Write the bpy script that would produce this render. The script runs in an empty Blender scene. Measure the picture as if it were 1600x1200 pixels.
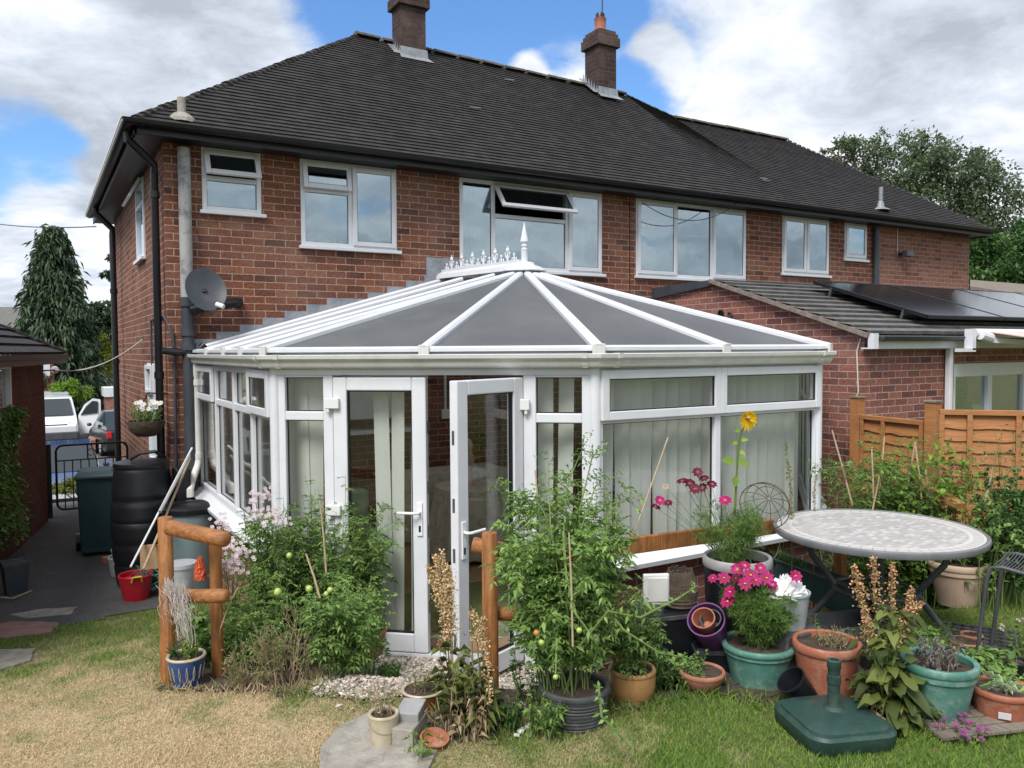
import bpy, bmesh, math, random
import numpy as np
from math import sin, cos, pi, radians, atan2, sqrt, hypot
from mathutils import Vector, Matrix
S = bpy.context.scene
COL = S.collection
random.seed(7)
rng = np.random.default_rng(11)

# ---------------------------------------------------------------- camera
FPX, YAW, PIT, ROL = 1248.0, .5382, .0433, .00634
CAM = Vector((0, -9.1, 2.35))
_cy, _sy = cos(YAW), sin(YAW)
_w = Vector((_sy*cos(PIT), _cy*cos(PIT), -sin(PIT)))
_r0 = Vector((_cy, -_sy, 0)); _d0 = _w.cross(_r0)
_r = cos(ROL)*_r0 + sin(ROL)*_d0
_d = -sin(ROL)*_r0 + cos(ROL)*_d0
camd = bpy.data.cameras.new('camera'); cam = bpy.data.objects.new('camera', camd); COL.objects.link(cam)
camd.sensor_width = 36; camd.lens = 36*FPX/1600; camd.clip_start = .05; camd.clip_end = 2000
M = Matrix.Identity(4)
for i, ax in enumerate((_r, -_d, -_w)):
    for k in range(3): M[k][i] = ax[k]
for k in range(3): M[k][3] = CAM[k]
cam.matrix_world = M
S.camera = cam

# ---------------------------------------------------------------- sky and sun
S.view_settings.view_transform = 'Standard'; S.view_settings.look = 'None'
S.view_settings.exposure = 0.8; S.view_settings.gamma = 1
SUN_EL, SUN_AZ = radians(52), radians(235)      # azimuth clockwise from +Y
wd = bpy.data.worlds.new('World'); S.world = wd; wd.use_nodes = True
nt = wd.node_tree; nt.nodes.clear()
def N(t, **kw):
    n = nt.nodes.new(t)
    for k, v in kw.items(): setattr(n, k, v)
    return n
def Lk(a, b): nt.links.new(a, b)
def MA(op, a, b=None, c=None, clamp=False):
    n = nt.nodes.new('ShaderNodeMath'); n.operation = op; n.use_clamp = clamp
    for i, q in enumerate((a, b, c)):
        if q is None: continue
        if isinstance(q, (int, float)): n.inputs[i].default_value = q
        else: nt.links.new(q, n.inputs[i])
    return n.outputs[0]
sky = N('ShaderNodeTexSky', sky_type='NISHITA', sun_disc=False)
sky.sun_elevation = SUN_EL; sky.sun_rotation = SUN_AZ; sky.air_density = 1.3; sky.dust_density = .4; sky.ozone_density = 2.5
tc = N('ShaderNodeTexCoord')
sep = N('ShaderNodeSeparateXYZ'); Lk(tc.outputs['Generated'], sep.inputs[0])
den = MA('ADD', MA('MAXIMUM', sep.outputs[2], 0.0), .22)
px_ = MA('DIVIDE', sep.outputs[0], den); py_ = MA('DIVIDE', sep.outputs[1], den)
cmb = N('ShaderNodeCombineXYZ'); Lk(px_, cmb.inputs[0]); Lk(py_, cmb.inputs[1])
def noise(sc, det, ro, off, src=cmb.outputs[0], dist=0.0):
    mp = N('ShaderNodeMapping'); mp.inputs['Location'].default_value = off; Lk(src, mp.inputs[0])
    n = N('ShaderNodeTexNoise'); n.inputs['Scale'].default_value = sc; n.inputs['Detail'].default_value = det
    n.inputs['Roughness'].default_value = ro; n.inputs['Distortion'].default_value = dist
    Lk(mp.outputs[0], n.inputs['Vector']); return n.outputs['Fac']
n1 = noise(1.9, 12, .62, (3.1, 1.7, 0), dist=.15)
n2 = noise(.8, 4, .5, (7.3, 2.2, 5))
n3 = noise(4.2, 10, .62, (1.3, 9.2, 2), dist=.3)
def skyblob(px, py, rad, amt):
    q = ((px-800)/FPX*_r + (py-600)/FPX*_d + _w).normalized()
    dt = N('ShaderNodeVectorMath', operation='DOT_PRODUCT'); Lk(tc.outputs['Generated'], dt.inputs[0]); dt.inputs[1].default_value = q
    mr = N('ShaderNodeMapRange', interpolation_type='SMOOTHSTEP'); Lk(dt.outputs['Value'], mr.inputs[0])
    mr.inputs['From Min'].default_value = cos(rad*1.0); mr.inputs['From Max'].default_value = cos(rad*.25)
    mr.inputs['To Min'].default_value = 0; mr.inputs['To Max'].default_value = amt
    return mr.outputs[0]
cov = MA('ADD', n1, .12)
for b in [(740, 40, .19, -.46), (560, 40, .10, -.30), (880, 50, .12, -.36), (20, 240, .085, -.36), (980, 150, .06, -.25), (1020, 50, .10, -.24), (1000, 160, .06, -.2), (100, 250, .05, -.12),
          (880, 105, .075, .52), (800, 125, .05, .40), (1010, 110, .06, .34), (420, 60, .12, .1), (1300, 100, .35, .18), (150, 120, .2, .15), (90, 300, .06, .15), (100, 420, .15, .1), (820, 85, .05, .06)]:
    cov = MA('ADD', cov, skyblob(*b))
def skydir(v, rad, amt):
    dt = N('ShaderNodeVectorMath', operation='DOT_PRODUCT'); Lk(tc.outputs['Generated'], dt.inputs[0]); dt.inputs[1].default_value = Vector(v).normalized()
    q = N('ShaderNodeMapRange', interpolation_type='SMOOTHSTEP'); Lk(dt.outputs['Value'], q.inputs[0]); q.inputs['From Min'].default_value = cos(rad); q.inputs['From Max'].default_value = cos(rad*.4); q.inputs['To Min'].default_value = 0; q.inputs['To Max'].default_value = amt
    return q.outputs[0]
cov = MA('ADD', cov, skydir((.35, -.85, .22), .8, .10))
mr = N('ShaderNodeMapRange', interpolation_type='SMOOTHSTEP'); Lk(cov, mr.inputs[0])
mr.inputs['From Min'].default_value = .40; mr.inputs['From Max'].default_value = .66
shade = MA('ADD', MA('MULTIPLY', n2, 1.1), MA('MULTIPLY', n3, .75))
for b in [(120, 60, .2, -.10), (300, 180, .16, -.10), (870, 100, .09, .14), (420, 90, .12, .08), (1150, 80, .14, .06), (1420, 60, .25, -.03), (60, 290, .05, .15), (1330, 160, .15, -.02)]:
    shade = MA('ADD', shade, skyblob(*b))
cr = N('ShaderNodeValToRGB'); Lk(shade, cr.inputs[0])
cr.color_ramp.elements[0].position = .68; cr.color_ramp.elements[0].color = (.29, .32, .375, 1)
cr.color_ramp.elements[1].position = 1.16 if False else 1.0; cr.color_ramp.elements[1].color = (.60, .62, .66, 1)
e = cr.color_ramp.elements.new(.86); e.color = (.44, .48, .54, 1)
mul = N('ShaderNodeMix', data_type='RGBA', blend_type='MULTIPLY'); mul.inputs[0].default_value = 1
Lk(cr.outputs[0], mul.inputs['A']); mul.inputs['B'].default_value = (10.0, 10.0, 10.0, 1)
skg = N('ShaderNodeMix', data_type='RGBA', blend_type='MULTIPLY'); skg.inputs[0].default_value = 1
Lk(sky.outputs[0], skg.inputs['A']); skg.inputs['B'].default_value = (.56, .78, 1.06, 1)
mx = N('ShaderNodeMix', data_type='RGBA'); Lk(mr.outputs[0], mx.inputs[0]); Lk(skg.outputs['Result'], mx.inputs['A']); Lk(mul.outputs['Result'], mx.inputs['B'])
bg = N('ShaderNodeBackground'); Lk(mx.outputs['Result'], bg.inputs[0]); bg.inputs[1].default_value = .1
wo = N('ShaderNodeOutputWorld'); Lk(bg.outputs[0], wo.inputs[0])
sl = bpy.data.lights.new('sun', 'SUN'); sl.energy = 2.4; sl.angle = radians(25); sl.color = (1, .95, .88)
so = bpy.data.objects.new('sun', sl); COL.objects.link(so)
sd = Vector((sin(SUN_AZ)*cos(SUN_EL), cos(SUN_AZ)*cos(SUN_EL), sin(SUN_EL)))
so.rotation_euler = sd.to_track_quat('Z', 'Y').to_euler()

# ---------------------------------------------------------------- measuring helpers
def ray(px, py): return (px-800)/FPX*_r + (py-600)/FPX*_d + _w
def onY(px, py, v): q = ray(px, py); return CAM + q*((v-CAM.y)/q.y)
def onX(px, py, v): q = ray(px, py); return CAM + q*((v-CAM.x)/q.x)
def onZ(px, py, v): q = ray(px, py); return CAM + q*((v-CAM.z)/q.z)
def dep(px, py, t): return CAM + ray(px, py)*t
def depth(p): return (Vector(p)-CAM).dot(_w)
A_, B_, C_, D_ = (1.53, -3.12), (3.30, -4.68), (5.60, -4.68), (7.35, -3.12)
W0_, W1_ = (1.53, 0.0), (7.35, 0.0)
CONS = [W0_, A_, B_, C_, D_, W1_]
def segd(x, y, p, q):
    dx, dy = q[0]-p[0], q[1]-p[1]; t = max(0, min(1, ((x-p[0])*dx+(y-p[1])*dy)/(dx*dx+dy*dy)))
    return hypot(x-p[0]-t*dx, y-p[1]-t*dy)
def gz(x, y):
    if y > 4: return -1.5*(1-cos(min(1, (y-4)/10)*pi))/2 if y < 14 else -1.5
    if y > -1.4 and x < 1.6: return 0.0
    g = .03+.116*(-1.4-y) if y < -1.4 else 0.0
    g = max(g, 0)
    if x > 7.6: g = max(g, .3)
    if x < 9 and y < .5:
        d = min(segd(x, y, CONS[i], CONS[i+1]) for i in range(5))
        t = max(0, min(1, d/1.1)); low = .11+.30*t*t
        g = min(g, low) if x > 1 else g
    return g
def G(px, py, dz=0.0):
    q = ray(px, py); t0 = 1.5; p = CAM
    for i in range(900):
        t = t0+i*.02*(1+i*.004); p = CAM+q*t
        if p.z <= gz(p.x, p.y)+dz: break
    return Vector((p.x, p.y, gz(p.x, p.y)+dz))

# ---------------------------------------------------------------- materials
def mat(name, col, col2=None, rough=.6, nscale=8.0, bump=0.0, bscale=60.0, metal=0.0, spec=.5, island=0.0, trans=0.0, stretch=None, coat=0.0, dirt=None, ramp=(.35, .65)):
    m = bpy.data.materials.new(name); m.use_nodes = True; t = m.node_tree; b = t.nodes['Principled BSDF']
    b.inputs['Roughness'].default_value = rough; b.inputs['Metallic'].default_value = metal
    b.inputs['Specular IOR Level'].default_value = spec; b.inputs['Coat Weight'].default_value = coat
    c = t.nodes.new('ShaderNodeTexCoord'); src = c.outputs['Object']
    if stretch:
        mp = t.nodes.new('ShaderNodeMapping'); mp.inputs['Scale'].default_value = stretch; t.links.new(src, mp.inputs[0]); src = mp.outputs[0]
    out = None
    if col2 is not None:
        n = t.nodes.new('ShaderNodeTexNoise'); n.inputs['Scale'].default_value = nscale; n.inputs['Detail'].default_value = 6; n.inputs['Roughness'].default_value = .65
        t.links.new(src, n.inputs['Vector'])
        r = t.nodes.new('ShaderNodeValToRGB'); t.links.new(n.outputs['Fac'], r.inputs[0])
        r.color_ramp.elements[0].position = ramp[0]; r.color_ramp.elements[1].position = ramp[1]
        r.color_ramp.elements[0].color = (*col, 1); r.color_ramp.elements[1].color = (*col2, 1); out = r.outputs[0]
    if island > 0:
        g = t.nodes.new('ShaderNodeNewGeometry'); h = t.nodes.new('ShaderNodeHueSaturation')
        ma = t.nodes.new('ShaderNodeMapRange'); t.links.new(g.outputs['Random Per Island'], ma.inputs[0])
        ma.inputs['To Min'].default_value = 1-island; ma.inputs['To Max'].default_value = 1+island
        mb = t.nodes.new('ShaderNodeMapRange'); t.links.new(g.outputs['Random Per Island'], mb.inputs[0])
        mb.inputs['To Min'].default_value = .5+.03*island; mb.inputs['To Max'].default_value = .5-.045*island
        t.links.new(ma.outputs[0], h.inputs['Value']); t.links.new(mb.outputs[0], h.inputs['Hue'])
        if out: t.links.new(out, h.inputs['Color'])
        else: h.inputs['Color'].default_value = (*col, 1)
        out = h.outputs[0]
    if dirt:
        n = t.nodes.new('ShaderNodeTexNoise'); n.inputs['Scale'].default_value = dirt[1]; n.inputs['Detail'].default_value = 8; n.inputs['Roughness'].default_value = .7
        t.links.new(c.outputs['Object'], n.inputs['Vector'])
        mr = t.nodes.new('ShaderNodeMapRange'); t.links.new(n.outputs['Fac'], mr.inputs[0])
        mr.inputs['From Min'].default_value = .5; mr.inputs['From Max'].default_value = .75; mr.inputs['To Max'].default_value = dirt[2]
        mxx = t.nodes.new('ShaderNodeMix'); mxx.data_type = 'RGBA'; t.links.new(mr.outputs[0], mxx.inputs[0])
        if out: t.links.new(out, mxx.inputs['A'])
        else: mxx.inputs['A'].default_value = (*col, 1)
        mxx.inputs['B'].default_value = (*dirt[0], 1); out = mxx.outputs['Result']
    if out: t.links.new(out, b.inputs['Base Color'])
    else: b.inputs['Base Color'].default_value = (*col, 1)
    if bump > 0:
        n = t.nodes.new('ShaderNodeTexNoise'); n.inputs['Scale'].default_value = bscale; n.inputs['Detail'].default_value = 4
        t.links.new(src, n.inputs['Vector']); bp = t.nodes.new('ShaderNodeBump'); bp.inputs['Strength'].default_value = bump; bp.inputs['Distance'].default_value = .01
        t.links.new(n.outputs['Fac'], bp.inputs['Height']); t.links.new(bp.outputs[0], b.inputs['Normal'])
    if trans > 0:
        tr = t.nodes.new('ShaderNodeBsdfTranslucent'); ms = t.nodes.new('ShaderNodeMixShader'); ms.inputs[0].default_value = trans
        if out: t.links.new(out, tr.inputs[0])
        else: tr.inputs[0].default_value = (*col, 1)
        o = t.nodes['Material Output']; t.links.new(b.outputs[0], ms.inputs[1]); t.links.new(tr.outputs[0], ms.inputs[2]); t.links.new(ms.outputs[0], o.inputs[0])
    return m
def glassmat(name, tint=(.9, .93, .92), refl=.12, rcol=(1, 1, 1)):
    m = bpy.data.materials.new(name); m.use_nodes = True; t = m.node_tree; t.nodes.clear()
    o = t.nodes.new('ShaderNodeOutputMaterial'); tr = t.nodes.new('ShaderNodeBsdfTransparent'); tr.inputs[0].default_value = (*tint, 1)
    gl = t.nodes.new('ShaderNodeBsdfGlossy'); gl.inputs['Roughness'].default_value = .01; gl.inputs[0].default_value = (*rcol, 1)
    lf_ = t.nodes.new('ShaderNodeLayerWeight'); lf_.inputs['Blend'].default_value = .5
    lw = t.nodes.new('ShaderNodeMath'); lw.operation = 'POWER'; t.links.new(lf_.outputs['Facing'], lw.inputs[0]); lw.inputs[1].default_value = 4.0
    ad = t.nodes.new('ShaderNodeMath'); ad.operation = 'ADD'; ad.use_clamp = True; t.links.new(lw.outputs[0], ad.inputs[0]); ad.inputs[1].default_value = refl
    # slight unevenness of the sealed unit
    n = t.nodes.new('ShaderNodeTexNoise'); n.inputs['Scale'].default_value = 1.6; c = t.nodes.new('ShaderNodeTexCoord'); t.links.new(c.outputs['Object'], n.inputs['Vector'])
    bp = t.nodes.new('ShaderNodeBump'); bp.inputs['Strength'].default_value = .15; bp.inputs['Distance'].default_value = .02; t.links.new(n.outputs['Fac'], bp.inputs['Height']); t.links.new(bp.outputs[0], gl.inputs['Normal'])
    ms = t.nodes.new('ShaderNodeMixShader'); t.links.new(ad.outputs[0], ms.inputs[0]); t.links.new(tr.outputs[0], ms.inputs[1]); t.links.new(gl.outputs[0], ms.inputs[2])
    t.links.new(ms.outputs[0], o.inputs[0]); return m
def brickmat(name, cols, mortar, bw=.235, bh=.08, ms=.011, wear=(.30, .22, .19)):
    m = bpy.data.materials.new(name); m.use_nodes = True; t = m.node_tree; b = t.nodes['Principled BSDF']; b.inputs['Roughness'].default_value = .88; b.inputs['Specular IOR Level'].default_value = .25
    g = t.nodes.new('ShaderNodeNewGeometry'); c = t.nodes.new('ShaderNodeTexCoord')
    s = t.nodes.new('ShaderNodeSeparateXYZ'); t.links.new(c.outputs['Object'], s.inputs[0])
    sn = t.nodes.new('ShaderNodeSeparateXYZ'); t.links.new(c.outputs['Normal'], sn.inputs[0])
    ab = t.nodes.new('ShaderNodeMath'); ab.operation = 'ABSOLUTE'; t.links.new(sn.outputs[0], ab.inputs[0])
    gt = t.nodes.new('ShaderNodeMath'); gt.operation = 'GREATER_THAN'; gt.inputs[1].default_value = .75; t.links.new(ab.outputs[0], gt.inputs[0])
    u = t.nodes.new('ShaderNodeMix'); u.data_type = 'FLOAT'; t.links.new(gt.outputs[0], u.inputs[0]); t.links.new(s.outputs[0], u.inputs['A']); t.links.new(s.outputs[1], u.inputs['B'])
    cb = t.nodes.new('ShaderNodeCombineXYZ'); t.links.new(u.outputs['Result'], cb.inputs[0]); t.links.new(s.outputs[2], cb.inputs[1])
    # wobble
    nz = t.nodes.new('ShaderNodeTexNoise'); nz.inputs['Scale'].default_value = 22; t.links.new(cb.outputs[0], nz.inputs['Vector'])
    sc = t.nodes.new('ShaderNodeVectorMath'); sc.operation = 'MULTIPLY_ADD'; t.links.new(nz.outputs['Color'], sc.inputs[0]); sc.inputs[1].default_value = (.006, .006, 0); t.links.new(cb.outputs[0], sc.inputs[2])
    br = t.nodes.new('ShaderNodeTexBrick'); br.offset = .5; t.links.new(sc.outputs[0], br.inputs['Vector'])
    br.inputs['Color1'].default_value = (0, 0, 0, 1); br.inputs['Color2'].default_value = (1, 1, 1, 1); br.inputs['Mortar'].default_value = (.5, .5, .5, 1)
    br.inputs['Scale'].default_value = 1; br.inputs['Mortar Size'].default_value = ms/2; br.inputs['Mortar Smooth'].default_value = .3
    br.inputs['Brick Width'].default_value = bw; br.inputs['Row Height'].default_value = bh
    r = t.nodes.new('ShaderNodeValToRGB'); r.color_ramp.interpolation = 'LINEAR'; t.links.new(br.outputs['Color'], r.inputs[0])
    while len(r.color_ramp.elements) > 1: r.color_ramp.elements.remove(r.color_ramp.elements[0])
    for i, cc in enumerate(cols):
        p = i/(len(cols)-1)
        el = r.color_ramp.elements[0] if i == 0 else r.color_ramp.elements.new(p)
        el.position = p; el.color = (*cc, 1)
    n2 = t.nodes.new('ShaderNodeTexNoise'); n2.inputs['Scale'].default_value = 35; n2.inputs['Detail'].default_value = 5; n2.inputs['Roughness'].default_value = .7; t.links.new(cb.outputs[0], n2.inputs['Vector'])
    mr = t.nodes.new('ShaderNodeMapRange'); t.links.new(n2.outputs['Fac'], mr.inputs[0]); mr.inputs['From Min'].default_value = .3; mr.inputs['From Max'].default_value = .7; mr.inputs['To Min'].default_value = .55; mr.inputs['To Max'].default_value = 1.45
    vm = t.nodes.new('ShaderNodeVectorMath'); vm.operation = 'SCALE'; t.links.new(r.outputs[0], vm.inputs[0]); t.links.new(mr.outputs[0], vm.inputs['Scale'])
    n3 = t.nodes.new('ShaderNodeTexNoise'); n3.inputs['Scale'].default_value = 1.3; n3.inputs['Detail'].default_value = 7; n3.inputs['Roughness'].default_value = .7; t.links.new(cb.outputs[0], n3.inputs['Vector'])
    m3 = t.nodes.new('ShaderNodeMapRange'); t.links.new(n3.outputs['Fac'], m3.inputs[0]); m3.inputs['From Min'].default_value = .48; m3.inputs['From Max'].default_value = .8; m3.inputs['To Max'].default_value = .5
    wv = t.nodes.new('ShaderNodeMix'); wv.data_type = 'RGBA'; t.links.new(m3.outputs[0], wv.inputs[0]); t.links.new(vm.outputs[0], wv.inputs['A']); wv.inputs['B'].default_value = (*wear, 1)
    fm = t.nodes.new('ShaderNodeMix'); fm.data_type = 'RGBA'; t.links.new(br.outputs['Fac'], fm.inputs[0]); t.links.new(wv.outputs['Result'], fm.inputs['A'])
    mm = t.nodes.new('ShaderNodeVectorMath'); mm.operation = 'SCALE'; mm.inputs[0].default_value = mortar; t.links.new(mr.outputs[0], mm.inputs['Scale']); t.links.new(mm.outputs[0], fm.inputs['B'])
    t.links.new(fm.outputs['Result'], b.inputs['Base Color'])
    h = t.nodes.new('ShaderNodeMath'); h.operation = 'MULTIPLY_ADD'; t.links.new(br.outputs['Fac'], h.inputs[0]); h.inputs[1].default_value = -1; t.links.new(n2.outputs['Fac'], h.inputs[2])
    bp = t.nodes.new('ShaderNodeBump'); bp.inputs['Strength'].default_value = .6; bp.inputs['Distance'].default_value = .006; t.links.new(h.outputs[0], bp.inputs['Height']); t.links.new(bp.outputs[0], b.inputs['Normal'])
    return m
MT = {}
MT['brick'] = brickmat('brick_red', [(.080, .040, .034), (.172, .066, .042), (.218, .086, .053), (.128, .051, .038), (.245, .107, .067), (.163, .063, .040), (.195, .074, .046), (.107, .045, .037)], (.40, .28, .205))
MT['brick2'] = brickmat('brick_wing', [(.17, .07, .05), (.28, .12, .08), (.22, .09, .07), (.31, .145, .10), (.18, .085, .07)], (.40, .29, .23))
MT['brick3'] = brickmat('brick_extension', [(.10, .045, .045), (.22, .085, .065), (.28, .11, .08), (.16, .065, .055), (.27, .12, .095), (.13, .06, .055)], (.42, .31, .27))
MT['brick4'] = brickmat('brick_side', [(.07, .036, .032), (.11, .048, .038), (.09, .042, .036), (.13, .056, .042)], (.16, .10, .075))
MT['brickdark'] = brickmat('brick_chimney', [(.032, .024, .024), (.055, .033, .032), (.044, .028, .028), (.068, .040, .036)], (.085, .07, .068))
MT['upvc'] = mat('white_upvc', (.69, .71, .75), (.64, .66, .70), rough=.28, nscale=3, dirt=((.45, .44, .40), 5, .22))
MT['upvcold'] = mat('cream_upvc', (.66, .66, .64), (.60, .60, .57), rough=.4, nscale=5, dirt=((.30, .29, .27), 6, .35))
MT['poly'] = mat('polycarbonate', (.15, .158, .175), (.20, .207, .22), rough=.36, nscale=1.2, spec=.5, stretch=(1, 1, .4), dirt=((.27, .27, .25), 2.2, .7))
_t = MT['poly'].node_tree; _tr = _t.nodes.new('ShaderNodeBsdfTranslucent'); _tr.inputs[0].default_value = (.75, .77, .78, 1); _ms = _t.nodes.new('ShaderNodeMixShader'); _ms.inputs[0].default_value = .5
_t.links.new(_t.nodes['Principled BSDF'].outputs[0], _ms.inputs[1]); _t.links.new(_tr.outputs[0], _ms.inputs[2]); _t.links.new(_ms.outputs[0], _t.nodes['Material Output'].inputs[0])
# fine flutes of the multiwall sheets
_c = _t.nodes.new('ShaderNodeTexCoord'); _wv = _t.nodes.new('ShaderNodeTexWave'); _wv.inputs['Scale'].default_value = 14; _t.links.new(_c.outputs['Object'], _wv.inputs['Vector'])
_b = _t.nodes.new('ShaderNodeBump'); _b.inputs['Strength'].default_value = .25; _b.inputs['Distance'].default_value = .01; _t.links.new(_wv.outputs['Fac'], _b.inputs['Height']); _t.links.new(_b.outputs[0], _t.nodes['Principled BSDF'].inputs['Normal'])
MT['glass'] = glassmat('glass', tint=(.95,.97,.96), refl=.035)
MT['glassup'] = glassmat('glass_upstairs', tint=(.75, .80, .80), refl=.33, rcol=(.78, .90, .95))
MT['rooftile'] = mat('roof_tile', (.016, .0145, .015), (.030, .026, .025), rough=.65, nscale=5, bump=.2, bscale=40, dirt=((.085, .08, .07), 5, .35), island=.10, spec=.35)
MT['ridge'] = mat('ridge_tile', (.05, .045, .04), (.12, .10, .07), rough=.9, nscale=12, bump=.5, bscale=30, dirt=((.2, .19, .1), 8, .6))
MT['black'] = mat('black_plastic', (.006, .007, .010), (.010, .011, .015), rough=.4, nscale=4)
MT['soil_pipe'] = mat('grey_soil_pipe', (.035, .042, .055), (.05, .058, .07), rough=.45, nscale=4, dirt=((.12, .12, .12), 5, .4))
MT['peel'] = mat('peeling_paint', (.30, .30, .30), (.36, .36, .355), rough=.8, nscale=6, dirt=((.03, .03, .035), 7, 1.0), ramp=(.3, .7))
MT['vergem'] = mat('verge', (.14, .11, .09), (.26, .22, .19), rough=.9, nscale=14)
MT['gtile'] = mat('grey_pantile', (.085, .085, .083), (.15, .148, .142), rough=.85, nscale=7, bump=.4, bscale=40, dirt=((.22, .20, .15), 9, .5), island=.15)
MT['lead'] = mat('lead_flashing', (.20, .22, .25), (.34, .36, .39), rough=.5, nscale=7, metal=.25, bump=.3, bscale=15)
MT['concrete'] = mat('concrete', (.24, .22, .19), (.36, .34, .30), rough=.95, nscale=9, bump=.5, bscale=50, dirt=((.10, .09, .06), 6, .7))
MT['timber'] = mat('orange_timber', (.20, .075, .020), (.40, .17, .05), rough=.6, nscale=7, stretch=(6, 6, .5), bump=.6, bscale=20, dirt=((.12, .05, .02), 9, .8))
MT['timberx'] = mat('orange_rail_timber', (.21, .08, .020), (.40, .17, .05), rough=.6, nscale=7, stretch=(.6, 5, 6), bump=.6, bscale=20, dirt=((.12, .05, .02), 9, .8))
MT['fence'] = mat('fence_timber', (.31, .125, .04), (.43, .19, .07), rough=.7, nscale=5, stretch=(1, 1, 12), bump=.3, bscale=15, dirt=((.2, .09, .04), 5, .6))
MT['oldwood'] = mat('grey_wood', (.12, .10, .08), (.25, .21, .17), rough=.9, nscale=6, stretch=(6, 1, 1), bump=.6, bscale=30)
MT['asphalt'] = mat('asphalt', (.060, .060, .063), (.105, .104, .10), rough=.9, nscale=30, bump=.8, bscale=160, dirt=((.16, .15, .13), 2.2, .7))
MT['soil'] = mat('soil', (.035, .024, .016), (.085, .06, .042), rough=1, nscale=25, bump=1, bscale=60)
MT['terracotta'] = mat('terracotta', (.30, .095, .05), (.38, .135, .075), rough=.6, nscale=9, bump=.15, bscale=60, dirt=((.5, .33, .25), 7, 0.85))
MT['terraold'] = mat('weathered_terracotta', (.30, .11, .065), (.42, .19, .12), rough=.85, nscale=9, bump=.2, bscale=60, dirt=((.45, .35, .28), 10, .6))
MT['teal'] = mat('teal_glaze', (.065, .19, .15), (.09, .24, .195), rough=.55, nscale=7, dirt=((.30, .38, .33), 12, 0.85))
MT['darkpot'] = mat('dark_grey_pot', (.04, .043, .048), (.07, .073, .078), rough=.6, nscale=10, dirt=((.14, .13, .11), 9, 0.85))
MT['greyrim'] = mat('grey_rim', (.28, .28, .28), (.36, .36, .36), rough=.5, nscale=9)
MT['purple'] = mat('purple_pot', (.10, .028, .12), (.13, .04, .15), rough=.45, nscale=6)
MT['blueglaze'] = mat('blue_glaze', (.014, .05, .17), (.02, .08, .24), rough=.15, nscale=9, spec=.6, coat=.4)
MT['creamglaze'] = mat('cream_glaze', (.50, .45, .34), (.40, .33, .22), rough=.35, nscale=14)
MT['tan'] = mat('tan_glaze', (.42, .22, .08), (.50, .30, .13), rough=.3, nscale=8, dirt=((.3, .15, .06), 6, 0.85))
MT['brownglaze'] = mat('brown_glaze', (.14, .045, .015), (.22, .08, .03), rough=.2, nscale=8, coat=.3)
MT['beigepot'] = mat('beige_pot', (.44, .31, .23), (.54, .40, .31), rough=.7, nscale=8, dirt=((.3, .24, .18), 8, 0.68))
MT['greenplastic'] = mat('dark_green_plastic', (.014, .042, .036), (.022, .058, .048), rough=.45, nscale=6, dirt=((.08, .11, .09), 9, 0.59), bump=.1, bscale=80)
MT['trough'] = mat('green_trough', (.03, .065, .06), (.045, .085, .075), rough=.6, nscale=6, dirt=((.12, .14, .12), 7, .4))
MT['bin'] = mat('bin_green', (.012, .045, .052), (.018, .056, .062), rough=.5, nscale=5)
MT['butt'] = mat('blue_grey_butt', (.14, .21, .235), (.18, .26, .28), rough=.5, nscale=4, dirt=((.3, .32, .3), 7, 0.68))
MT['galv'] = mat('galvanised', (.36, .42, .44), (.46, .52, .54), rough=.45, metal=.3, nscale=10)
MT['metalgrey'] = mat('grey_metal', (.075, .08, .09), (.11, .115, .125), rough=.45, metal=.3, nscale=10)
MT['rimgrey'] = mat('table_rim', (.17, .175, .19), (.22, .225, .24), rough=.4, metal=.2, nscale=10)
MT['red'] = mat('red_plastic', (.42, .01, .025), (.48, .02, .035), rough=.35, nscale=5)
MT['orange'] = mat('orange_net', (.5, .08, .03), rough=.6)
MT['clear'] = mat('cloudy_plastic', (.50, .52, .54), (.58, .6, .62), rough=.35, nscale=5, trans=.35)
MT['white'] = mat('white_paint', (.74, .75, .76), (.66, .67, .68), rough=.5, nscale=6)
MT['card'] = mat('cardboard', (.42, .27, .15), (.48, .32, .19), rough=.9, nscale=8)
MT['hosegreen'] = mat('green_hose', (.01, .13, .11), (.02, .18, .15), rough=.4, nscale=20)
MT['cane'] = mat('bamboo', (.33, .25, .16), (.44, .34, .22), rough=.7, nscale=30)
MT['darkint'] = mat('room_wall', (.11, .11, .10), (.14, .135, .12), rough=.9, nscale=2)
MT['cord'] = mat('cable', (.6, .58, .5), rough=.6)
MT['blackcable'] = mat('black_cable', (.02, .02, .02), rough=.6)
MT['fabric'] = mat('blind_fabric', (.68, .68, .64), (.75, .745, .71), rough=.9, nscale=3, trans=.25)
MT['cloth'] = mat('floral_cloth', (.52, .47, .36), (.40, .36, .26), rough=.95, nscale=14, ramp=(.5, .6))
MT['net'] = mat('fleece', (.55, .48, .42), (.68, .66, .64), rough=1, nscale=15, trans=.3, ramp=(.3, .7))
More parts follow.
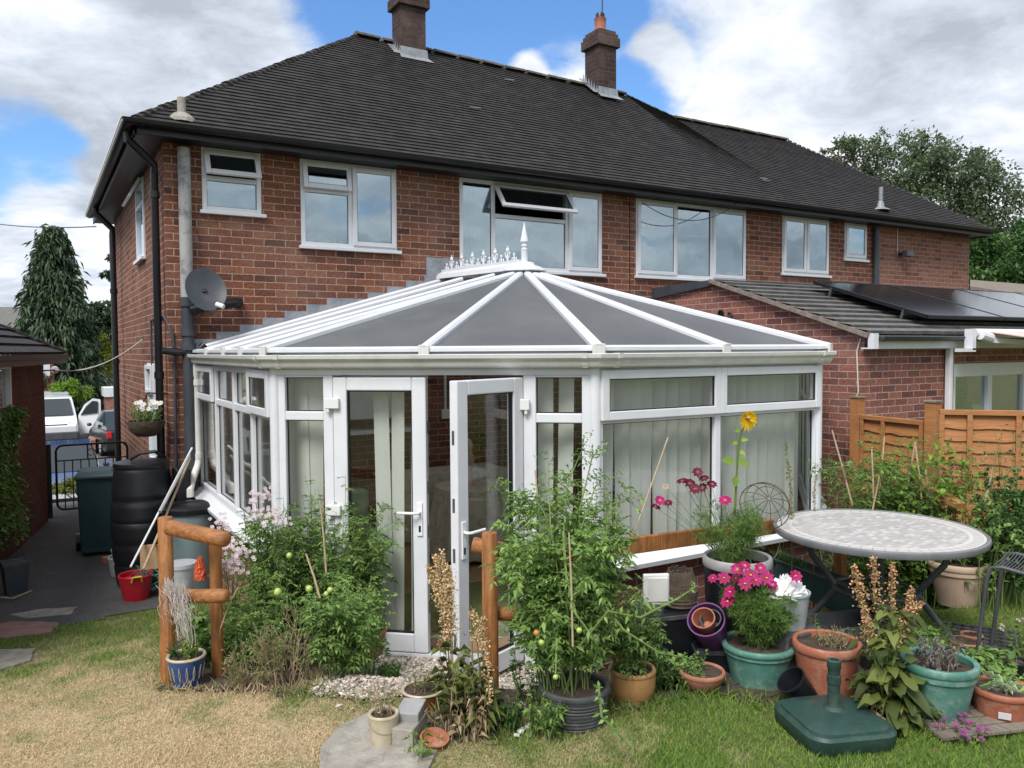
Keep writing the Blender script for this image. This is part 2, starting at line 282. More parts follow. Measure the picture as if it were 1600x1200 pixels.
# foliage
def leafm(n, c, isl=.35, tr=.35, rough=.55): return mat(n, c, rough=rough, island=isl, trans=tr, spec=.35)
MT['tomato'] = leafm('tomato_leaf', (0.155, 0.272, 0.070), .45)
MT['tomato2'] = leafm('tomato_leaf_pale', (0.195, 0.329, 0.086), .4)
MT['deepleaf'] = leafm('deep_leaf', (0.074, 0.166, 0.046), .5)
MT['cosmosl'] = leafm('feathery_leaf', (0.131, 0.241, 0.054), .4)
MT['lime'] = leafm('lime_leaf', (.17, .30, .035), .35)
MT['dock'] = leafm('dock_leaf', (0.122, 0.162, 0.040), .65)
MT['dry'] = leafm('dry_seed', (.60, .46, .25), .4, .2)
MT['drypink'] = leafm('dry_pink_seed', (.52, .33, .17), .35, .2)
MT['woody'] = leafm('woody_stem', (0.286, 0.221, 0.130), .35, .05)
MT['olive'] = leafm('olive_leaf', (0.226, 0.256, 0.106), .35)
MT['greyleaf'] = leafm('grey_dead_leaf', (.22, .21, .20), .4)
MT['stemg'] = leafm('green_stem', (.16, .23, .07), .2, .1)
MT['yellow'] = leafm('yellow_petal', (.85, .58, .01), .12)
MT['magenta'] = leafm('magenta_petal', (.38, .008, .11), .35)
MT['crimson'] = leafm('crimson_petal', (.12, .002, .018), .35)
MT['pinkfl'] = leafm('pale_pink_petal', (.66, .54, .57), .25)
MT['whitefl'] = leafm('white_petal', (.80, .80, .76), .1)
MT['tomgreen'] = mat('green_tomato', (.33, .42, .10), (.40, .48, .14), rough=.3, nscale=12)
MT['tomred'] = mat('red_tomato', (.45, .10, .03), (.50, .2, .06), rough=.3, nscale=12)
MT['conifer'] = leafm('conifer_leaf', (.055, .092, .046), .45, .2)
MT['treeleaf'] = leafm('tree_leaf', (.13, .175, .095), .25, .35)
MT['yelleaf'] = leafm('yellow_green_leaf', (.17, .21, .03), .4)
MT['bark'] = mat('bark', (.06, .045, .03), (.12, .09, .07), rough=1, nscale=10, bump=.8, bscale=20)
# ---------------------------------------------------------------- mesh helpers
class MB:
    def __init__(s): s.v = []; s.f = []
    def add(s, vs, fs):
        k = len(s.v); s.v += [tuple(p) for p in vs]; s.f += [tuple(i+k for i in f) for f in fs]; return s
    def hexa(s, p):   # 8 points: bottom 4 ccw, top 4 ccw
        return s.add(p, [(3, 2, 1, 0), (4, 5, 6, 7), (0, 1, 5, 4), (1, 2, 6, 5), (2, 3, 7, 6), (3, 0, 4, 7)])
    def box(s, x0, x1, y0, y1, z0, z1):
        return s.hexa([(x0, y0, z0), (x1, y0, z0), (x1, y1, z0), (x0, y1, z0), (x0, y0, z1), (x1, y0, z1), (x1, y1, z1), (x0, y1, z1)])
    def beam(s, p, q, w, h, up=(0, 0, 1)):
        p, q = Vector(p), Vector(q); d = (q-p).normalized(); up = Vector(up)
        a = d.cross(up)
        if a.length < 1e-4: a = d.cross(Vector((1, 0, 0)))
        a = a.normalized()*w/2; u = a.cross(d).normalized()*h/2
        return s.hexa([p-a-u, p+a-u, q+a-u, q-a-u, p-a+u, p+a+u, q+a+u, q-a+u])
    def tube(s, pts, r, n=8, cap=True):
        pts = [Vector(p) for p in pts]; m = len(pts); rs = r if isinstance(r, (list, tuple)) else [r]*m
        ring = []; ref = None
        for i, p in enumerate(pts):
            d = (pts[min(i+1, m-1)]-pts[max(i-1, 0)])
            if d.length < 1e-9: d = Vector((0, 0, 1))
            d.normalize()
            if ref is None:
                ref = d.orthogonal().normalized()
            a = (ref - d*ref.dot(d))
            a = a.normalized() if a.length > 1e-6 else d.orthogonal().normalized()
            ref = a; b = d.cross(a)
            ring.append([p+(a*cos(2*pi*k/n)+b*sin(2*pi*k/n))*rs[i] for k in range(n)])
        vs = [q for R in ring for q in R]; fs = []
        for i in range(m-1):
            for k in range(n):
                fs.append((i*n+k, i*n+(k+1) % n, (i+1)*n+(k+1) % n, (i+1)*n+k))
        if cap: fs.append(tuple(range(n-1, -1, -1))); fs.append(tuple((m-1)*n+k for k in range(n)))
        return s.add(vs, fs)
    def lathe(s, prof, c=(0, 0, 0), n=28, sx=1, sy=1, R=None):
        c = Vector(c); vs = []; fs = []; m = len(prof)
        for r, z in prof:
            for k in range(n):
                p = Vector((r*cos(2*pi*k/n)*sx, r*sin(2*pi*k/n)*sy, z))
                if R is not None: p = R @ p
                vs.append(p+c)
        for i in range(m-1):
            for k in range(n):
                fs.append((i*n+k, i*n+(k+1) % n, (i+1)*n+(k+1) % n, (i+1)*n+k))
        return s.add(vs, fs)
    def ball(s, c, r, n=8, sz=1.0):
        prof = [(max(1e-4, r*sin(pi*i/(n//2+1))), -r*sz*cos(pi*i/(n//2+1))) for i in range(n//2+2)]
        return s.lathe(prof, c, n)
    def extr(s, poly, d):  # polygon of 3D points extruded by vector d
        poly = [Vector(p) for p in poly]; d = Vector(d); n = len(poly)
        return s.add(poly+[p+d for p in poly], [tuple(range(n-1, -1, -1)), tuple(range(n, 2*n))]+[(i, (i+1) % n, n+(i+1) % n, n+i) for i in range(n)])
    def build(s, name, m, parent=None, smooth=False, bevel=0.0, origin=None):
        me = bpy.data.meshes.new(name); v = s.v
        if origin is not None: v = [(a-origin[0], b-origin[1], c-origin[2]) for a, b, c in v]
        me.from_pydata(v, [], s.f); me.materials.append(MT[m] if isinstance(m, str) else m)
        if smooth:
            me.polygons.foreach_set('use_smooth', [True]*len(me.polygons))
        me.update(); o = bpy.data.objects.new(name, me); COL.objects.link(o)
        if smooth:
            try: me.set_sharp_from_angle(angle=radians(40))
            except Exception: pass
        if bevel:
            md = o.modifiers.new('bevel', 'BEVEL'); md.width = bevel; md.segments = 2; md.limit_method = 'ANGLE'
        if origin is not None: o.location = origin
        if parent is not None:
            o.parent = parent
            if origin is None: o.matrix_parent_inverse = Matrix.Translation(parent.location).inverted() if parent.rotation_euler.z == 0 else parent.matrix_basis.inverted()
        return o
def tag(o, label=None, cat=None, group=None, kind=None):
    if label: o['label'] = label
    if cat: o['category'] = cat
    if group: o['group'] = group
    if kind: o['kind'] = kind
    return o
def thing(name, label, cat, loc=(0, 0, 0), group=None):
    o = bpy.data.objects.new(name, None); COL.objects.link(o); o.location = loc; o.empty_display_size = .1
    return tag(o, label, cat, group)
class Fol:   # cloud of folded leaves / blades
    def __init__(s, seed=0): s.V = []; s.n = 0; s.r = np.random.default_rng(seed)
    def leaf(s, P, D, L, W, droop=.15, up=None, mid=.45):
        P = np.atleast_2d(np.asarray(P, float)); n = len(P); D = np.asarray(D, float)
        if D.ndim == 1: D = np.tile(D, (n, 1))
        D = D/np.maximum(1e-6, np.linalg.norm(D, axis=1))[:, None]
        L = np.broadcast_to(np.asarray(L, float), (n,))[:, None]; W = np.broadcast_to(np.asarray(W, float), (n,))[:, None]
        U = s.r.normal(size=(n, 3))*.55+np.array([0, 0, 1.0]) if up is None else np.asarray(up, float)
        Sd = np.cross(D, U); Sd /= np.maximum(1e-6, np.linalg.norm(Sd, axis=1))[:, None]; Nn = np.cross(Sd, D)
        tip = P+D*L-np.array([0, 0, 1.0])*L*droop; m = P+D*L*mid
        a = m+Sd*W/2+Nn*W*.18; b = m-Sd*W/2+Nn*W*.18
        s.V.append(np.stack([P, a, tip, b], 1)); s.n += n
    def broad(s, p, d, L, W, droop=.3, twist=0.0, wav=.06, cup=.2):
        """one broad leaf with a curved midrib and a wavy oval outline (8 folded quads)"""
        p = np.array(p, float); d = nrm(np.array(d, float)); up = nrm(np.array([s.r.normal()*.25, s.r.normal()*.25, 1.0])+np.array([0, 0, twist])); sd = nrm(np.cross(d, up)); nn = np.cross(sd, d)
        ts = [0, .12, .35, .62, .85, 1.0]; ws = [.04, .62, 1.0, .82, .42, .02]; mid, lf, rt = [], [], []
        for t, w in zip(ts, ws):
            c = p+d*L*t-np.array([0, 0, 1.0])*L*droop*t*t; e = s.r.normal()*wav*W
            mid.append(c); lf.append(c+sd*W/2*w+nn*(cup*W*w*.5+e)); rt.append(c-sd*W/2*w+nn*(cup*W*w*.5-e*.7))
        Q = []
        for i in range(5):
            Q.append([mid[i], lf[i], lf[i+1], mid[i+1]]); Q.append([rt[i], mid[i], mid[i+1], rt[i+1]])
        s.V.append(np.array(Q)); s.n += 10; s.weld = True
    weld = False
    def build(s, name, m, parent=None):
        V = np.concatenate(s.V, 0).reshape(-1, 3); n = len(V)//4
        me = bpy.data.meshes.new(name); me.vertices.add(len(V)); me.vertices.foreach_set('co', V.astype(np.float32).ravel())
        idx = (np.arange(n)[:, None]*4+np.array([0, 1, 2, 0, 2, 3])[None]).ravel()
        me.loops.add(len(idx)); me.loops.foreach_set('vertex_index', idx.astype(np.int32))
        me.polygons.add(2*n); me.polygons.foreach_set('loop_start', (np.arange(2*n)*3).astype(np.int32))
        me.update(calc_edges=True)
        if s.weld:
            bmx = bmesh.new(); bmx.from_mesh(me); bmesh.ops.remove_doubles(bmx, verts=bmx.verts, dist=1e-5); bmx.to_mesh(me); bmx.free()
            me.polygons.foreach_set('use_smooth', [True]*len(me.polygons))
        me.materials.append(MT[m]); o = bpy.data.objects.new(name, me); COL.objects.link(o)
        if parent is not None:
            o.parent = parent; o.matrix_parent_inverse = Matrix.Translation(parent.location).inverted()
        return o
def nrm(v): return v/np.maximum(1e-9, np.linalg.norm(v))

# ---------------------------------------------------------------- ground
def sheet(name, xs, ys, m, dz=0.0, keep=None, label=None, cat=None, kind='structure', rough=0.0, zf=gz):
    vs = []; nx, ny = len(xs), len(ys)
    for y in ys:
        for x in xs: vs.append((x, y, zf(x, y)+dz+(rough*random.uniform(-1, 1) if rough else 0)))
    fs = []
    for j in range(ny-1):
        for i in range(nx-1):
            if keep is None or keep((xs[i]+xs[i+1])/2, (ys[j]+ys[j+1])/2): fs.append((j*nx+i, j*nx+i+1, (j+1)*nx+i+1, (j+1)*nx+i))
    mb = MB(); mb.v = vs; mb.f = fs; o = mb.build(name, m, smooth=True); tag(o, label, cat, kind=kind); return o
def fr(a, b, s): n = max(1, int(round((b-a)/s))); return [a+(b-a)*i/n for i in range(n+1)]
def lawnmat():
    m = mat('lawn', (.10, .13, .03), (.20, .15, .07), rough=1, nscale=1.2, bump=.6, bscale=60); return m
def dryness(t, out_col):
    pass
# colour of turf: dry tan patch in the left lawn, greener to the right and at the edges
TAN = (.1, -5.3)
def turfmat(name, blades):
    m = bpy.data.materials.new(name); m.use_nodes = True; t = m.node_tree; b = t.nodes['Principled BSDF']; b.inputs['Roughness'].default_value = .8; b.inputs['Specular IOR Level'].default_value = .2
    c = t.nodes.new('ShaderNodeNewGeometry')
    mp = t.nodes.new('ShaderNodeVectorMath'); mp.operation = 'SUBTRACT'; t.links.new(c.outputs['Position'], mp.inputs[0]); mp.inputs[1].default_value = (TAN[0], TAN[1], .5)
    mq = t.nodes.new('ShaderNodeVectorMath'); mq.operation = 'MULTIPLY'; t.links.new(mp.outputs[0], mq.inputs[0]); mq.inputs[1].default_value = (.42, .30, 0)
    ln = t.nodes.new('ShaderNodeVectorMath'); ln.operation = 'LENGTH'; t.links.new(mq.outputs[0], ln.inputs[0])
    n = t.nodes.new('ShaderNodeTexNoise'); n.inputs['Scale'].default_value = 2.4; n.inputs['Detail'].default_value = 7; n.inputs['Roughness'].default_value = .7; t.links.new(c.outputs['Position'], n.inputs['Vector'])
    a = t.nodes.new('ShaderNodeMath'); a.operation = 'MULTIPLY_ADD'; t.links.new(n.outputs['Fac'], a.inputs[0]); a.inputs[1].default_value = 2.9; t.links.new(ln.outputs['Value'], a.inputs[2])
    r = t.nodes.new('ShaderNodeMapRange'); t.links.new(a.outputs[0], r.inputs[0]); r.inputs['From Min'].default_value = 1.75; r.inputs['From Max'].default_value = 2.5
    g1 = t.nodes.new('ShaderNodeMix'); g1.data_type = 'RGBA'; t.links.new(r.outputs[0], g1.inputs[0])
    dry, gre = ((.60, .50, .30), (.165, .30, .06)) if blades else ((.42, .33, .20), (.13, .14, .05))
    g1.inputs['A'].default_value = (*dry, 1); g1.inputs['B'].default_value = (*gre, 1)
    out = g1.outputs['Result']
    h = t.nodes.new('ShaderNodeHueSaturation'); t.links.new(out, h.inputs['Color'])
    if blades:
        g = c.outputs['Random Per Island']
        ra = t.nodes.new('ShaderNodeMapRange'); t.links.new(g, ra.inputs[0]); ra.inputs['To Min'].default_value = .68; ra.inputs['To Max'].default_value = 1.28; t.links.new(ra.outputs[0], h.inputs['Value'])
        rb = t.nodes.new('ShaderNodeMapRange'); t.links.new(g, rb.inputs[0]); rb.inputs['To Min'].default_value = .52; rb.inputs['To Max'].default_value = .46; t.links.new(rb.outputs[0], h.inputs['Hue'])
        tr = t.nodes.new('ShaderNodeBsdfTranslucent'); t.links.new(h.outputs[0], tr.inputs[0]); ms = t.nodes.new('ShaderNodeMixShader'); ms.inputs[0].default_value = .3
        t.links.new(b.outputs[0], ms.inputs[1]); t.links.new(tr.outputs[0], ms.inputs[2]); t.links.new(ms.outputs[0], t.nodes['Material Output'].inputs[0])
    else:
        n2 = t.nodes.new('ShaderNodeTexNoise'); n2.inputs['Scale'].default_value = 60; n2.inputs['Detail'].default_value = 5; t.links.new(c.outputs['Position'], n2.inputs['Vector'])
        ra = t.nodes.new('ShaderNodeMapRange'); t.links.new(n2.outputs['Fac'], ra.inputs[0]); ra.inputs['To Min'].default_value = .4; ra.inputs['To Max'].default_value = 1.6; t.links.new(ra.outputs[0], h.inputs['Value'])
        bp = t.nodes.new('ShaderNodeBump'); bp.inputs['Strength'].default_value = .8; bp.inputs['Distance'].default_value = .02; t.links.new(n2.outputs['Fac'], bp.inputs['Height']); t.links.new(bp.outputs[0], b.inputs['Normal'])
    t.links.new(h.outputs[0], b.inputs['Base Color']); return m
MT['turf'] = turfmat('turf_ground', False); MT['blades'] = turfmat('turf_blades', True)
xs = [-900, -300, -90, -30, -12]+fr(-6, 12, .12)+[14, 18, 25, 40, 90, 300, 900]
ys = [-900, -200, -60, -20, -12]+fr(-9.6, 4, .12)+fr(4.4, 15, .5)+[18, 25, 40, 70, 120, 300, 900]
sheet('lawn', xs, ys, 'turf', dz=-.006)
def pathedge(x): return -1.32+.05*sin(3*x)+.10*(x-.3)
def is_path(x, y): return (pathedge(x) < y < 4.0 and -1.6 < x < 1.6)
sheet('path', fr(-2, 1.75, .08), fr(-1.7, 4.1, .08), 'asphalt', dz=.002, keep=lambda x, y: pathedge(x) < y and x < 1.55)
sheet('driveway', fr(-9, 5, .5), fr(4.1, 15, .5), 'asphalt', dz=.004)
sheet('road', [-60, -20, -6, 0, 6, 20], [14.8, 19, 24, 30, 45], 'asphalt', dz=.009)
def in_poly(x, y, P):
    c = False; j = len(P)-1
    for i in range(len(P)):
        if (P[i][1] > y) != (P[j][1] > y) and x < (P[j][0]-P[i][0])*(y-P[i][1])/(P[j][1]-P[i][1])+P[i][0]: c = not c
        j = i
    return c
GRAV = [tuple(G(*p)[:2]) for p in ((478, 1088), (560, 1098), (650, 1090), (720, 1075), (740, 1010), (790, 1000), (600, 1000), (545, 1000), (510, 1060))]
# soil: the planting beds and the cluttered strip in front of the conservatory
BED1 = [tuple(G(*p)[:2]) for p in ((258, 1078), (330, 1080), (470, 1090), (560, 1040), (600, 1005), (440, 960), (300, 960), (268, 1000))]
BED2 = [tuple(G(*p)[:2]) for p in ((640, 1165), (760, 1160), (850, 1110), (1000, 1105), (1090, 1085), (1240, 1110), (1380, 1150), (1500, 1150), (1480, 1010), (1250, 960), (1000, 930), (800, 1000), (680, 1110))]
BED3 = [tuple(G(*p)[:2]) for p in ((1180, 930), (1440, 935), (1600, 880), (1700, 860), (1700, 800), (1500, 790), (1300, 820))]
def bare(x, y): return in_poly(x, y, GRAV) or in_poly(x, y, BED1) or in_poly(x, y, BED2) or in_poly(x, y, BED3)
sheet('soil', fr(-.5, 9, .09), fr(-8, -1.5, .09), 'soil', dz=.006, rough=.008, keep=lambda x, y: (in_poly(x, y, BED1) or in_poly(x, y, BED2) or in_poly(x, y, BED3)) and not in_poly(x, y, GRAV))
gpatch = sheet('gravel_bed', fr(1, 4.5, .06), fr(-6.5, -3.2, .06), MT['concrete'], dz=.010, keep=lambda x, y: in_poly(x, y, GRAV) or (1.5 < x < 3.6 and y > -4.95 and not in_poly(x, y, CONS) and hypot(x-2.6, y+4.1) < .9))
# pebbles
def pebbles():
    base = [(1, 0, 0), (-1, 0, 0), (0, 1, 0), (0, -1, 0), (0, 0, 1), (0, 0, -1)]
    F = [(0, 2, 4), (2, 1, 4), (1, 3, 4), (3, 0, 4), (2, 0, 5), (1, 2, 5), (3, 1, 5), (0, 3, 5)]
    mb = MB(); n = 0; R = random.Random(3)
    while n < 6500:
        x = R.uniform(1.2, 4.2); y = R.uniform(-6.2, -3.4)
        ok = in_poly(x, y, GRAV) or (hypot(x-2.6, y+4.1) < .9 and not in_poly(x, y, CONS))
        if not ok and not (R.random() < .04 and hypot(x-2.1, y+4.7) < .8): continue
        n += 1; s = R.uniform(.009, .02); a = R.uniform(0, 6.28); sx, sy, sz = s*R.uniform(.8, 1.4), s*R.uniform(.6, 1), s*R.uniform(.45, .8)
        z = gz(x, y)+.012+R.uniform(-.004, .01)
        t = R.uniform(-.5, .5)
        vs = []
        for b in base:
            q = (b[0]*sx*R.uniform(.75, 1.2), b[1]*sy*R.uniform(.75, 1.2), b[2]*sz*R.uniform(.7, 1.1)+b[0]*t*sx)
            vs.append((x+q[0]*cos(a)-q[1]*sin(a), y+q[0]*sin(a)+q[1]*cos(a), z+q[2]))
        mb.add(vs, F)
    o = mb.build('gravel', MT['pebble'], smooth=False); tag(o, 'pale brown and white gravel spread before the open door', 'gravel', kind='stuff')
MT['pebble'] = mat('pebble', (.36, .31, .26), (.52, .47, .41), rough=.8, nscale=3, island=.55)
pebbles()
# flagstones
def slab(name, pts, m, h, label, cat, lift=.012):
    P = [G(*p) for p in pts]; c = sum(P, Vector())/len(P)
    out = []
    n = len(P)
    for i in range(n):
        a, b = P[i], P[(i+1) % n]
        for k in range(5):
            q = a.lerp(b, k/5); r = random.uniform(-.008, .008); out.append(Vector((q.x+r, q.y+r, gz(q.x, q.y)-h+lift)))
    mb = MB(); mb.extr(out, (0, 0, h)); o = mb.build(name, m, bevel=.006); tag(o, label, cat); return o
MT['pinkstone'] = mat('pink_stone', (.22, .12, .10), (.34, .20, .17), rough=.95, nscale=7, bump=.5, bscale=40, dirt=((.3, .25, .15), 6, .5))
slab('stepping_stone', [(-60, 990), (20, 972), (92, 974), (80, 990), (10, 998), (-60, 1000)], 'pinkstone', .05, 'pinkish stepping stone in the lawn near the end of the path', 'stepping stone')
slab('stepping_stone', [(-60, 1028), (0, 1018), (55, 1015), (48, 1034), (0, 1050), (-60, 1060)], 'concrete', .05, 'grey stepping stone in the dry lawn at the left edge', 'stepping stone')
slab('stepping_stone', [(500, 1178), (530, 1140), (585, 1115), (650, 1120), (690, 1165), (660, 1230), (500, 1240)], 'concrete', .06, 'large pale stone slab in the grass beside the cream bucket', 'stepping stone')
slab('edging_stone', [(15, 962), (60, 953), (120, 951), (110, 962), (40, 968)], 'concrete', .03, 'small grey edging slab where the dark path meets the lawn', 'edging stone', lift=.006)
STONES = [[tuple(G(*p)[:2]) for p in q] for q in ([(-60, 990), (20, 972), (92, 974), (80, 990), (10, 998), (-60, 1000)], [(-60, 1028), (0, 1018), (55, 1015), (48, 1034), (0, 1050), (-60, 1060)], [(500, 1178), (530, 1140), (585, 1115), (650, 1120), (690, 1165), (660, 1230), (500, 1240)])]
# grass blades
def grass():
    Rg = np.random.default_rng(5); P = []
    want = 215000; tries = 0
    while len(P) < want and tries < 16:
        tries += 1
        m = 60000
        px = Rg.uniform(-120, 1850, m); z = Rg.uniform(2.9, 10, m)**1.0
        # sample by view direction and distance, denser close to the camera
        q = ((px-800)/FPX)[:, None]*np.array(_r)[None]+np.array(_w)[None]
        z = 2.9+(Rg.random(m)**1.7)*6.3
        X = CAM.x+q[:, 0]*z; Yy = CAM.y+q[:, 1]*z
        for x, y in zip(X, Yy):
            if y > -1.15 or is_path(x, y) or x > 10.5: continue
            if in_poly(x, y, CONS) or in_poly(x, y, GRAV): continue
            if bare(x, y) and Rg.random() > .10: continue
            if any(in_poly(x, y, s_) for s_ in STONES): continue
            if y > pathedge(x)-.02 and x < 1.6: continue
            P.append((x, y, gz(x, y)-.004))
            if len(P) >= want: break
    P = np.array(P); n = len(P)
    dry = np.clip(1.4-np.hypot((P[:, 0]-TAN[0])*.52, (P[:, 1]-TAN[1])*.4), 0, 1)
    nz = np.sin(P[:, 0]*5.1+np.sin(P[:, 1]*3.3)*2)*np.sin(P[:, 1]*4.3+np.sin(P[:, 0]*2.7)*2)
    L = (.022+.030*Rg.random(n)**2)*(1.15-.55*dry)*(1+.35*nz); D = Rg.normal(size=(n, 3))*np.array([.55, .55, .2])+np.array([0, 0, 1.0])*(1-.45*dry)[:, None]
    D[:, 2] = np.abs(D[:, 2])+.1
    f = Fol(5); f.leaf(P, D, L, .0032+.002*Rg.random(n), droop=.1, mid=.25)
    # long tufts along edges
    E = []
    for poly in (BED1, BED2, GRAV):
        k = len(poly)
        for i in range(k):
            a, b = poly[i], poly[(i+1) % k]
            for _ in range(int(hypot(a[0]-b[0], a[1]-b[1])*260)):
                t = Rg.random(); x = a[0]+(b[0]-a[0])*t+Rg.normal()*.05; y = a[1]+(b[1]-a[1])*t+Rg.normal()*.05
                if not in_poly(x, y, CONS): E.append((x, y, gz(x, y)))
    E = np.array(E); n = len(E); D = Rg.normal(size=(n, 3))*.5+np.array([0, 0, 1.0]); D[:, 2] = abs(D[:, 2])
    f.leaf(E, D, .05+.07*Rg.random(n), .005, droop=.25, mid=.3)
    o = f.build('grass', 'blades'); tag(o, 'short lawn grass, parched tan at left and greener at right', 'grass', kind='stuff')
grass()
# ---------------------------------------------------------------- walls with openings
def wall_y(mb, x0, x1, z0, z1, holes, y=0.0, rev=.10, ny=-1):
    """wall in the plane y facing -y; holes (x0,x1,z0,z1) get reveals of depth rev"""
    xs = sorted({x0, x1}|{h[0] for h in holes}|{h[1] for h in holes}); zs = sorted({z0, z1}|{h[2] for h in holes}|{h[3] for h in holes})
    for i in range(len(xs)-1):
        for j in range(len(zs)-1):
            cx, cz = (xs[i]+xs[i+1])/2, (zs[j]+zs[j+1])/2
            if any(h[0] < cx < h[1] and h[2] < cz < h[3] for h in holes): continue
            mb.add([(xs[i], y, zs[j]), (xs[i+1], y, zs[j]), (xs[i+1], y, zs[j+1]), (xs[i], y, zs[j+1])], [(0, 1, 2, 3)])
    for a, b, c, d in holes:
        mb.add([(a, y, c), (a, y+rev, c), (a, y+rev, d), (a, y, d)], [(0, 1, 2, 3)])
        mb.add([(b, y, c), (b, y+rev, c), (b, y+rev, d), (b, y, d)], [(3, 2, 1, 0)])
        mb.add([(a, y, c), (b, y, c), (b, y+rev, c), (a, y+rev, c)], [(0, 1, 2, 3)])
        mb.add([(a, y, d), (b, y, d), (b, y+rev, d), (a, y+rev, d)], [(3, 2, 1, 0)])
def frame(mb, x0, x1, z0, z1, w, y0, y1):
    mb.box(x0, x0+w, y0, y1, z0, z1); mb.box(x1-w, x1, y0, y1, z0, z1)
    mb.box(x0+w, x1-w, y0, y1, z0, z0+w); mb.box(x0+w, x1-w, y0, y1, z1-w, z1)
def sash(parent, x0, x1, z0, z1, tilt=0.0, w=.055, y0=-.035, y1=.0, glass='glassup', pm='upvc'):
    """opening light hinged at its top edge, tilted outwards"""
    R = Matrix.Rotation(-tilt, 3, 'X'); piv = Vector((0, y0, z1))
    def tr(mb): mb.v = [tuple(R @ (Vector(v)-piv)+piv) for v in mb.v]; return mb
    a = MB(); frame(a, x0, x1, z0, z1, w, y0, y1)
    g = MB(); g.box(x0+w, x1-w, y0+.012, y0+.018, z0+w, z1-w)
    k = MB(); frame(k, x0+w, x1-w, z0+w, z1-w, .006, y0+.010, y0+.020)
    s = tr(a).build('sash', pm, parent, bevel=.006); tr(g).build('pane', glass, parent); tr(k).build('gasket', 'black', parent)
    return s
def fixed(parent, x0, x1, z0, z1, y=0.0, glass='glassup'):
    g = MB(); g.box(x0, x1, y+.012, y+.018, z0, z1); g.build('pane', glass, parent)
    k = MB(); frame(k, x0, x1, z0, z1, .006, y+.008, y+.020); k.build('gasket', 'black', parent)

# ---------------------------------------------------------------- the house
HX0, HX1, PX, WX = 1.21, 16.1, 7.43, 13.2
HZ = 4.62
house = thing('brick_house', 'pair of joined red brick houses under one dark tiled hipped roof', 'house', (HX0, 0, 0))
WIN = [(1.585, 2.205, 3.86, 4.53), (2.645, 3.815, 3.55, 4.53), (4.67, 6.92, 3.40, 4.53), (7.54, 9.785, 3.41, 4.53), (10.64, 11.80, 3.58, 4.53), (12.23, 12.83, 3.90, 4.53)]
mb = MB(); wall_y(mb, HX0, PX-.006, -.3, HZ+.02, [h for h in WIN if h[0] < PX])
wall_y(mb, PX+.006, WX, -.3, HZ+.02, [h for h in WIN if h[0] > PX])
mb.build('wall', 'brick', house)
mb = MB(); wall_y(mb, WX, HX1, -.3, HZ+.02, []); mb.add([(HX1, 0, -.3), (HX1, 6, -.3), (HX1, 6, HZ), (HX1, 0, HZ)], [(0, 1, 2, 3)])
tag(mb.build('wall', 'brick2', house), 'lighter brick wall of the far end wing')
# side wall facing the passage, with two windows
SW = [(1.72, 2.54, 3.53, 4.50), (1.11, 1.72, 1.0, 2.21)]
HD = 5.95
mb = MB(); wall_y(mb, 0, HD, -.3, HZ+.02, [(HD-b, HD-a, c, d) for a, b, c, d in SW])
mb.v = [(HX0+v[1], HD-v[0], v[2]) for v in mb.v]
mb.build('side_wall', 'brick', house)
mb = MB(); mb.add([(HX0, HD, -1.5), (HX1, HD, -1.5), (HX1, HD, HZ), (HX0, HD, HZ)], [(0, 1, 2, 3)]); mb.build('front_wall', 'brick', house)
mb = MB(); mb.box(PX-.006, PX+.006, .02, .03, -.3, HZ); mb.build('party_joint', 'soil_pipe', house)
# rooms behind the panes
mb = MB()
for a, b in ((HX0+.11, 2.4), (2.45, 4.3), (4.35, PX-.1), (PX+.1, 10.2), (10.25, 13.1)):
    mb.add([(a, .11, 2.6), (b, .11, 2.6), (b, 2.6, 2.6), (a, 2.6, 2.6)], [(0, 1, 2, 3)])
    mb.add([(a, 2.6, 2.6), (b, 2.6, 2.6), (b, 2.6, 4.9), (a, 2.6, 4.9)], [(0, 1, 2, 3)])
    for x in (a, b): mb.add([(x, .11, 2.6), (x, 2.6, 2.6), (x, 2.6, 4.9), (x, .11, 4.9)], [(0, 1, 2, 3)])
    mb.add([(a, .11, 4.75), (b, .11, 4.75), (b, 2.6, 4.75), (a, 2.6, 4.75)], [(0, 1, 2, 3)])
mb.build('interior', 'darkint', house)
def xat(px, py): return onY(px, py, 0).x
def mkwin(i, plan):
    x0, x1, z0, z1 = WIN[i]; f = MB(); frame(f, x0, x1, z0, z1, .05, -.012, .06)
    for m in plan.get('mull', []): f.box(m-.028, m+.028, -.010, .058, z0+.05, z1-.05)
    for (a, b, z) in plan.get('tran', []): f.box(a, b, -.009, .057, z-.026, z+.026)
    w = f.build('window', 'upvc', house, bevel=.005)
    s = MB(); s.box(x0-.03, x1+.045, -.055, .0, z0-.038, z0+.002); s.build('sill', 'upvc', w, bevel=.006)
    for a, b, c, d, tl in plan['lights']:
        if tl is None: fixed(w, a, b, c, d)
        else: sash(w, a, b, c, d, radians(tl))
    return w
x0, x1, z0, z1 = WIN[0]; mkwin(0, dict(tran=[(x0+.05, x1-.05, 4.21)], lights=[(x0+.02, x1-.02, 4.215, z1-.025, 24), (x0+.05, x1-.05, z0+.05, 4.185, None)]))
x0, x1, z0, z1 = WIN[1]; m = 3.235; mkwin(1, dict(mull=[m], tran=[(x0+.05, m-.028, 4.19)], lights=[(x0+.02, m-.0, 4.20, z1-.025, 10), (x0+.05, m-.028, z0+.05, 4.165, None), (m+.02, x1-.02, z0+.03, z1-.03, 0)]))
x0, x1, z0, z1 = WIN[2]; m1, m2 = 5.16, 6.325
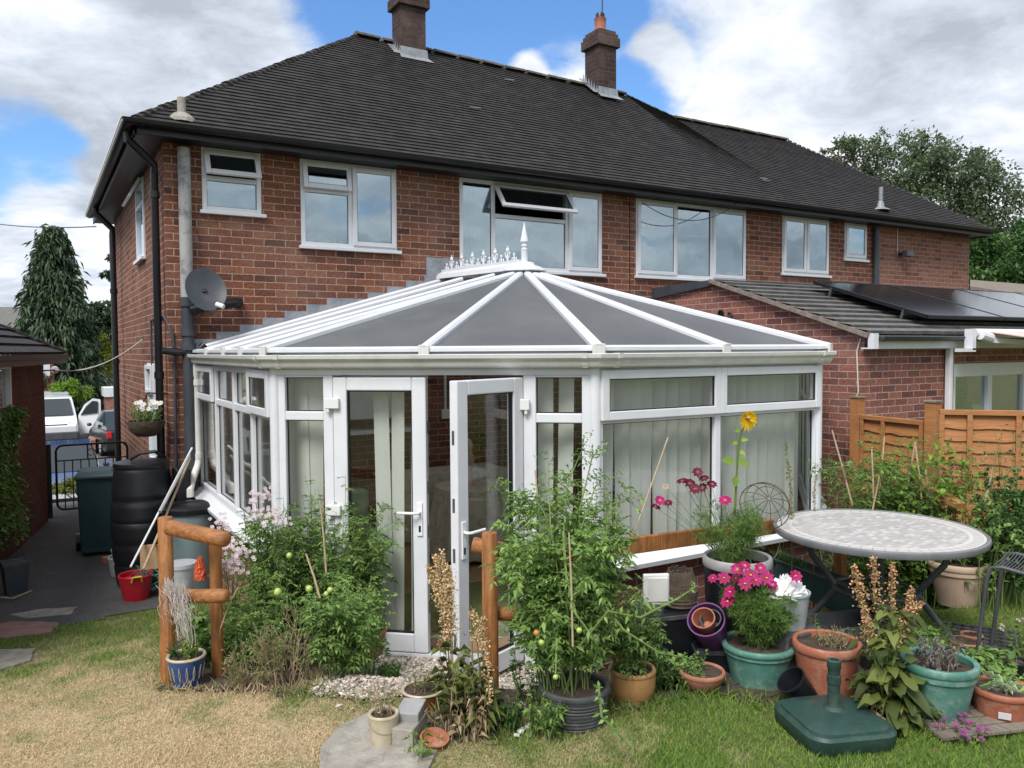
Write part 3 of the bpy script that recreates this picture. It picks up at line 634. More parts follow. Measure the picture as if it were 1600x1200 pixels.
mkwin(2, dict(mull=[m1, m2], tran=[(m1+.028, m2-.028, 4.09)], lights=[(m1+.0, m2-.0, 4.10, z1-.03, 38), (m1+.028, m2-.028, z0+.05, 4.064, None), (x0+.05, m1-.028, z0+.05, z1-.05, None), (m2+.02, x1-.02, z0+.03, z1-.03, 0)]))
x0, x1, z0, z1 = WIN[3]; m1, m2 = x0+(x1-x0)*.345, x0+(x1-x0)*.672
mkwin(3, dict(mull=[m1, m2], lights=[(x0+.02, m1-.01, z0+.03, z1-.03, 0), (m1+.028, m2-.028, z0+.05, z1-.05, None), (m2+.01, x1-.02, z0+.03, z1-.03, 0)]))
x0, x1, z0, z1 = WIN[4]; m = (x0+x1)/2; mkwin(4, dict(mull=[m], lights=[(x0+.02, m-.01, z0+.03, z1-.03, 0), (m+.01, x1-.02, z0+.03, z1-.03, 0)]))
x0, x1, z0, z1 = WIN[5]; mkwin(5, dict(lights=[(x0+.02, x1-.02, z0+.03, z1-.03, 0)]))
# side windows (plane x = HX0)
for (a, b, c, d), tl in zip(SW, (28, 0)):
    f = MB(); frame(f, a, b, c, d, .055, -.02, .05); f.box(a+.05, b-.05, -.018, .048, c+(d-c)*.7-.025, c+(d-c)*.7+.025)
    f.box(a-.03, b+.03, -.06, 0, c-.04, c+.0)
    g = MB(); g.box(a+.05, b-.05, .012, .018, c+.05, d-.05)
    s = MB(); frame(s, a+.01, b-.01, c+(d-c)*.7, d-.02, .05, -.05, -.015)
    R = Matrix.Rotation(-radians(tl), 3, 'X'); piv = Vector((0, -.03, d)); s.v = [tuple(R @ (Vector(v)-piv)+piv) for v in s.v]
    for q in (f, g, s): q.v = [(HX0+v[1], v[0], v[2]) for v in q.v]
    w = f.build('window', 'upvc', house, bevel=.004); g.build('pane', 'glassup', w); s.build('sash', 'upvc', w, bevel=.004)
# roof in overlapping courses
EX0, EX1, EY = .87, 16.35, -.38
EZ = 4.63; RY = 2.95
top = [(4.45, 7.23), (9.75, 7.13), (10.95, 6.88), (14.2, 6.86)]
ev = [(EX0, EZ), (9.75, EZ), (10.95, EZ), (EX1, EZ)]
def courses(mb, bot, topp, rows, lift=.017, seed=1, seg=.165):
    """bot/topp: matching 3D polylines; each course a slightly tilted strip of separate tiles"""
    R = random.Random(seed)
    def P(t, u):  # u along polyline by index
        i = min(int(u), len(bot)-2); k = u-i
        return Vector(bot[i]).lerp(Vector(bot[i+1]), k).lerp(Vector(topp[i]).lerp(Vector(topp[i+1]), k), t)
    nrmv = (Vector(bot[1])-Vector(bot[0])).cross(Vector(topp[0])-Vector(bot[0])).normalized()
    if nrmv.z < 0: nrmv = -nrmv
    for r in range(rows):
        t0, t1 = r/rows, (r+1)/rows
        for s in range(len(bot)-1):
            ln = (P(t0, s+.9999)-P(t0, s)).length; n = max(1, int(ln/seg))
            for k in range(n):
                u0, u1 = s+k/n, s+(k+1)/n-1e-6
                j = R.uniform(-.0012, .0012); o0 = nrmv*(lift+j); o1 = nrmv*.001
                a, b, c, d = P(t0, u0)+o0, P(t0, u1)+o0, P(t1, u1)+o1+nrmv*.002, P(t1, u0)+o1+nrmv*.002
                mb.add([a, b, c, d, a-nrmv*(lift+.004), b-nrmv*(lift+.004)], [(0, 1, 2, 3), (4, 5, 1, 0)])
mb = MB()
bot = [(x, EY, z) for x, z in ev]; tp = [(x, RY, z) for x, z in top]
courses(mb, bot, tp, 43)
BY = HD+.35
courses(mb, [(EX0, BY, EZ), (EX0, EY, EZ)], [(4.45, RY, 7.23), (4.45, RY, 7.23)], 40, seg=.5, seed=2)
courses(mb, [(EX1, EY, EZ), (EX1, BY, EZ)], [(14.2, RY, 6.86), (14.2, RY, 6.86)], 40, seg=.5, seed=3)
mb.add([(EX0, BY, EZ), (EX1, BY, EZ), (14.2, RY, 6.86), (10.95, RY, 6.88), (9.75, RY, 7.13), (4.45, RY, 7.23)], [(0, 1, 2, 3, 4, 5)])
roof = mb.build('roof', 'rooftile', house)
def ridgecaps(pts, r=.10, step=.42, seed=0):
    mb = MB(); R = random.Random(seed)
    for p, q in zip(pts[:-1], pts[1:]):
        p, q = Vector(p), Vector(q); n = max(1, int((q-p).length/step)); d = (q-p).normalized(); sd_ = d.cross(Vector((0, 0, 1))).normalized(); up = sd_.cross(d).normalized()
        for k in range(n):
            a, b = p.lerp(q, k/n)+up*R.uniform(-.004, .01), p.lerp(q, (k+1)/n-.01)+up*R.uniform(-.004, .01)
            vs = []; m = 7
            for e, rr in ((a, r*1.04), (b, r)):
                for i in range(m):
                    an = pi*i/(m-1); vs.append(e+sd_*cos(an)*rr+up*(sin(an)*rr*.62-.02))
            mb.add(vs, [(i, i+1, m+i+1, m+i) for i in range(m-1)]+[tuple(range(m))+(), tuple(range(2*m-1, m-1, -1))])
    return mb
rc = ridgecaps([(4.40, RY, 7.24), (9.75, RY, 7.145)]); rc.build('ridge_tiles', 'ridge', roof)
ridgecaps([(10.95, RY, 6.895), (14.2, RY, 6.875)], seed=4).build('ridge_tiles', 'ridge', roof)
for pts, sd_ in (([(EX0+.05, EY+.05, EZ+.03), (4.42, RY, 7.22)], 5), ([(EX1-.05, EY+.05, EZ+.03), (14.2, RY, 6.86)], 6), ([(9.75, RY, 7.13), (10.95, RY, 6.88)], 7)):
    ridgecaps(pts, r=.075, step=.11, seed=sd_).build('hip_tiles', 'rooftile', roof)
# a few slipped pale tiles
mb = MB()
for px, py in ((1193, 281), (1198, 284), (795, 127), (742, 171)):
    y0 = 0; best = None
    for k in range(400):
        yy = EY+k*.0085; p = onY(px, py, yy); t = (yy-EY)/(RY-EY); zz = EZ+t*2.6
        if p.z <= zz: best = p; break
    if best is not None: MB().beam(best+Vector((-.08, 0, .02)), best+Vector((.09, 0, .03)), .03, .01).build('slipped_tile', 'lead', roof)

# fascia, soffit, gutters
mb = MB(); mb.box(EX0+.04, EX1-.04, EY+.05, EY+.07, EZ-.115, EZ+.0); mb.box(EX0+.04, EX0+.06, EY+.05, BY-.05, EZ-.115, EZ); mb.box(EX1-.06, EX1-.04, EY+.05, BY, EZ-.115, EZ); mb.build('fascia', 'black', house)
mb = MB(); mb.box(EX0+.06, EX1-.06, EY+.07, .05, EZ-.095, EZ-.08); mb.box(EX0+.06, HX0+.05, .05, BY-.05, EZ-.095, EZ-.08); mb.build('soffit', 'black', house)
def gutter(pts, out, r=.058, m='black', name='gutter', parent=None, n=7):
    """half round channel swept along pts, opening upwards"""
    mb = MB(); pts = [Vector(p) for p in pts]; k = len(pts); vs = []; fs = []
    for i, p in enumerate(pts):
        if i == 0: d = pts[1]-pts[0]; sc = 1
        elif i == k-1: d = pts[-1]-pts[-2]; sc = 1
        else:
            a, b = (pts[i]-pts[i-1]).normalized(), (pts[i+1]-pts[i]).normalized(); d = a+b; sc = 1/max(.3, cos(a.angle(b)/2))
        d.z = 0; d.normalize(); sdv = Vector((d.y, -d.x, 0))*sc
        for rr in (r, r-.006):
            for j in range(n):
                an = pi+pi*j/(n-1); vs.append(p+sdv*cos(an)*rr+Vector((0, 0, sin(an)*rr)))
    w = 2*n
    for i in range(k-1):
        for j in range(n-1):
            fs.append((i*w+j, i*w+j+1, (i+1)*w+j+1, (i+1)*w+j)); fs.append((i*w+n+j+1, i*w+n+j, (i+1)*w+n+j, (i+1)*w+n+j+1))
        for j, l in ((0, n), (n-1, 2*n-1)): fs.append((i*w+j, i*w+l, (i+1)*w+l, (i+1)*w+j))
    for i in (0, k-1):
        fs.append(tuple(i*w+j for j in range(n)))
    mb.add(vs, fs); return mb.build(name, m, parent, smooth=True)
gutter([(EX0-.02, BY-.3, EZ-.0), (EX0-.02, EY-.02, EZ-.0), (EX1+.02, EY-.02, EZ-.0)], None, parent=house)
mb = MB(); mb.beam((EX0-.083, BY-.3, EZ+.008), (EX0-.083, EY-.08, EZ+.008), .012, .03); mb.beam((EX0-.083, BY-.3, EZ-.04), (EX0-.083, EY-.08, EZ-.04), .008, .012); tag(mb.build('gutter_lip', 'upvcold', house), 'pale weathered lip of the side gutter')
def pipe(parent, pts, r=.034, m='black', name='downpipe', collars=(), n=12):
    o = MB().tube(pts, r, n).build(name, m, parent, smooth=True)
    for c in collars:
        c = Vector(c); MB().tube([c-Vector((0, 0, .035)), c+Vector((0, 0, .035))], r*1.25, n).build('pipe_collar', m, o, smooth=True)
    return o
gx = HX0-.06
pipe(house, [(EX0, EY+.30, EZ-.06), (EX0, EY+.30, EZ-.13), (gx-.02, -.04+.1, EZ-.33), (gx-.02, .1, EZ-.42), (gx-.02, .1, .05)], .04, collars=[(gx-.02, .1, 4.0), (gx-.02, .1, 2.1), (gx-.02, .1, 1.2)])
pipe(house, [(EX0, 4.85, EZ-.05), (EX0, 4.85, EZ-.14), (gx-.06, 4.85, EZ-.36), (gx-.06, 4.85, EZ-.45), (gx-.06, 4.85, .0)], .045, collars=[(gx-.06, 4.85, 2.2), (gx-.06, 4.85, 3.3)])
pipe(house, [(13.03, -.07, EZ-.13), (13.03, -.07, 3.1)], .055, 'soil_pipe', collars=[(13.03, -.07, 3.45)])
# soil stack at the rear corner: pale peeling upper length, dark grey below
mb = MB(); mb.tube([(1.40, -.075, 2.92), (1.40, -.075, HZ-.14)], .064, 14); tag(mb.build('soil_stack', 'peel', house, smooth=True), 'whitish peeling upper soil pipe')
st = pipe(house, [(1.40, -.075, .1), (1.40, -.075, 2.93)], .062, 'soil_pipe', 'soil_stack', collars=[(1.40, -.075, 2.55), (1.40, -.075, 2.86), (1.40, -.075, 2.40)], n=16); st['label'] = 'dark grey lower soil pipe'
MB().tube([(1.42, -.12, 2.78), (1.62, -.13, 2.83), (1.86, -.12, 2.87), (1.93, -.05, 2.88), (1.93, .02, 2.88)], .052, 14).build('waste_branch', 'black', house, smooth=True)
MB().tube([(1.14, -.09, 2.36), (1.30, -.10, 2.34), (1.50, -.10, 2.36), (1.56, -.09, 2.42)], .038, 10).build('waste_branch', 'black', house, smooth=True)
MB().tube([(1.25, -.02, .6), (1.27, -.02, 2.3), (1.25, -.02, 2.55), (1.19, .05, 2.72), (1.19, .5, 2.74), (1.19, 1.2, 2.72)], .016, 8).build('cable_conduit', 'soil_pipe', house, smooth=True)
MB().tube([(1.19, 1.2, 2.73), (1.19, 1.22, 2.0)], .012, 6).build('cable_conduit', 'soil_pipe', house, smooth=True)
# chimneys
def chimney(x0, x1, y0, y1, zb, zc, zt, caps=True):
    mb = MB(); mb.box(x0, x1, y0, y1, zb, zc); c = mb.build('chimney', 'brickdark', house)
    mb = MB(); mb.box(x0-.055, x1+.055, y0-.055, y1+.055, zc-.001, zc+.17); mb.box(x0-.03, x1+.03, y0-.03, y1+.03, zc+.172, zc+.24); mb.box(x0-.0, x1+.0, y0-.0, y1+.0, zc+.242, zt); mb.build('chimney_cap', 'brickdark', c, bevel=.01)
    f = MB(); t = (y0-EY)/(RY-EY); zz = EZ+t*2.57
    f.add([(x0-.02, y0-.012, zz+.15), (x1+.02, y0-.012, zz+.15), (x1+.03, y0-.025, zz+.02), (x0-.03, y0-.025, zz+.02)], [(0, 1, 2, 3)])
    f.add([(x0-.03, y0-.025, zz+.02), (x1+.03, y0-.025, zz+.02), (x1+.08, y0-.14, zz-.07), (x0-.06, y0-.14, zz-.07)], [(0, 1, 2, 3)])
    for k in range(6):
        a = y0+k*.08; z = EZ+(a-EY)/(RY-EY)*2.57
        f.add([(x0-.01, a, z+.0), (x0-.01, a+.085, z+.07), (x0-.01, a+.05, z+.2)], [(0, 1, 2)])
        f.add([(x0-.12, a, z+.035), (x0-.008, a, z+.035), (x0-.008, a+.09, z+.105), (x0-.1, a+.09, z+.105)], [(0, 1, 2, 3)])
    f.build('lead_flashing', 'lead', c)
    return c
ch1 = chimney(5.01, 5.43, 2.58, 2.93, 6.3, 7.70, 8.3)
ch2 = chimney(8.83, 9.22, 2.58, 3.00, 6.3, 7.80, 8.10)
mb = MB(); mb.lathe([(.001, 8.03), (.12, 8.03), (.115, 8.08), (.10, 8.12), (.105, 8.30), (.115, 8.32), (.10, 8.33), (.09, 8.3), (.001, 8.29)], (9.02, 2.79, .03), 20); mb.build('chimney_pot', 'terracotta', ch2, smooth=True)
mb = MB(); mb.lathe([(.001, 8.42), (.075, 8.42), (.085, 8.40), (.085, 8.30), (.07, 8.29)], (9.02, 2.79, .03), 18); mb.build('chimney_cowl', 'black', ch2, smooth=True)
mb = MB(); mb.tube([(9.03, 2.74, 7.9), (9.03, 2.74, 9.8)], .013, 6); mb.build('aerial_pole', 'soil_pipe', ch2)
mb = MB(); mb.tube([(9.2, 2.8, 7.35), (9.55, 2.9, 7.0)], .008, 5); mb.build('aerial_cable', 'blackcable', ch2)
# flue pipes through the eaves
def on_roof(px, py):
    for k in range(600):
        yy = EY+k*.006; p = onY(px, py, yy)
        if p.z <= EZ+(yy-EY)/(RY-EY)*2.6: return p
p = on_roof(284, 183)
mb = MB(); mb.lathe([(.001, .20), (.036, .20), (.042, .19), (.042, -.05)], p, 16); fl = mb.build('flue_pipe', 'concrete', house, smooth=True)
mb = MB(); mb.lathe([(.045, .045), (.075, .03), (.12, -.02), (.13, -.06)], p, 14, sx=1.1); mb.build('mortar_collar', 'concrete', fl)
p = on_roof(1376, 326)
mb = MB(); mb.lathe([(.001, .38), (.036, .38), (.036, .0)], p, 14); fl = mb.build('flue_pipe', 'lead', house, smooth=True)
mb = MB(); mb.lathe([(.04, .13), (.06, .02), (.13, -.01), (.15, -.03)], p, 14, sx=1.3); mb.build('lead_slate', 'lead', fl)
# curtain and windowsill bits seen through the panes
def curtain(name, x0, x1, z0, z1, y, m, label, cat='curtain'):
    mb = MB(); n = 26; vs = []
    for i in range(n+1):
        x = x0+(x1-x0)*i/n; yy = y+.025*sin(i*1.9)+.01*sin(i*4.1)
        vs += [(x, yy, z0), (x, yy+.004, z1)]
    mb.add(vs, [(2*i, 2*i+2, 2*i+3, 2*i+1) for i in range(n)]); o = mb.build(name, m, smooth=True); tag(o, label, cat); return o
MT['curt'] = mat('curtain_cloth', (.42, .45, .44), (.5, .53, .52), rough=.95, nscale=4, trans=.3)
MT['curtg'] = mat('green_blind', (.25, .34, .24), (.30, .38, .28), rough=.95, nscale=4, trans=.2)
MT['yel'] = mat('yellow_sticker', (.6, .6, .05))
curtain('curtain', 4.74, 5.10, 3.42, 4.5, .16, 'curt', 'pale curtain gathered at the left of the upstairs three part window')
curtain('curtain', 6.5, 6.86, 3.42, 4.5, .16, 'curt', 'pale curtain gathered at the right of the upstairs three part window')
curtain('roller_blind', 7.6, 9.72, 3.45, 4.12, .2, 'curtg', 'greenish blind behind the three equal upstairs panes', 'blind')
def sillitem(x, z, h, r, m, name, label, cat):
    mb = MB(); mb.lathe([(.001, 0), (r*.8, 0), (r, h*.4), (r*.5, h*.75), (r*.62, h*.9), (.001, h)], (x, .14, z), 10); o = mb.build(name, m, smooth=True); tag(o, label, cat)
for px, hh, rr, mm, lab in ((522, .12, .03, 'white', 'small white ornament on the second upstairs window sill'), (532, .10, .035, 'tomgreen', 'green ornament on the second upstairs window sill'), (582, .1, .03, 'white', 'small white ornament behind the taller right pane of the second upstairs window')):
    sillitem(onY(px, 385, .14).x, 3.56, hh, rr, mm, 'ornament', lab, 'ornament')
def flowerhead(F, c, nrmv, r, petals, seed=0, w=.5, droop=.05):
    nv = nrm(np.array(nrmv, float)); a = np.cross(nv, [0, 0, 1.0]);
    if np.linalg.norm(a) < .1: a = np.cross(nv, [1.0, 0, 0])
    a = nrm(a); b = np.cross(nv, a)
    for k in range(petals):
        t = 2*pi*k/petals+seed; d = a*cos(t)+b*sin(t)+nv*.15
        F.leaf([np.array(c)+d*r*.12], d, r, r*w*2, droop=droop, up=nv[None], mid=.62)
bowl = thing('potted_plant', 'leafy potted plant behind the lower pane of the second upstairs window', 'potted plant', (2.98, .2, 3.56))
MB().lathe([(.001, 0), (.05, 0), (.07, .09), (.06, .09)], (2.98, .2, 3.56), 12).build('pot', 'white', bowl, smooth=True)
F = Fol(3); q = np.random.default_rng(3); D = q.normal(size=(60, 3)); D[:, 2] = abs(D[:, 2]); F.leaf(np.tile([2.98, .2, 3.65], (60, 1)), D, .16, .03); F.build('leaves', 'lime', bowl)
bowl = thing('potted_plant', 'pink flowering pot plant behind the taller right pane of the second upstairs window', 'potted plant', (3.6, .2, 3.56))
MB().lathe([(.001, 0), (.04, 0), (.055, .08), (.05, .08)], (3.60, .2, 3.56), 12).build('pot', 'white', bowl, smooth=True)
F = Fol(4)
for k in range(9): flowerhead(F, (3.6+random.uniform(-.06, .06), .18, 3.70+random.uniform(-.04, .06)), (0, -1, .2), .035, 6, k)
F.build('flowers', 'pinkfl', bowl)
# floodlight and its cable on the wing
fl = thing('floodlight', 'small dark security floodlight under the eaves of the far brick wing', 'light', (14.0, -.02, 3.9))
p = onY(1415, 397, -.1)
MB().box(p.x-.10, p.x+.12, -.2, -.1, p.z-.05, p.z+.06).build('housing', 'metalgrey', fl, bevel=.01)
MB().tube([(p.x, -.1, p.z), (p.x-.05, -.0, p.z)], .03, 8).build('bracket', 'black', fl)
MB().tube([(p.x-.12, -.012, p.z+.04), (p.x-.12, -.012, p.z+.5)], .008, 5).build('cable', 'white', fl)
# step flashing belongs to the conservatory
# ---------------------------------------------------------------- conservatory
cons = thing('conservatory', 'white framed conservatory with grey glazed hipped roof and one open door', 'conservatory', (4.43, -2, .1))
ZF, ZS, ZT = 2.215, .90, 1.86
class Facet:
    def __init__(s, p, q):
        s.p = Vector((*p, 0)); s.q = Vector((*q, 0)); s.d = (s.q-s.p).normalized(); s.n = Vector((s.d.y, -s.d.x, 0)); s.L = (s.q-s.p).length
    def pt(s, u, z, o=0): return s.p+s.d*u+s.n*o+Vector((0, 0, z))
    def bar(s, mb, u0, u1, z0, z1, o0=-.03, o1=.03):
        P = [s.pt(u0, z0, o1), s.pt(u1, z0, o1), s.pt(u1, z0, o0), s.pt(u0, z0, o0)]; Q = [p+Vector((0, 0, z1-z0)) for p in P]; mb.hexa(P+Q)
    def frame(s, mb, u0, u1, z0, z1, w, o0=-.03, o1=.03):
        s.bar(mb, u0, u0+w, z0, z1, o0, o1); s.bar(mb, u1-w, u1, z0, z1, o0, o1); s.bar(mb, u0+w, u1-w, z0, z0+w, o0, o1); s.bar(mb, u0+w, u1-w, z1-w, z1, o0, o1)
    def pane(s, u0, u1, z0, z1, parent, o=.0, gask=True):
        g = MB(); s.bar(g, u0, u1, z0, z1, o-.012, o-.006); g.build('pane', 'glass', parent)
        if gask: k = MB(); s.frame(k, u0, u1, z0, z1, .007, o-.016, o-.002); k.build('gasket', 'black', parent)
FL, FD, FC, FR, FS = [Facet(CONS[i], CONS[i+1]) for i in range(5)]
def lights(f, name, mulls, openers, zt=ZT, zb=ZS, parent=cons, top=ZF):
    """a glazed side: mulls = list of u positions, panes between them, openers = indices with a projecting top sash"""
    a = MB(); L = f.L; f.bar(a, 0, L, top-.05, top, -.034, .034); f.bar(a, 0, L, zb, zb+.055, -.034, .034)
    us = [0]+mulls+[L]
    for i, u in enumerate(us):
        w = .03 if 0 < i < len(us)-1 else .05
        if i == 0: f.bar(a, u, u+w, zb+.055, top-.05)
        elif i == len(us)-1: f.bar(a, u-w, u, zb+.055, top-.05)
        else: f.bar(a, u-w, u+w, zb+.055, top-.05)
    for i in range(len(us)-1):
        f.bar(a, us[i]+.03, us[i+1]-.03, zt-.03, zt+.03, -.029, .029)
    w = a.build(name, 'upvc', parent, bevel=.006)
    for i in range(len(us)-1):
        a0, a1 = us[i]+(.05 if i == 0 else .03), us[i+1]-(.05 if i == len(us)-2 else .03)
        f.pane(a0, a1, zb+.055, zt-.03, w)
        if i in openers:
            s = MB(); f.frame(s, a0-.03, a1+.03, zt-.005, top-.012, .062, .0345, .066); s.build('sash', 'upvc', w, bevel=.006)
            f.pane(a0+.032, a1-.032, zt+.057, top-.074, w, .055)
        else: f.pane(a0, a1, zt+.03, top-.05, w)
    return w
lights(FL, 'side_window', [.92, 1.75, 2.43], [0, 3])
lights(FC, 'front_window', [1.14], [0, 1])
lights(FR, 'side_window', [.8, 1.6], [])
lights(FS, 'side_window', [.8, 1.6, 2.4], [])
# door side
L = FD.L
a = MB(); FD.bar(a, 0, L, ZF-.045, ZF, -.034, .034); FD.bar(a, 0, .085, .13, ZF-.045); FD.bar(a, L-.085, L, .13, ZF-.045)
FD.bar(a, .385, .46, .13, ZF-.045, -.033, .033); FD.bar(a, 1.865, 1.955, .13, ZF-.045, -.033, .033)
for u0, u1 in ((.085, .385), (1.955, L-.085)):
    FD.bar(a, u0, u1, 1.84, 1.905, -.03, .03); FD.bar(a, u0, u1, .13, .30, -.03, .03); FD.bar(a, u0, u1, ZF-.06, ZF-.045, -.03, .03)
FD.bar(a, .46, 1.865, .13, .16, -.04, .04)
dw = a.build('door_frame', 'upvc', cons, bevel=.006)
for u0, u1 in ((.085, .385), (1.955, L-.085)): FD.pane(u0, u1, 1.905, ZF-.06, dw); FD.pane(u0, u1, .30, 1.84, dw)
def door(name, hinge_u, free_u, ang, label):
    """leaf built closed in the door side, then swung about its hinge"""
    s = 1 if free_u > hinge_u else -1; u0, u1 = min(hinge_u, free_u), max(hinge_u, free_u)
    hp = FD.pt(hinge_u, 0, .035)
    R = Matrix.Rotation(ang, 4, 'Z')
    def sw(mb): mb.v = [tuple((R @ (Vector(v)-hp))+hp) for v in mb.v]; return mb
    a = MB(); z0, z1 = .165, 2.155
    FD.bar(a, u0, u0+.105, z0, z1, -.02, .045); FD.bar(a, u1-.105, u1, z0, z1, -.02, .045)
    FD.bar(a, u0+.105, u1-.105, z0, z0+.135, -.02, .045); FD.bar(a, u0+.105, u1-.105, z1-.095, z1, -.02, .045)
    d = sw(a).build(name, 'upvc', cons, bevel=.008); d['label'] = label
    g = MB(); FD.bar(g, u0+.105, u1-.105, z0+.135, z1-.095, .008, .016); sw(g).build('pane', 'glass', d)
    k = MB(); FD.frame(k, u0+.105, u1-.105, z0+.135, z1-.095, .009, .0, .03); sw(k).build('gasket', 'black', d)
    hu = free_u-s*.05
    h = MB(); FD.bar(h, hu-.02, hu+.02, 1.02, 1.26, .045, .056); h.tube([FD.pt(hu, 1.19, .05), FD.pt(hu, 1.19, .09), FD.pt(hu-s*.02, 1.19, .10), FD.pt(hu-s*.15, 1.19, .10)], .011, 8)
    sw(h).build('handle', 'white', d, smooth=False, bevel=.003)
    kh = MB(); FD.bar(kh, hu-.008, hu+.008, 1.05, 1.095, .056, .058); sw(kh).build('keyhole', 'black', d)
    for z in (.55, 1.15, 1.93):
        hi = MB(); FD.bar(hi, hinge_u-.055, hinge_u+.055, z, z+.075, .047, .075); hi.tube([FD.pt(hinge_u-s*.03, z-.03, .06), FD.pt(hinge_u-s*.03, z, .06)], .012, 8)
        if ang: pass
        hi.build('hinge', 'white', d, bevel=.006)
    for z in (.45, 1.0, 1.32, 1.75):
        e = MB(); FD.bar(e, free_u-.0005 if s > 0 else free_u-.0015, free_u+.0015 if s > 0 else free_u+.0005, z, z+.09, .0, .02); sw(e).build('lock_strip', 'metalgrey', d)
    return d
door('door', .465, 1.165, 0, 'closed left leaf of the double door')
door('door', 1.86, 1.165, radians(63), 'right leaf of the double door standing open')
# corner covers
for f, g in ((FL, FD), (FD, FC), (FC, FR), (FR, FS)):
    mb = MB()
    c = f.pt(f.L, 0); m = (f.n+g.n).normalized(); mb.tube([c+m*.004+Vector((0, 0, .13 if f in (FD,) or g in (FD,) else ZS)), c+m*.004+Vector((0, 0, ZF))], .045, 12); mb.build('corner_post', 'upvc', cons, smooth=True)
# sweep of a profile along the eaves, mitred
def sweep(mb, path, prof, closed=True):
    P = [Vector((*p, 0)) for p in path]; k = len(P); n = len(prof); vs = []; fs = []
    for i, p in enumerate(P):
        ns = []
        if i > 0: d = (P[i]-P[i-1]).normalized(); ns.append(Vector((d.y, -d.x, 0)))
        if i < k-1: d = (P[i+1]-P[i]).normalized(); ns.append(Vector((d.y, -d.x, 0)))
        m = sum(ns, Vector()).normalized(); sc = 1/m.dot(ns[0])
        for o, z in prof: vs.append(p+m*sc*o+Vector((0, 0, z)))
    for i in range(k-1):
        for j in range(n if closed else n-1):
            fs.append((i*n+j, i*n+(j+1) % n, (i+1)*n+(j+1) % n, (i+1)*n+j))
    fs += [tuple(range(n)), tuple((k-1)*n+j for j in range(n-1, -1, -1))]
    return mb.add(vs, fs)
sweep(MB(), CONS, [(-.05, ZF+.001), (.05, ZF+.001), (.05, ZF+.12), (-.05, ZF+.12)]).build('eaves_beam', 'upvc', cons)
gut = sweep(MB(), CONS, [(.052, ZF+.012), (.105, ZF+.012), (.118, ZF+.03), (.120, ZF+.052), (.132, ZF+.062), (.150, ZF+.075), (.155, ZF+.10), (.145, ZF+.104), (.14, ZF+.07), (.11, ZF+.045), (.06, ZF+.03)]).build('gutter', 'upvcold', cons, smooth=True)
mb = MB()
for f, u in ((FL, FL.L-.05), (FD, .06), (FD, L-.07), (FC, .09), (FC, FC.L-.1)):
    P = [(.05, ZF+.006), (.11, ZF+.006), (.124, ZF+.03), (.127, ZF+.052), (.14, ZF+.06), (.157, ZF+.073), (.162, ZF+.107), (.05, ZF+.107)]
    MB().extr([f.pt(u, z, o) for o, z in P], f.d*.035).build('gutter_joint', 'upvcold', gut)
for nm, path, z in (('sill', [W0_, A_], ZS), ('sill', [B_, C_, D_, W1_], ZS)):
    sweep(MB(), path, [(-.06, z-.045), (.075, z-.075), (.15, z-.082), (.155, z-.05), (.07, z-.018), (.034, z-.001), (-.06, z-.001)]).build(nm, 'upvc', cons)
wl = MB()
sweep(wl, [W0_, A_], [(-.10, -.2), (.04, -.2), (.04, ZS-.06), (-.10, ZS-.06)]); sweep(wl, [B_, C_, D_, W1_], [(-.10, -.2), (.04, -.2), (.04, ZS-.06), (-.10, ZS-.06)])
wl.build('dwarf_wall', 'brick3', cons)
sweep(MB(), [A_, B_], [(-.10, -.2), (.06, -.2), (.06, .12), (-.10, .12)]).build('threshold', 'concrete', cons)
# roof
ZE = ZF+.125; RZ = 3.20; HUB = Vector((4.43, -1.95, RZ-.055)); RW = Vector((4.43, 0, RZ))
def sag(mb): mb.v = [(a, b, c-.055*max(0, min(1, -b/1.95))) for a, b, c in mb.v]; return mb
def eo(f, u, o=.06): return f.pt(u, ZE, o)
def corner(f, g, o=.07):
    m = (f.n+g.n).normalized(); return f.pt(f.L, ZE, 0)+m*(o/m.dot(f.n))
cA, cB, cC, cD = corner(FL, FD), corner(FD, FC), corner(FC, FR), corner(FR, FS)
eW0, eW1 = eo(FL, 0, .07), eo(FS, FS.L, .07)
def panel(name, pts, bars=12):
    pts = [Vector(p) for p in pts]; n = (pts[1]-pts[0]).cross(pts[2]-pts[0]).normalized(); n = n if n.z > 0 else -n
    mb = MB(); mb.extr([p-n*.012 for p in pts], n*.024); return mb.build(name, 'poly', cons)
def beamroof(mb, p, q, w=.06, h=.035, lift=.03):
    p, q = Vector(p), Vector(q); d = (q-p).normalized(); s = d.cross(Vector((0, 0, 1))).normalized(); u = s.cross(d).normalized()
    c = [(-w/2, -.01), (-w/2, h*.45), (-w*.3, h), (w*.3, h), (w/2, h*.45), (w/2, -.01)]
    A = [p+s*x+u*(z+lift-.012) for x, z in c]; mb.extr(A, q-p)
# left slope (bars at right angles to the wall), ridge from the wall to the hub
us = [0, .92, 1.75, 2.43, 3.12]
def ridgept(y): return Vector((4.43, max(-1.95, min(0, y)), RZ-.055*max(0, min(1, -y/1.95))))
pl = []
ebs = [eo(FL, u, .07) for u in us[:-1]]+[cA]
rts = [ridgept(-.0), ridgept(-.75), ridgept(-1.5), HUB, HUB]
for i in range(4):
    pts = [ebs[i], ebs[i+1], rts[i+1]]
    if (rts[i]-rts[i+1]).length > .01: pts.append(rts[i])
    panel('roof_panel', pts)
ebd = [cA, (cA+cB)/2, cB]; ebc = [cB, (cB+cC)/2, cC]; ebr = [cC, (cC+cD)/2, cD]
for arr in (ebd, ebc, ebr):
    for i in range(2): panel('roof_panel', [arr[i], arr[i+1], HUB])
ebs2 = [cD, eo(FS, .8, .07), eo(FS, 1.6, .07), eo(FS, 2.4, .07), eW1]
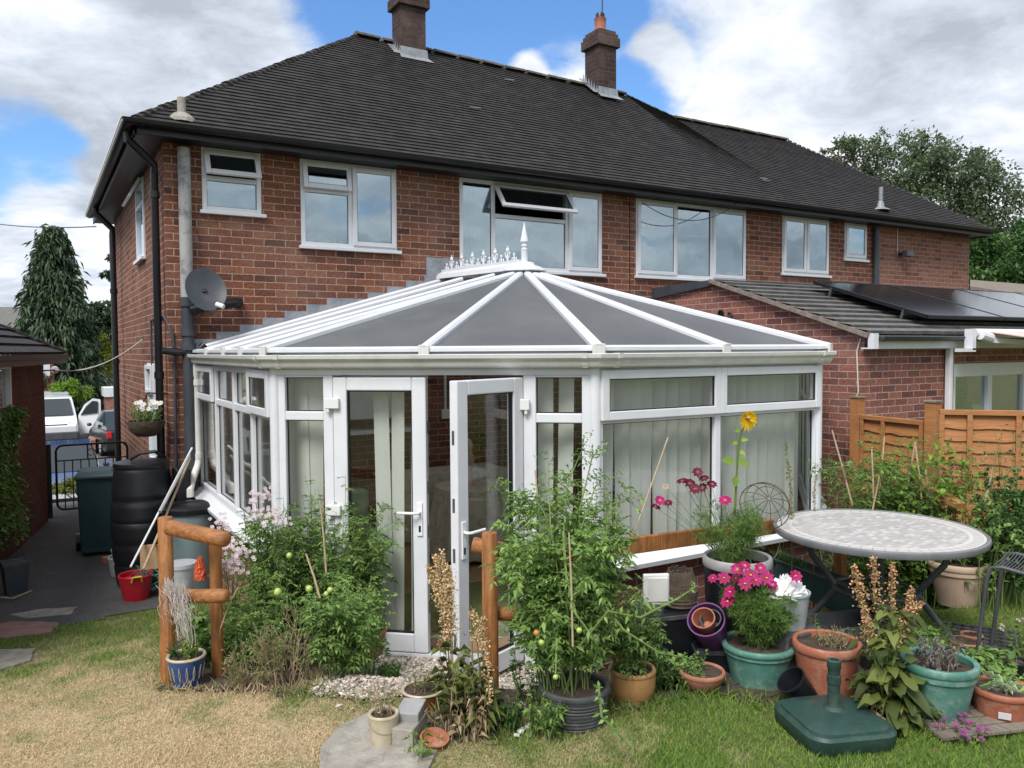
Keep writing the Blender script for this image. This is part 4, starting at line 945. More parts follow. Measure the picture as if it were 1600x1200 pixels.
rt2 = [HUB, HUB, ridgept(-1.5), ridgept(-.75), ridgept(0)]
for i in range(4):
    pts = [ebs2[i], ebs2[i+1], rt2[i+1]]
    if (rt2[i]-rt2[i+1]).length > .01: pts.append(rt2[i])
    panel('roof_panel', pts)
def gbar(e, r, w=.06):
    m = MB(); e, r = Vector(e), Vector(r); d = (e-r).normalized(); beamroof(m, r-Vector((0, 0, .0))+d*.12, e+d*.035, w); o = m.build('glazing_bar', 'upvc', cons)
    c = MB(); s = d.cross(Vector((0, 0, 1))).normalized(); p = e+d*.036; c.beam(p+Vector((0, 0, -.035)), p+Vector((0, 0, .055)), w*1.15, .02, up=d); c.build('end_cap', 'upvcold', o, bevel=.006)
for e, r in zip(ebs[1:], rts[1:]): gbar(e, r, .062)
for e in (ebd[1], cB, ebc[1], cC, ebr[1], cD): gbar(e, HUB, .078 if e in (cB, cC) else .07)
for e, r in zip(ebs2[1:-1], rt2[1:-1]): gbar(e, r)
for e, r, sg in ((eW0, rts[0], 1), (eW1, rts[0], -1)):
    m = MB(); beamroof(m, Vector(r)+Vector((0, -.05, 0)), Vector(e)+Vector((0, -.05, 0)), .10); m.build('wall_bar', 'upvc', cons)
# eaves edge strips of the sheets
sweep(MB(), CONS, [(.05, ZE+.012), (.10, ZE-.002), (.10, ZE+.022), (.05, ZE+.036)]).build('eaves_trim', 'upvc', cons)
# ridge, cresting, finial
mb = MB(); mb.extr([(4.43-.10, 0, RZ+.035), (4.43-.085, 0, RZ+.085), (4.43-.03, 0, RZ+.12), (4.43+.03, 0, RZ+.12), (4.43+.085, 0, RZ+.085), (4.43+.10, 0, RZ+.035)], (0, -1.95, 0)); rdg = sag(mb).build('ridge', 'upvc', cons)
mb = MB(); mb.extr([(4.43-.03, -.02, RZ+.12), (4.43-.03, -.02, RZ+.15), (4.43+.03, -.02, RZ+.15), (4.43+.03, -.02, RZ+.12)], (0, -1.85, 0)); sag(mb).build('cresting_rail', 'upvc', rdg)
mb = MB(); mb.lathe([(.001, RZ+.06), (.08, RZ+.06), (.10, RZ+.055), (.11, RZ+.03), (.18, RZ+.005), (.225, RZ-.015), (.235, RZ-.035), (.2, RZ-.045)], (HUB.x, HUB.y, 0), 16); mb.build('ridge_hub', 'upvc', rdg)
for k in range(13):
    y = -.12-k*.135; z = RZ+.15; m = MB(); big = k % 2
    if big:
        m.tube([(4.43, y, z), (4.43, y, z+.10)], [.013, .008], 6); m.ball((4.43, y, z+.118), .022, 8, 1.3); m.ball((4.43, y, z+.155), .011, 6)
        for s in (-1, 1): m.tube([(4.43, y, z+.02), (4.43, y+s*.035, z+.045), (4.43, y+s*.045, z+.08), (4.43, y+s*.02, z+.095)], .007, 5); m.ball((4.43, y+s*.045, z+.085), .012, 6)
    else:
        m.tube([(4.43, y, z), (4.43, y, z+.05)], [.012, .006], 6); m.ball((4.43, y, z+.062), .014, 6, 1.4)
        for s in (-1, 1): m.tube([(4.43, y+s*.05, z), (4.43, y+s*.04, z+.03), (4.43, y, z+.02)], .006, 5)
    sag(m).build('cresting', 'upvc', rdg, smooth=True)
mb = MB(); z = RZ+.06; mb.lathe([(.036, 0), (.036, .12), (.042, .135), (.026, .145), (.024, .158), (.036, .168), (.036, .178), (.024, .187), (.026, .20), (.044, .215), (.038, .25), (.001, .425)], (HUB.x, HUB.y, z), 14); mb.build('finial', 'upvc', rdg, smooth=True)
# stepped lead flashing up the brick courses
mb = MB(); mr_ = MB()
n = 12
for sg, e in ((1, eW0), (-1, eW1)):
    for k in range(n):
        t0, t1 = k/n, (k+1)/n
        a = Vector(e).lerp(RW, t0); b = Vector(e).lerp(RW, t1)
        top = a.z+.155; top = round(top/.08)*.08+.003
        mb.add([(a.x-sg*.01, -.006-.001*(k % 2), a.z-.02), (b.x+sg*.03, -.006-.001*(k % 2), b.z-.02), (b.x+sg*.03, -.006-.001*(k % 2), top), (a.x-sg*.01, -.006-.001*(k % 2), top)], [(0, 1, 2, 3)])
mb.build('step_flashing', 'lead', cons)
mb = MB(); mb.box(4.2, 4.66, -.008, -.004, 3.2, 3.50); mb.build('step_flashing', 'lead', cons)
# white rainwater pipe at the wall end of the gutter
pr = MB(); pr.tube([(1.47, -.13, ZF+.02), (1.47, -.13, ZF-.08), (1.47, -.10, ZF-.14), (1.47, -.10, 1.22), (1.45, -.13, 1.12), (1.36, -.34, 1.0), (1.33, -.42, .93), (1.33, -.42, .86)], .037, 14); pr = pr.build('rainwater_pipe', 'upvcold', cons, smooth=True)
for z in (2.02, 1.24): MB().tube([(1.47, -.10, z-.03), (1.47, -.10, z+.03)], .045, 14).build('pipe_collar', 'upvcold', pr, smooth=True)
# ---- inside
MT['tanfloor'] = mat('tan_floor', (.30, .17, .08), (.36, .22, .11), rough=.6, nscale=5)
mb = MB(); mb.extr([(x, y, .0) for x, y in [(1.6, -.02), (1.6, -3.0), (3.32, -4.55), (5.58, -4.55), (7.28, -3.05), (7.28, -.02)]], (0, 0, .15)); mb.build('floor', 'tanfloor', cons)
def vblind(name, f, u0, u1, z0, z1, step, w, tw, label, off=-.14, skip=(), seed=1, shift=None):
    R = random.Random(seed); root = thing(name, label, 'blind', f.pt((u0+u1)/2, z1, off), 'vertical blinds inside the conservatory')
    m = MB(); f.bar(m, u0, u1, z1, z1+.035, off-.03, off+.01); m.build('head_rail', 'white', root)
    m = MB(); u = u0+w*.5; k = 0
    while u < u1-w*.3:
        if k not in skip:
            a = tw+R.uniform(-.35, .35); d = f.d*cos(a)+f.n*sin(a); c = f.pt(u, 0, off-.01); e = R.uniform(-.03, .03)
            nn = 4; vs = []
            for i in range(nn+1):
                s = (i/nn-.5)*w; bow = (.25-(i/nn-.5)**2)*.03; q = f.n*cos(a)-f.d*sin(a)
                vs += [c+d*s+q*bow+Vector((0, 0, z1)), c+d*(s)+q*bow+f.d*e+Vector((0, 0, z0))]
            m.add(vs, [(2*i, 2*i+1, 2*i+3, 2*i+2) for i in range(nn)])
        u += step*R.uniform(.92, 1.12); k += 1
    m.build('slats', 'fabric', root)
    return root
vblind('vertical_blind', FC, .06, 2.28, .86, 2.16, .118, .106, .38, 'cream vertical blind behind the two wide front windows', seed=4)
vblind('vertical_blind', FL, .05, 3.05, .86, 2.16, .095, .09, 1.05, 'cream vertical blind with slats turned edge on behind the left side windows', seed=5)
vblind('vertical_blind', FD, .06, .44, .25, 2.16, .115, .13, .08, 'nearly closed cream slats behind the narrow light left of the doors', seed=6)
vblind('vertical_blind', FD, .70, 1.12, .22, 2.14, .145, .118, .2, 'widely spaced cream slats behind the closed door leaf', seed=8)
vblind('vertical_blind', FD, 1.93, 2.32, .25, 2.16, .165, .125, .15, 'cream slats with a dark gap behind the narrow light right of the doors', seed=9)
vblind('vertical_blind', FR, .1, 2.2, .86, 2.16, .10, .11, .3, 'cream vertical blind on the far right corner side of the conservatory', seed=10)
# furniture inside
tb = thing('round_table', 'small round table under a long pleated floral cloth inside the open door', 'table', (4.0, -1.6, .15))
q = np.random.default_rng(2); m = MB(); n = 48
rim = [(4.0+.42*cos(2*pi*k/n), -1.6+.42*sin(2*pi*k/n)) for k in range(n)]
vs = [(x, y, .90) for x, y in rim]+[(4.0+(.50+.05*sin(k*2.1)+.03*sin(k*.9))*cos(2*pi*k/n), -1.6+(.50+.05*sin(k*2.1)+.03*sin(k*.9))*sin(2*pi*k/n), .2) for k in range(n)]
m.add(vs+[(4.0, -1.6, .905)], [(k, (k+1) % n, n+(k+1) % n, n+k) for k in range(n)]+[(k, (k+1) % n, 2*n) for k in range(n)]); cl = m.build('cloth', 'cloth', tb, smooth=True)
MB().lathe([(.03, .15), (.03, .88), (.38, .885), (.38, .895), (.001, .897)], (4.0, -1.6, 0), 16).build('stand', 'timber', tb)
tb2 = thing('console_table', 'wider cloth covered table at the back wall of the conservatory', 'table', (4.0, -.5, .15))
m = MB(); n = 60; vs = []
for k in range(n+1):
    x = 3.35+1.5*k/n; yy = -.85+.03*sin(k*1.3); vs += [(x, -.85, .92), (x, yy-.03, .2)]
m.add(vs, [(2*k, 2*k+2, 2*k+3, 2*k+1) for k in range(n)]); m.box(3.35, 4.85, -.85, -.3, .9, .925); m.build('cloth', 'cloth', tb2, smooth=False)
lm = thing('figurine', 'pale figurine standing on the round table inside the conservatory', 'figurine', (3.93, -1.6, .905))
m = MB(); m.lathe([(.001, 0), (.07, 0), (.06, .05), (.03, .12), (.05, .2), (.07, .27), (.055, .33), (.03, .36), (.045, .40), (.05, .44), (.035, .48), (.001, .5)], (3.93, -1.6, .905), 14); m.build('body', 'beigepot', lm, smooth=True)
ch = thing('armchair', 'dark armchair with a red cushion behind the closed door leaf', 'armchair', (2.35, -2.3, .15))
m = MB(); m.box(2.0, 2.65, -2.6, -2.0, .3, .5); m.box(2.0, 2.65, -2.05, -1.9, .5, 1.05); m.box(1.95, 2.05, -2.6, -1.9, .3, .7); m.box(2.6, 2.7, -2.6, -1.9, .3, .7); m.box(2.02, 2.1, -2.55, -2.48, .15, .3); m.box(2.56, 2.64, -2.55, -2.48, .15, .3); m.build('frame', 'curtg', ch, bevel=.03)
MB().box(2.1, 2.5, -2.5, -2.1, .52, .68).build('cushion', 'yel', ch, bevel=.04)
cu = thing('cushion', 'bright red cushion seen through the closed glass door', 'cushion', (2.3, -2.1, .8))
MB().box(2.15, 2.45, -2.12, -2.0, .85, 1.1).build('cover', 'red', cu, bevel=.04)
sw_ = thing('light_switch', 'white switch box with its conduit on the brick wall inside the open door', 'switch', (3.75, -.01, 1.9))
p = onY(697, 647, -.03); MB().box(p.x-.06, p.x+.06, -.04, -.003, p.z-.06, p.z+.06).build('plate', 'white', sw_, bevel=.008)
MB().box(p.x-.015, p.x+.015, -.02, -.004, p.z+.06, 2.6).build('conduit', 'white', sw_)
cb_ = thing('wall_cabinet', 'white wall shelf unit seen through the closed door glass', 'cabinet', (2.6, -.2, 1.5))
p = onY(583, 660, -.2); m = MB(); m.box(p.x-.35, p.x+.35, -.3, -.01, 1.55, 2.05); m.build('cabinet_body', 'white', cb_, bevel=.01); m = MB(); m.box(p.x-.6, p.x+.5, -.35, -.01, 1.38, 1.42); m.build('shelf', 'white', cb_)
# ---------------------------------------------------------------- neighbour's brick extension with its tiled roof
ext = thing('brick_extension', 'single storey brick extension with grey tiled lean-to roof and patio window', 'extension', (7.9, -1.7, 0))
EXX, EXE = 7.89, 17.0
mb = MB(); mb.add([(EXX, 0, -.3), (EXX, -3.5, -.3), (EXX, -3.5, 2.47), (EXX, -1.26, 3.19), (EXX, 0, 3.16)], [(4, 3, 2, 1, 0)])
wall_y(mb, EXX, EXE, -.3, 2.5, [(9.62, 12.6, .25, 2.14)], y=-3.5, rev=.12)
mb.build('wall', 'brick3', ext)
mb = MB(); courses(mb, [(EXX-.07, -3.58, 2.50), (EXE, -3.58, 2.50)], [(EXX-.07, -1.26, 3.255), (EXE, -1.26, 3.255)], 11, lift=.035, seg=.33, seed=9)
mb.build('roof', MT['gtile'] if 'gtile' in MT else 'concrete', ext)
mb = MB(); mb.extr([(EXX-.05, -1.3, 3.20), (EXX-.05, -1.3, 3.27), (EXX-.05, 0, 3.24), (EXX-.05, 0, 3.08)], (EXE-EXX, 0, 0)); mb.build('flat_roof', 'soil_pipe', ext)
mb = MB(); mb.beam((EXX-.045, -3.6, 2.475), (EXX-.045, -1.2, 3.255), .09, .05); mb.build('verge', 'vergem', ext)
mb = MB(); mb.box(EXX-.06, EXE, -3.60, -3.585, 2.33, 2.475); mb.box(EXX-.06, EXE, -3.585, -3.5, 2.33, 2.345); mb.box(EXX-.06, EXX+.02, -3.66, -3.6, 2.33, 2.5); mb.build('fascia', 'upvc', ext)
gutter([(EXX+.05, -3.66, 2.47), (EXE, -3.66, 2.47)], None, r=.055, m='soil_pipe', parent=ext)
f = MB(); frame(f, 9.62, 12.6, .25, 2.14, .06, -3.49, -3.41); 
for x in (10.45, 11.3): f.box(x-.05, x+.05, -3.488, -3.412, .31, 2.08)
f.box(9.68, 12.54, -3.487, -3.413, 1.98, 2.08)
w = f.build('window', 'upvc', ext)
MB().box(9.68, 12.54, -3.45, -3.44, .31, 1.98).build('pane', 'glassup', w)
mb = MB()
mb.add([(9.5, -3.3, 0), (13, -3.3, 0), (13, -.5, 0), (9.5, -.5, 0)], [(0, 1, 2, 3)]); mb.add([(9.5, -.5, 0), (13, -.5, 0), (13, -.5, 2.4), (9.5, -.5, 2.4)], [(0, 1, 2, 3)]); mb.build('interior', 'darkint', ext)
MB().beam((9.42, -3.56, 2.36), (9.42, -3.56, .3), .065, .065, up=(0, 1, 0)).build('downpipe', 'upvc', ext, bevel=.006)
MB().tube([(EXX-.01, -3.46, 2.45), (EXX-.02, -3.42, 2.3), (EXX-.012, -3.44, 1.85), (EXX-.02, -3.36, 1.62)], .008, 6).build('cable', 'cord', ext)
MB().lathe([(.001, 0), (.05, 0), (.05, .02), (.035, .02), (.035, .005), (.001, .005)], onX(1127, 490, EXX-.02), 12, R=Matrix.Rotation(-pi/2, 3, 'Y')).build('wall_vent', 'black', ext)
MB().lathe([(.001, 0), (.04, 0), (.04, .02), (.03, .02), (.03, .005), (.001, .005)], onX(1141, 492, EXX-.02), 12, R=Matrix.Rotation(-pi/2, 3, 'Y')).build('wall_vent', 'metalgrey', ext)
# solar panels resting on the extension roof
sn = Vector((0, -.755, 2.32)).normalized(); sdn = Vector((0, -2.32, -.755)).normalized()
MT['solar'] = mat('solar_glass', (.012, .013, .018), rough=.12, spec=.7)
o0 = Vector((9.25, -1.75, 3.255-.49*.325+.17))
for i in range(5):
    for j in range(1):
        a = o0+Vector((i*1.72, 0, 0)); b = a+Vector((1.70, 0, 0)); c = b+sdn*1.72; d = a+sdn*1.72
        t = thing('solar_panel', ['first', 'second', 'third', 'fourth', 'last'][i]+' black solar panel from the left on the extension roof', 'solar panel', tuple((a+c)/2), 'solar panels on the extension roof')
        MB().extr([a-sn*.02, b-sn*.02, c-sn*.02, d-sn*.02], sn*.018).build('glass_face', 'solar', t)
        m = MB(); m.beam(a-sn*.02, b-sn*.02, .03, .045, up=sn); m.beam(d-sn*.02, c-sn*.02, .03, .045, up=sn); m.beam(a-sn*.02, d-sn*.02, .03, .045, up=sn); m.beam(b-sn*.02, c-sn*.02, .03, .045, up=sn); m.build('frame', 'black', t)
        for t_ in (.3, 1.4):
            for e in (a, b): MB().tube([e+sdn*t_-sn*.02, e+sdn*t_-sn*.19], .02, 6).build('mounting_foot', 'metalgrey', t)
        for t_ in (.3, 1.4): MB().beam(a+sdn*t_-sn*.07, b+sdn*t_-sn*.07, .04, .04, up=sn).build('mounting_rail', 'metalgrey', t)
# awning beside the patio window
aw = thing('patio_awning', 'folded white patio awning with striped cloth on the extension wall', 'awning', (9.9, -3.7, 2.4))
p = onY(1530, 518, -3.75)
m = MB(); m.box(p.x-.22, p.x-.15, -3.8, -3.7, p.z-.22, p.z+.03); m.box(p.x-.45, p.x-.15, -3.8, -3.72, p.z-.24, p.z-.2); m.build('bracket', 'upvc', aw)
MB().tube([(p.x-.14, -3.76, p.z-.02), (p.x+3.2, -3.76, p.z-.02)], .055, 12).build('roller', 'upvc', aw, smooth=True)
m = MB(); m.beam((p.x+.05, -3.8, p.z-.10), (p.x+1.7, -4.6, p.z-.22), .05, .06); m.tube([(p.x-.1, -3.82, p.z-.04), (p.x+.08, -3.84, p.z-.08)], .06, 10); m.build('folding_arm', 'upvc', aw)
MT['stripe'] = mat('striped_cloth', (.55, .12, .12), (.7, .68, .62), rough=.9, nscale=5, stretch=(5, .01, .01), ramp=(.49, .51))
MB().extr([(p.x+.1, -3.8, p.z-.01), (p.x+3.1, -3.8, p.z-.01), (p.x+3.1, -4.5, p.z-.12), (p.x+.1, -4.5, p.z-.12)], (0, 0, .006)).build('cloth', 'stripe', aw)
MB().beam((p.x+.05, -4.5, p.z-.10), (p.x+3.2, -4.5, p.z-.10), .05, .07).build('front_bar', 'upvc', aw)
# distant roof to the right of the wing
nb = thing('distant_house', 'low brown tiled roof of a building beyond the far brick wing', 'building', (22, 3, 0))
a = dep(1516, 437, 22); b = dep(1700, 452, 21); c = dep(1700, 475, 19); d = dep(1516, 447, 20.5)
m = MB(); m.extr([a, b, c, d], (0, 0, -.12)); m.build('roof', 'oldwood', nb)
m = MB(); m.extr([d-Vector((0, 0, .1)), c-Vector((0, 0, .1)), c-Vector((0, 0, 3)), d-Vector((0, 0, 3))], (.3, .3, 0)); m.build('wall', 'brick4', nb)
# ---------------------------------------------------------------- placing helpers for garden things
def spot(px, yb, w, yr, kb=.75, zc=None):
    """ground spot, rim radius and height of a round thing whose foot shows at (px, yb)"""
    f = G(px, yb); z = depth(f); v = Vector((f.x-CAM.x, f.y-CAM.y, 0)).normalized()
    for _ in range(3):
        R = w/2*z/FPX; c = f+v*R*kb; z = depth(c)
    if zc: z = zc; R = w/2*z/FPX; c = dep(px, yr, z)
    c.z = gz(c.x, c.y); top = dep(px, yr, z); return Vector((top.x, top.y, c.z)), R, max(.03, top.z-c.z)
def pot(name, label, cat, px, yb, w, yr, m, kb=.72, rim=.12, lip=.08, soil=True, ribs=0, band=True, rimm=None, belly=0.0, fill='soil', sides=30, zc=None):
    c, R, h = spot(px, yb, w, yr, kb, zc); t = thing(name, label, cat, tuple(c))
    b = R*kb; body = [(.001, 0), (b, 0)]
    n = 10
    for i in range(n+1):
        q = i/n; r = b+(R*(1-lip)-b)*q+belly*R*sin(pi*q)
        if ribs: r += .012*R*abs(sin(q*ribs*pi))*2
        body.append((r, .01*h+q*h*(1-rim)))
        if ribs:
            for k in (.33, .66):
                qq = (i+k)/n
                if i < n: body.append((b+(R*(1-lip)-b)*qq+.03*R*abs(sin(qq*ribs*pi)), .01*h+qq*h*(1-rim)))
    body += [(R*(1-lip)-.012, h*(1-rim)), (R*(1-lip)-.012, h*.8), (.001, h*.8-.002)]
    MB().lathe(body, c, sides).build('body', m, t, smooth=True)
    r0, r1 = R*(1-lip)-.013, R
    z0 = h*(1-rim)-.002
    rp = [(r0, z0), (r1-.004, z0), (r1, z0+.006), (r1, h-.008), (r1-.006, h), (r0+.004, h), (r0-.004, h-.006), (r0-.004, z0), (r0, z0)]
    MB().lathe(rp, c, sides).build('rim', rimm or m, t, smooth=True)
    if band: MB().lathe([(R*(1-lip)-.004, h*(1-rim)-.012*h-.10*h), (R*(1-lip)+.003, h*(1-rim)-.11*h), (R*(1-lip)+.003, h*(1-rim)-.015*h)], c, sides).build('band', m, t, smooth=True)
    if soil:
        mb = MB(); vs = [(c.x, c.y, c.z+h*.9)]; 
        for ring, rr in enumerate((.45, .96)):
            for k in range(20): vs.append((c.x+r0*rr*cos(k*pi/10), c.y+r0*rr*sin(k*pi/10), c.z+h*.88+random.uniform(-.006, .008)))
        mb.add(vs, [(0, 1+k, 1+(k+1) % 20) for k in range(20)]+[(1+k, 21+k, 21+(k+1) % 20, 1+(k+1) % 20) for k in range(20)]); mb.build('compost', fill, t)
    return t, c, R, h
# ---------------------------------------------------------------- plants
def plant(name, label, cat='plant', loc=(0, 0, 0), group=None): return thing(name, label, cat, tuple(loc), group)
def grow(S, F, base, n, h, r0, R, seed, node=9, L=.07, W=.03, kind='simple', start=.15, r=.004, hvar=.4, droop=.25, sway=.3, side=0, pairs=3, leanv=(0, 0), updir=.35):
    q = np.random.default_rng(seed); b = np.array(base, float); tips = []
    for s in range(n):
        a = q.uniform(0, 2*pi); rr = sqrt(q.random()); p0 = b+np.array([cos(a)*rr*r0, sin(a)*rr*r0, 0])
        hh = h*(1-hvar*q.random()); a2 = a+q.normal()*.5; out = R*(.25+.75*rr)*(1.1-.35*(hh/h))
        p3 = b+np.array([cos(a2)*out+leanv[0]*hh, sin(a2)*out+leanv[1]*hh, hh]); m = 7
        bend = q.normal(size=3)*sway*.12*h; bend[2] = 0
        path = []
        for i in range(m+1):
            t = i/m; p = p0+(p3-p0)*np.array([t**1.25, t**1.25, t**.9])+bend*sin(pi*t)+q.normal(size=3)*.006; path.append(p)
        path = np.array(path); S.tube([Vector(p) for p in path], [r*(1-.75*i/m) for i in range(m+1)], 5, cap=False)
        lines = [(path, 1.0)]
        for k in range(side):
            t = q.uniform(.3, .9); i = int(t*m); p = path[i]+(path[min(m, i+1)]-path[i])*(t*m-i); d = nrm(np.array([q.normal(), q.normal(), .8])); ln = h*q.uniform(.12, .28)
            sp = np.array([p, p+d*ln*.5+q.normal(size=3)*.01, p+d*ln+q.normal(size=3)*.02]); S.tube([Vector(x) for x in sp], [r*.5, r*.4, r*.2], 4, cap=False); lines.append((sp, .5)); tips.append(sp[-1])
        tips.append(path[-1])
        for ln, fr_ in lines:
            k = len(ln)-1; cnt = max(2, int(node*fr_)); ts = start+(1-start)*q.random(cnt) if fr_ == 1 else q.random(cnt)
            for t in ts:
                i = min(k-1, int(t*k)); p = ln[i]+(ln[i+1]-ln[i])*(t*k-i); ax = nrm(ln[i+1]-ln[i])
                o = q.normal(size=3); o -= ax*o.dot(ax); o = nrm(o); d = nrm(o+ax*updir+np.array([0, 0, .15])); sc = (1.15-.5*t)*q.uniform(.6, 1.2)
                if kind == 'broad': F.broad(p, d, L*sc, W*sc, droop=droop*q.uniform(.5, 1.5))
                elif kind == 'simple': F.leaf([p], d, L*sc, W*sc, droop=droop*q.uniform(.3, 1.6))
                elif kind == 'compound':
                    Lr = L*2.1*sc; sd = nrm(np.cross(d, [0, 0, 1.0])+1e-6); pr = max(2, pairs)
                    P = []; D = []; 
                    for j in range(pr):
                        f = (j+1)/(pr+.6); pp = p+d*Lr*f-np.array([0, 0, 1])*Lr*f*f*droop
                        for sgn in (-1, 1): P.append(pp); D.append(nrm(sd*sgn+d*.55-np.array([0, 0, .35*q.random()])))
                    P.append(p+d*Lr*.85-np.array([0, 0, 1])*Lr*.8*droop); D.append(nrm(d-np.array([0, 0, .5*droop])))
                    F.leaf(P, np.array(D), L*sc*q.uniform(.6, 1.1, len(P)), W*sc*q.uniform(.6, 1.1, len(P)), droop=.25)
                    S.tube([Vector(p), Vector(p+d*Lr*.5-np.array([0, 0, 1])*Lr*.25*droop), Vector(p+d*Lr*.9-np.array([0, 0, 1])*Lr*.85*droop)], [r*.4, r*.3, r*.2], 3, cap=False)
                elif kind == 'feather':
                    nn = 9; D = d[None]+q.normal(size=(nn, 3))*.55; F.leaf(np.tile(p, (nn, 1))+d[None]*q.random((nn, 1))*L*.6*sc, D, L*sc, W, droop=.05, mid=.5)
    return tips
def seedspike(F, p, q, n, s, spread, rr):
    """dry seed heads crowded along the line p-q"""
    p, q = np.array(p), np.array(q); t = rr.random(n); P = p+(q-p)*t[:, None]+rr.normal(size=(n, 3))*spread*(1.1-t[:, None]*.8); D = rr.normal(size=(n, 3)); F.leaf(P, D, s*rr.uniform(.6, 1.3, n), s*.75, droop=.1)
def balls(name, m, pts, r, parent, seed=0):
    for i, p in enumerate(pts):
        MB().ball(p, r*random.uniform(.8, 1.15), 10).build(name, m, parent, smooth=True)
def canes(pairs, label, group=None, r=.006):
    for (a, b), lb in zip(pairs, label):
        mb = MB(); a, b = Vector(a), Vector(b); mb.tube([a, a.lerp(b, .5)+Vector((.004, 0, .003)), b], [r, r*.9, r*.75], 7); o = mb.build('bamboo_cane', 'cane', smooth=True); tag(o, lb, 'cane', group)

# ---- left bed: tomatoes, phlox, faded lavender
t, c, R, h = pot('terracotta_pot', 'plain terracotta pot half hidden by tomato leaves beside the door', 'pot', 574, 1036, 64, 982, 'terracotta')
def tomato(label, px, yb, H, spread, seed, n=14, m='tomato', zoff=0.0, base=None, node=20, L=.046):
    b = base if base is not None else G(px, yb); b = Vector(b)+Vector((0, 0, zoff)); t = plant('tomato_plant', label, 'tomato plant', b, 'tomato plants')
    S, F = MB(), Fol(seed); tips = grow(S, F, b, n, H, spread*.35, spread, seed, node=node, L=L, W=L*.42, kind='compound', r=.005, side=2, droop=.45)
    S.build('stems', 'stemg', t, smooth=True); F.build('leaves', m, t); return t, b, tips
t1, b1, tp1 = tomato('bushy tomato plant in the terracotta pot beside the closed door leaf', 0, 0, 1.05, .32, 21, n=22, base=c+Vector((-.10, 0, h*.5)))
t2, b2, tp2 = tomato('tallest tomato plant of the left bed, with green fruit, in front of the narrow light', 505, 1030, 1.36, .36, 22, n=26)
t3, b3, tp3 = tomato('dense tomato plant in the middle of the left bed with one large green tomato', 440, 1028, 1.16, .38, 23, n=26)
t4, b4, tp4 = tomato('low darker tomato foliage at the right foot of the left bed', 525, 1062, .55, .24, 24, n=16)
balls('tomato', 'tomgreen', [dep(434, 925, 4.75)], .030, t3); balls('tomato', 'tomgreen', [dep(483, 920, 4.8), dep(516, 922, 4.8), dep(510, 928, 4.8), dep(452, 868, 4.9)], .020, t2)
b = G(352, 1040); t = plant('leafy_groundcover', 'broad leaved green plant at the foot of the left rail fence', 'plant', b); S, F = MB(), Fol(31)
grow(S, F, b, 30, .46, .15, .27, 31, node=12, L=.075, W=.045, kind='simple', side=1); S.build('stems', 'stemg', t); F.build('leaves', 'tomato', t)
def phlox(label, pxs, base, H, seed, pet='whitefl'):
    t = plant('phlox', label, 'phlox', base, 'phlox plants'); S, F, P = MB(), Fol(seed), Fol(seed+1); q = np.random.default_rng(seed)
    tips = grow(S, F, base, 16, H, .08, .18, seed, node=16, L=.075, W=.02, kind='simple', start=.05, hvar=.3, side=0)
    for (px, py, z) in pxs:
        cc = np.array(dep(px, py, z))
        S.tube([Vector(base)+Vector((q.normal()*.03, q.normal()*.03, 0)), Vector(cc)*.5+Vector(base)*.5+Vector((.01, .02, .05)), Vector(cc)-Vector((0, 0, .03))], [.004, .003, .002], 5)
        for k in range(13): 
            o = q.normal(size=3)*np.array([.035, .035, .024]); flowerhead(P, cc+o, nrm(o+np.array([-.1, -.6, .5])), .013, 5, k, w=.45)
    S.build('stems', 'stemg', t); F.build('leaves', 'olive', t); P.build('flowers', pet, t); return t
phlox('tall white phlox in front of the left side windows', [(400, 778, 5.3), (415, 772, 5.35), (428, 795, 5.3), (396, 800, 5.25), (418, 815, 5.25), (436, 812, 5.3)], G(415, 985), 1.0, 41, 'pinkfl')
phlox('shorter pink phlox beside the left rail fence', [(362, 872, 5.1), (378, 862, 5.1), (372, 885, 5.05), (352, 880, 5.05), (388, 868, 5.1), (365, 850, 5.1), (338, 815, 5.3), (346, 826, 5.3)], G(362, 1000), .62, 43, 'pinkfl')
b = G(452, 1072); t = plant('lavender', 'faded woody lavender bush at the front of the left bed', 'lavender', b); S, F = MB(), Fol(51)
grow(S, F, b, 46, .44, .10, .30, 51, node=14, L=.03, W=.007, kind='simple', start=.3, r=.0035, side=3, hvar=.6, updir=.9); S.build('stems', 'woody', t); F.build('leaves', 'olive', t)
b = G(385, 1075); t = plant('lavender', 'low grey green tuft of lavender beside the blue pot', 'lavender', b); S, F = MB(), Fol(52)
grow(S, F, b, 30, .26, .08, .20, 52, node=12, L=.028, W=.007, kind='simple', start=.2, r=.003, side=2, hvar=.6, updir=.9); S.build('stems', 'woody', t); F.build('leaves', 'olive', t)
canes([(dep(500, 935, 4.85), dep(478, 865, 4.9)), (dep(510, 900, 5.2), dep(500, 782, 5.2)), (dep(372, 1028, 4.7), dep(372, 1024, 4.7))][:2], ['short bamboo cane leaning in the middle of the left tomato bed', 'thin upright cane behind the left tomatoes in front of the door frame'], r=.007)
mb = MB(); mb.tube([G(338, 1040), dep(345, 980, 4.8), dep(360, 940, 4.8), dep(372, 918, 4.8)], .004, 6); tag(mb.build('arching_grass_stalk', 'cane', smooth=True), 'arching pale dry stem beside the left rail fence', 'stem')
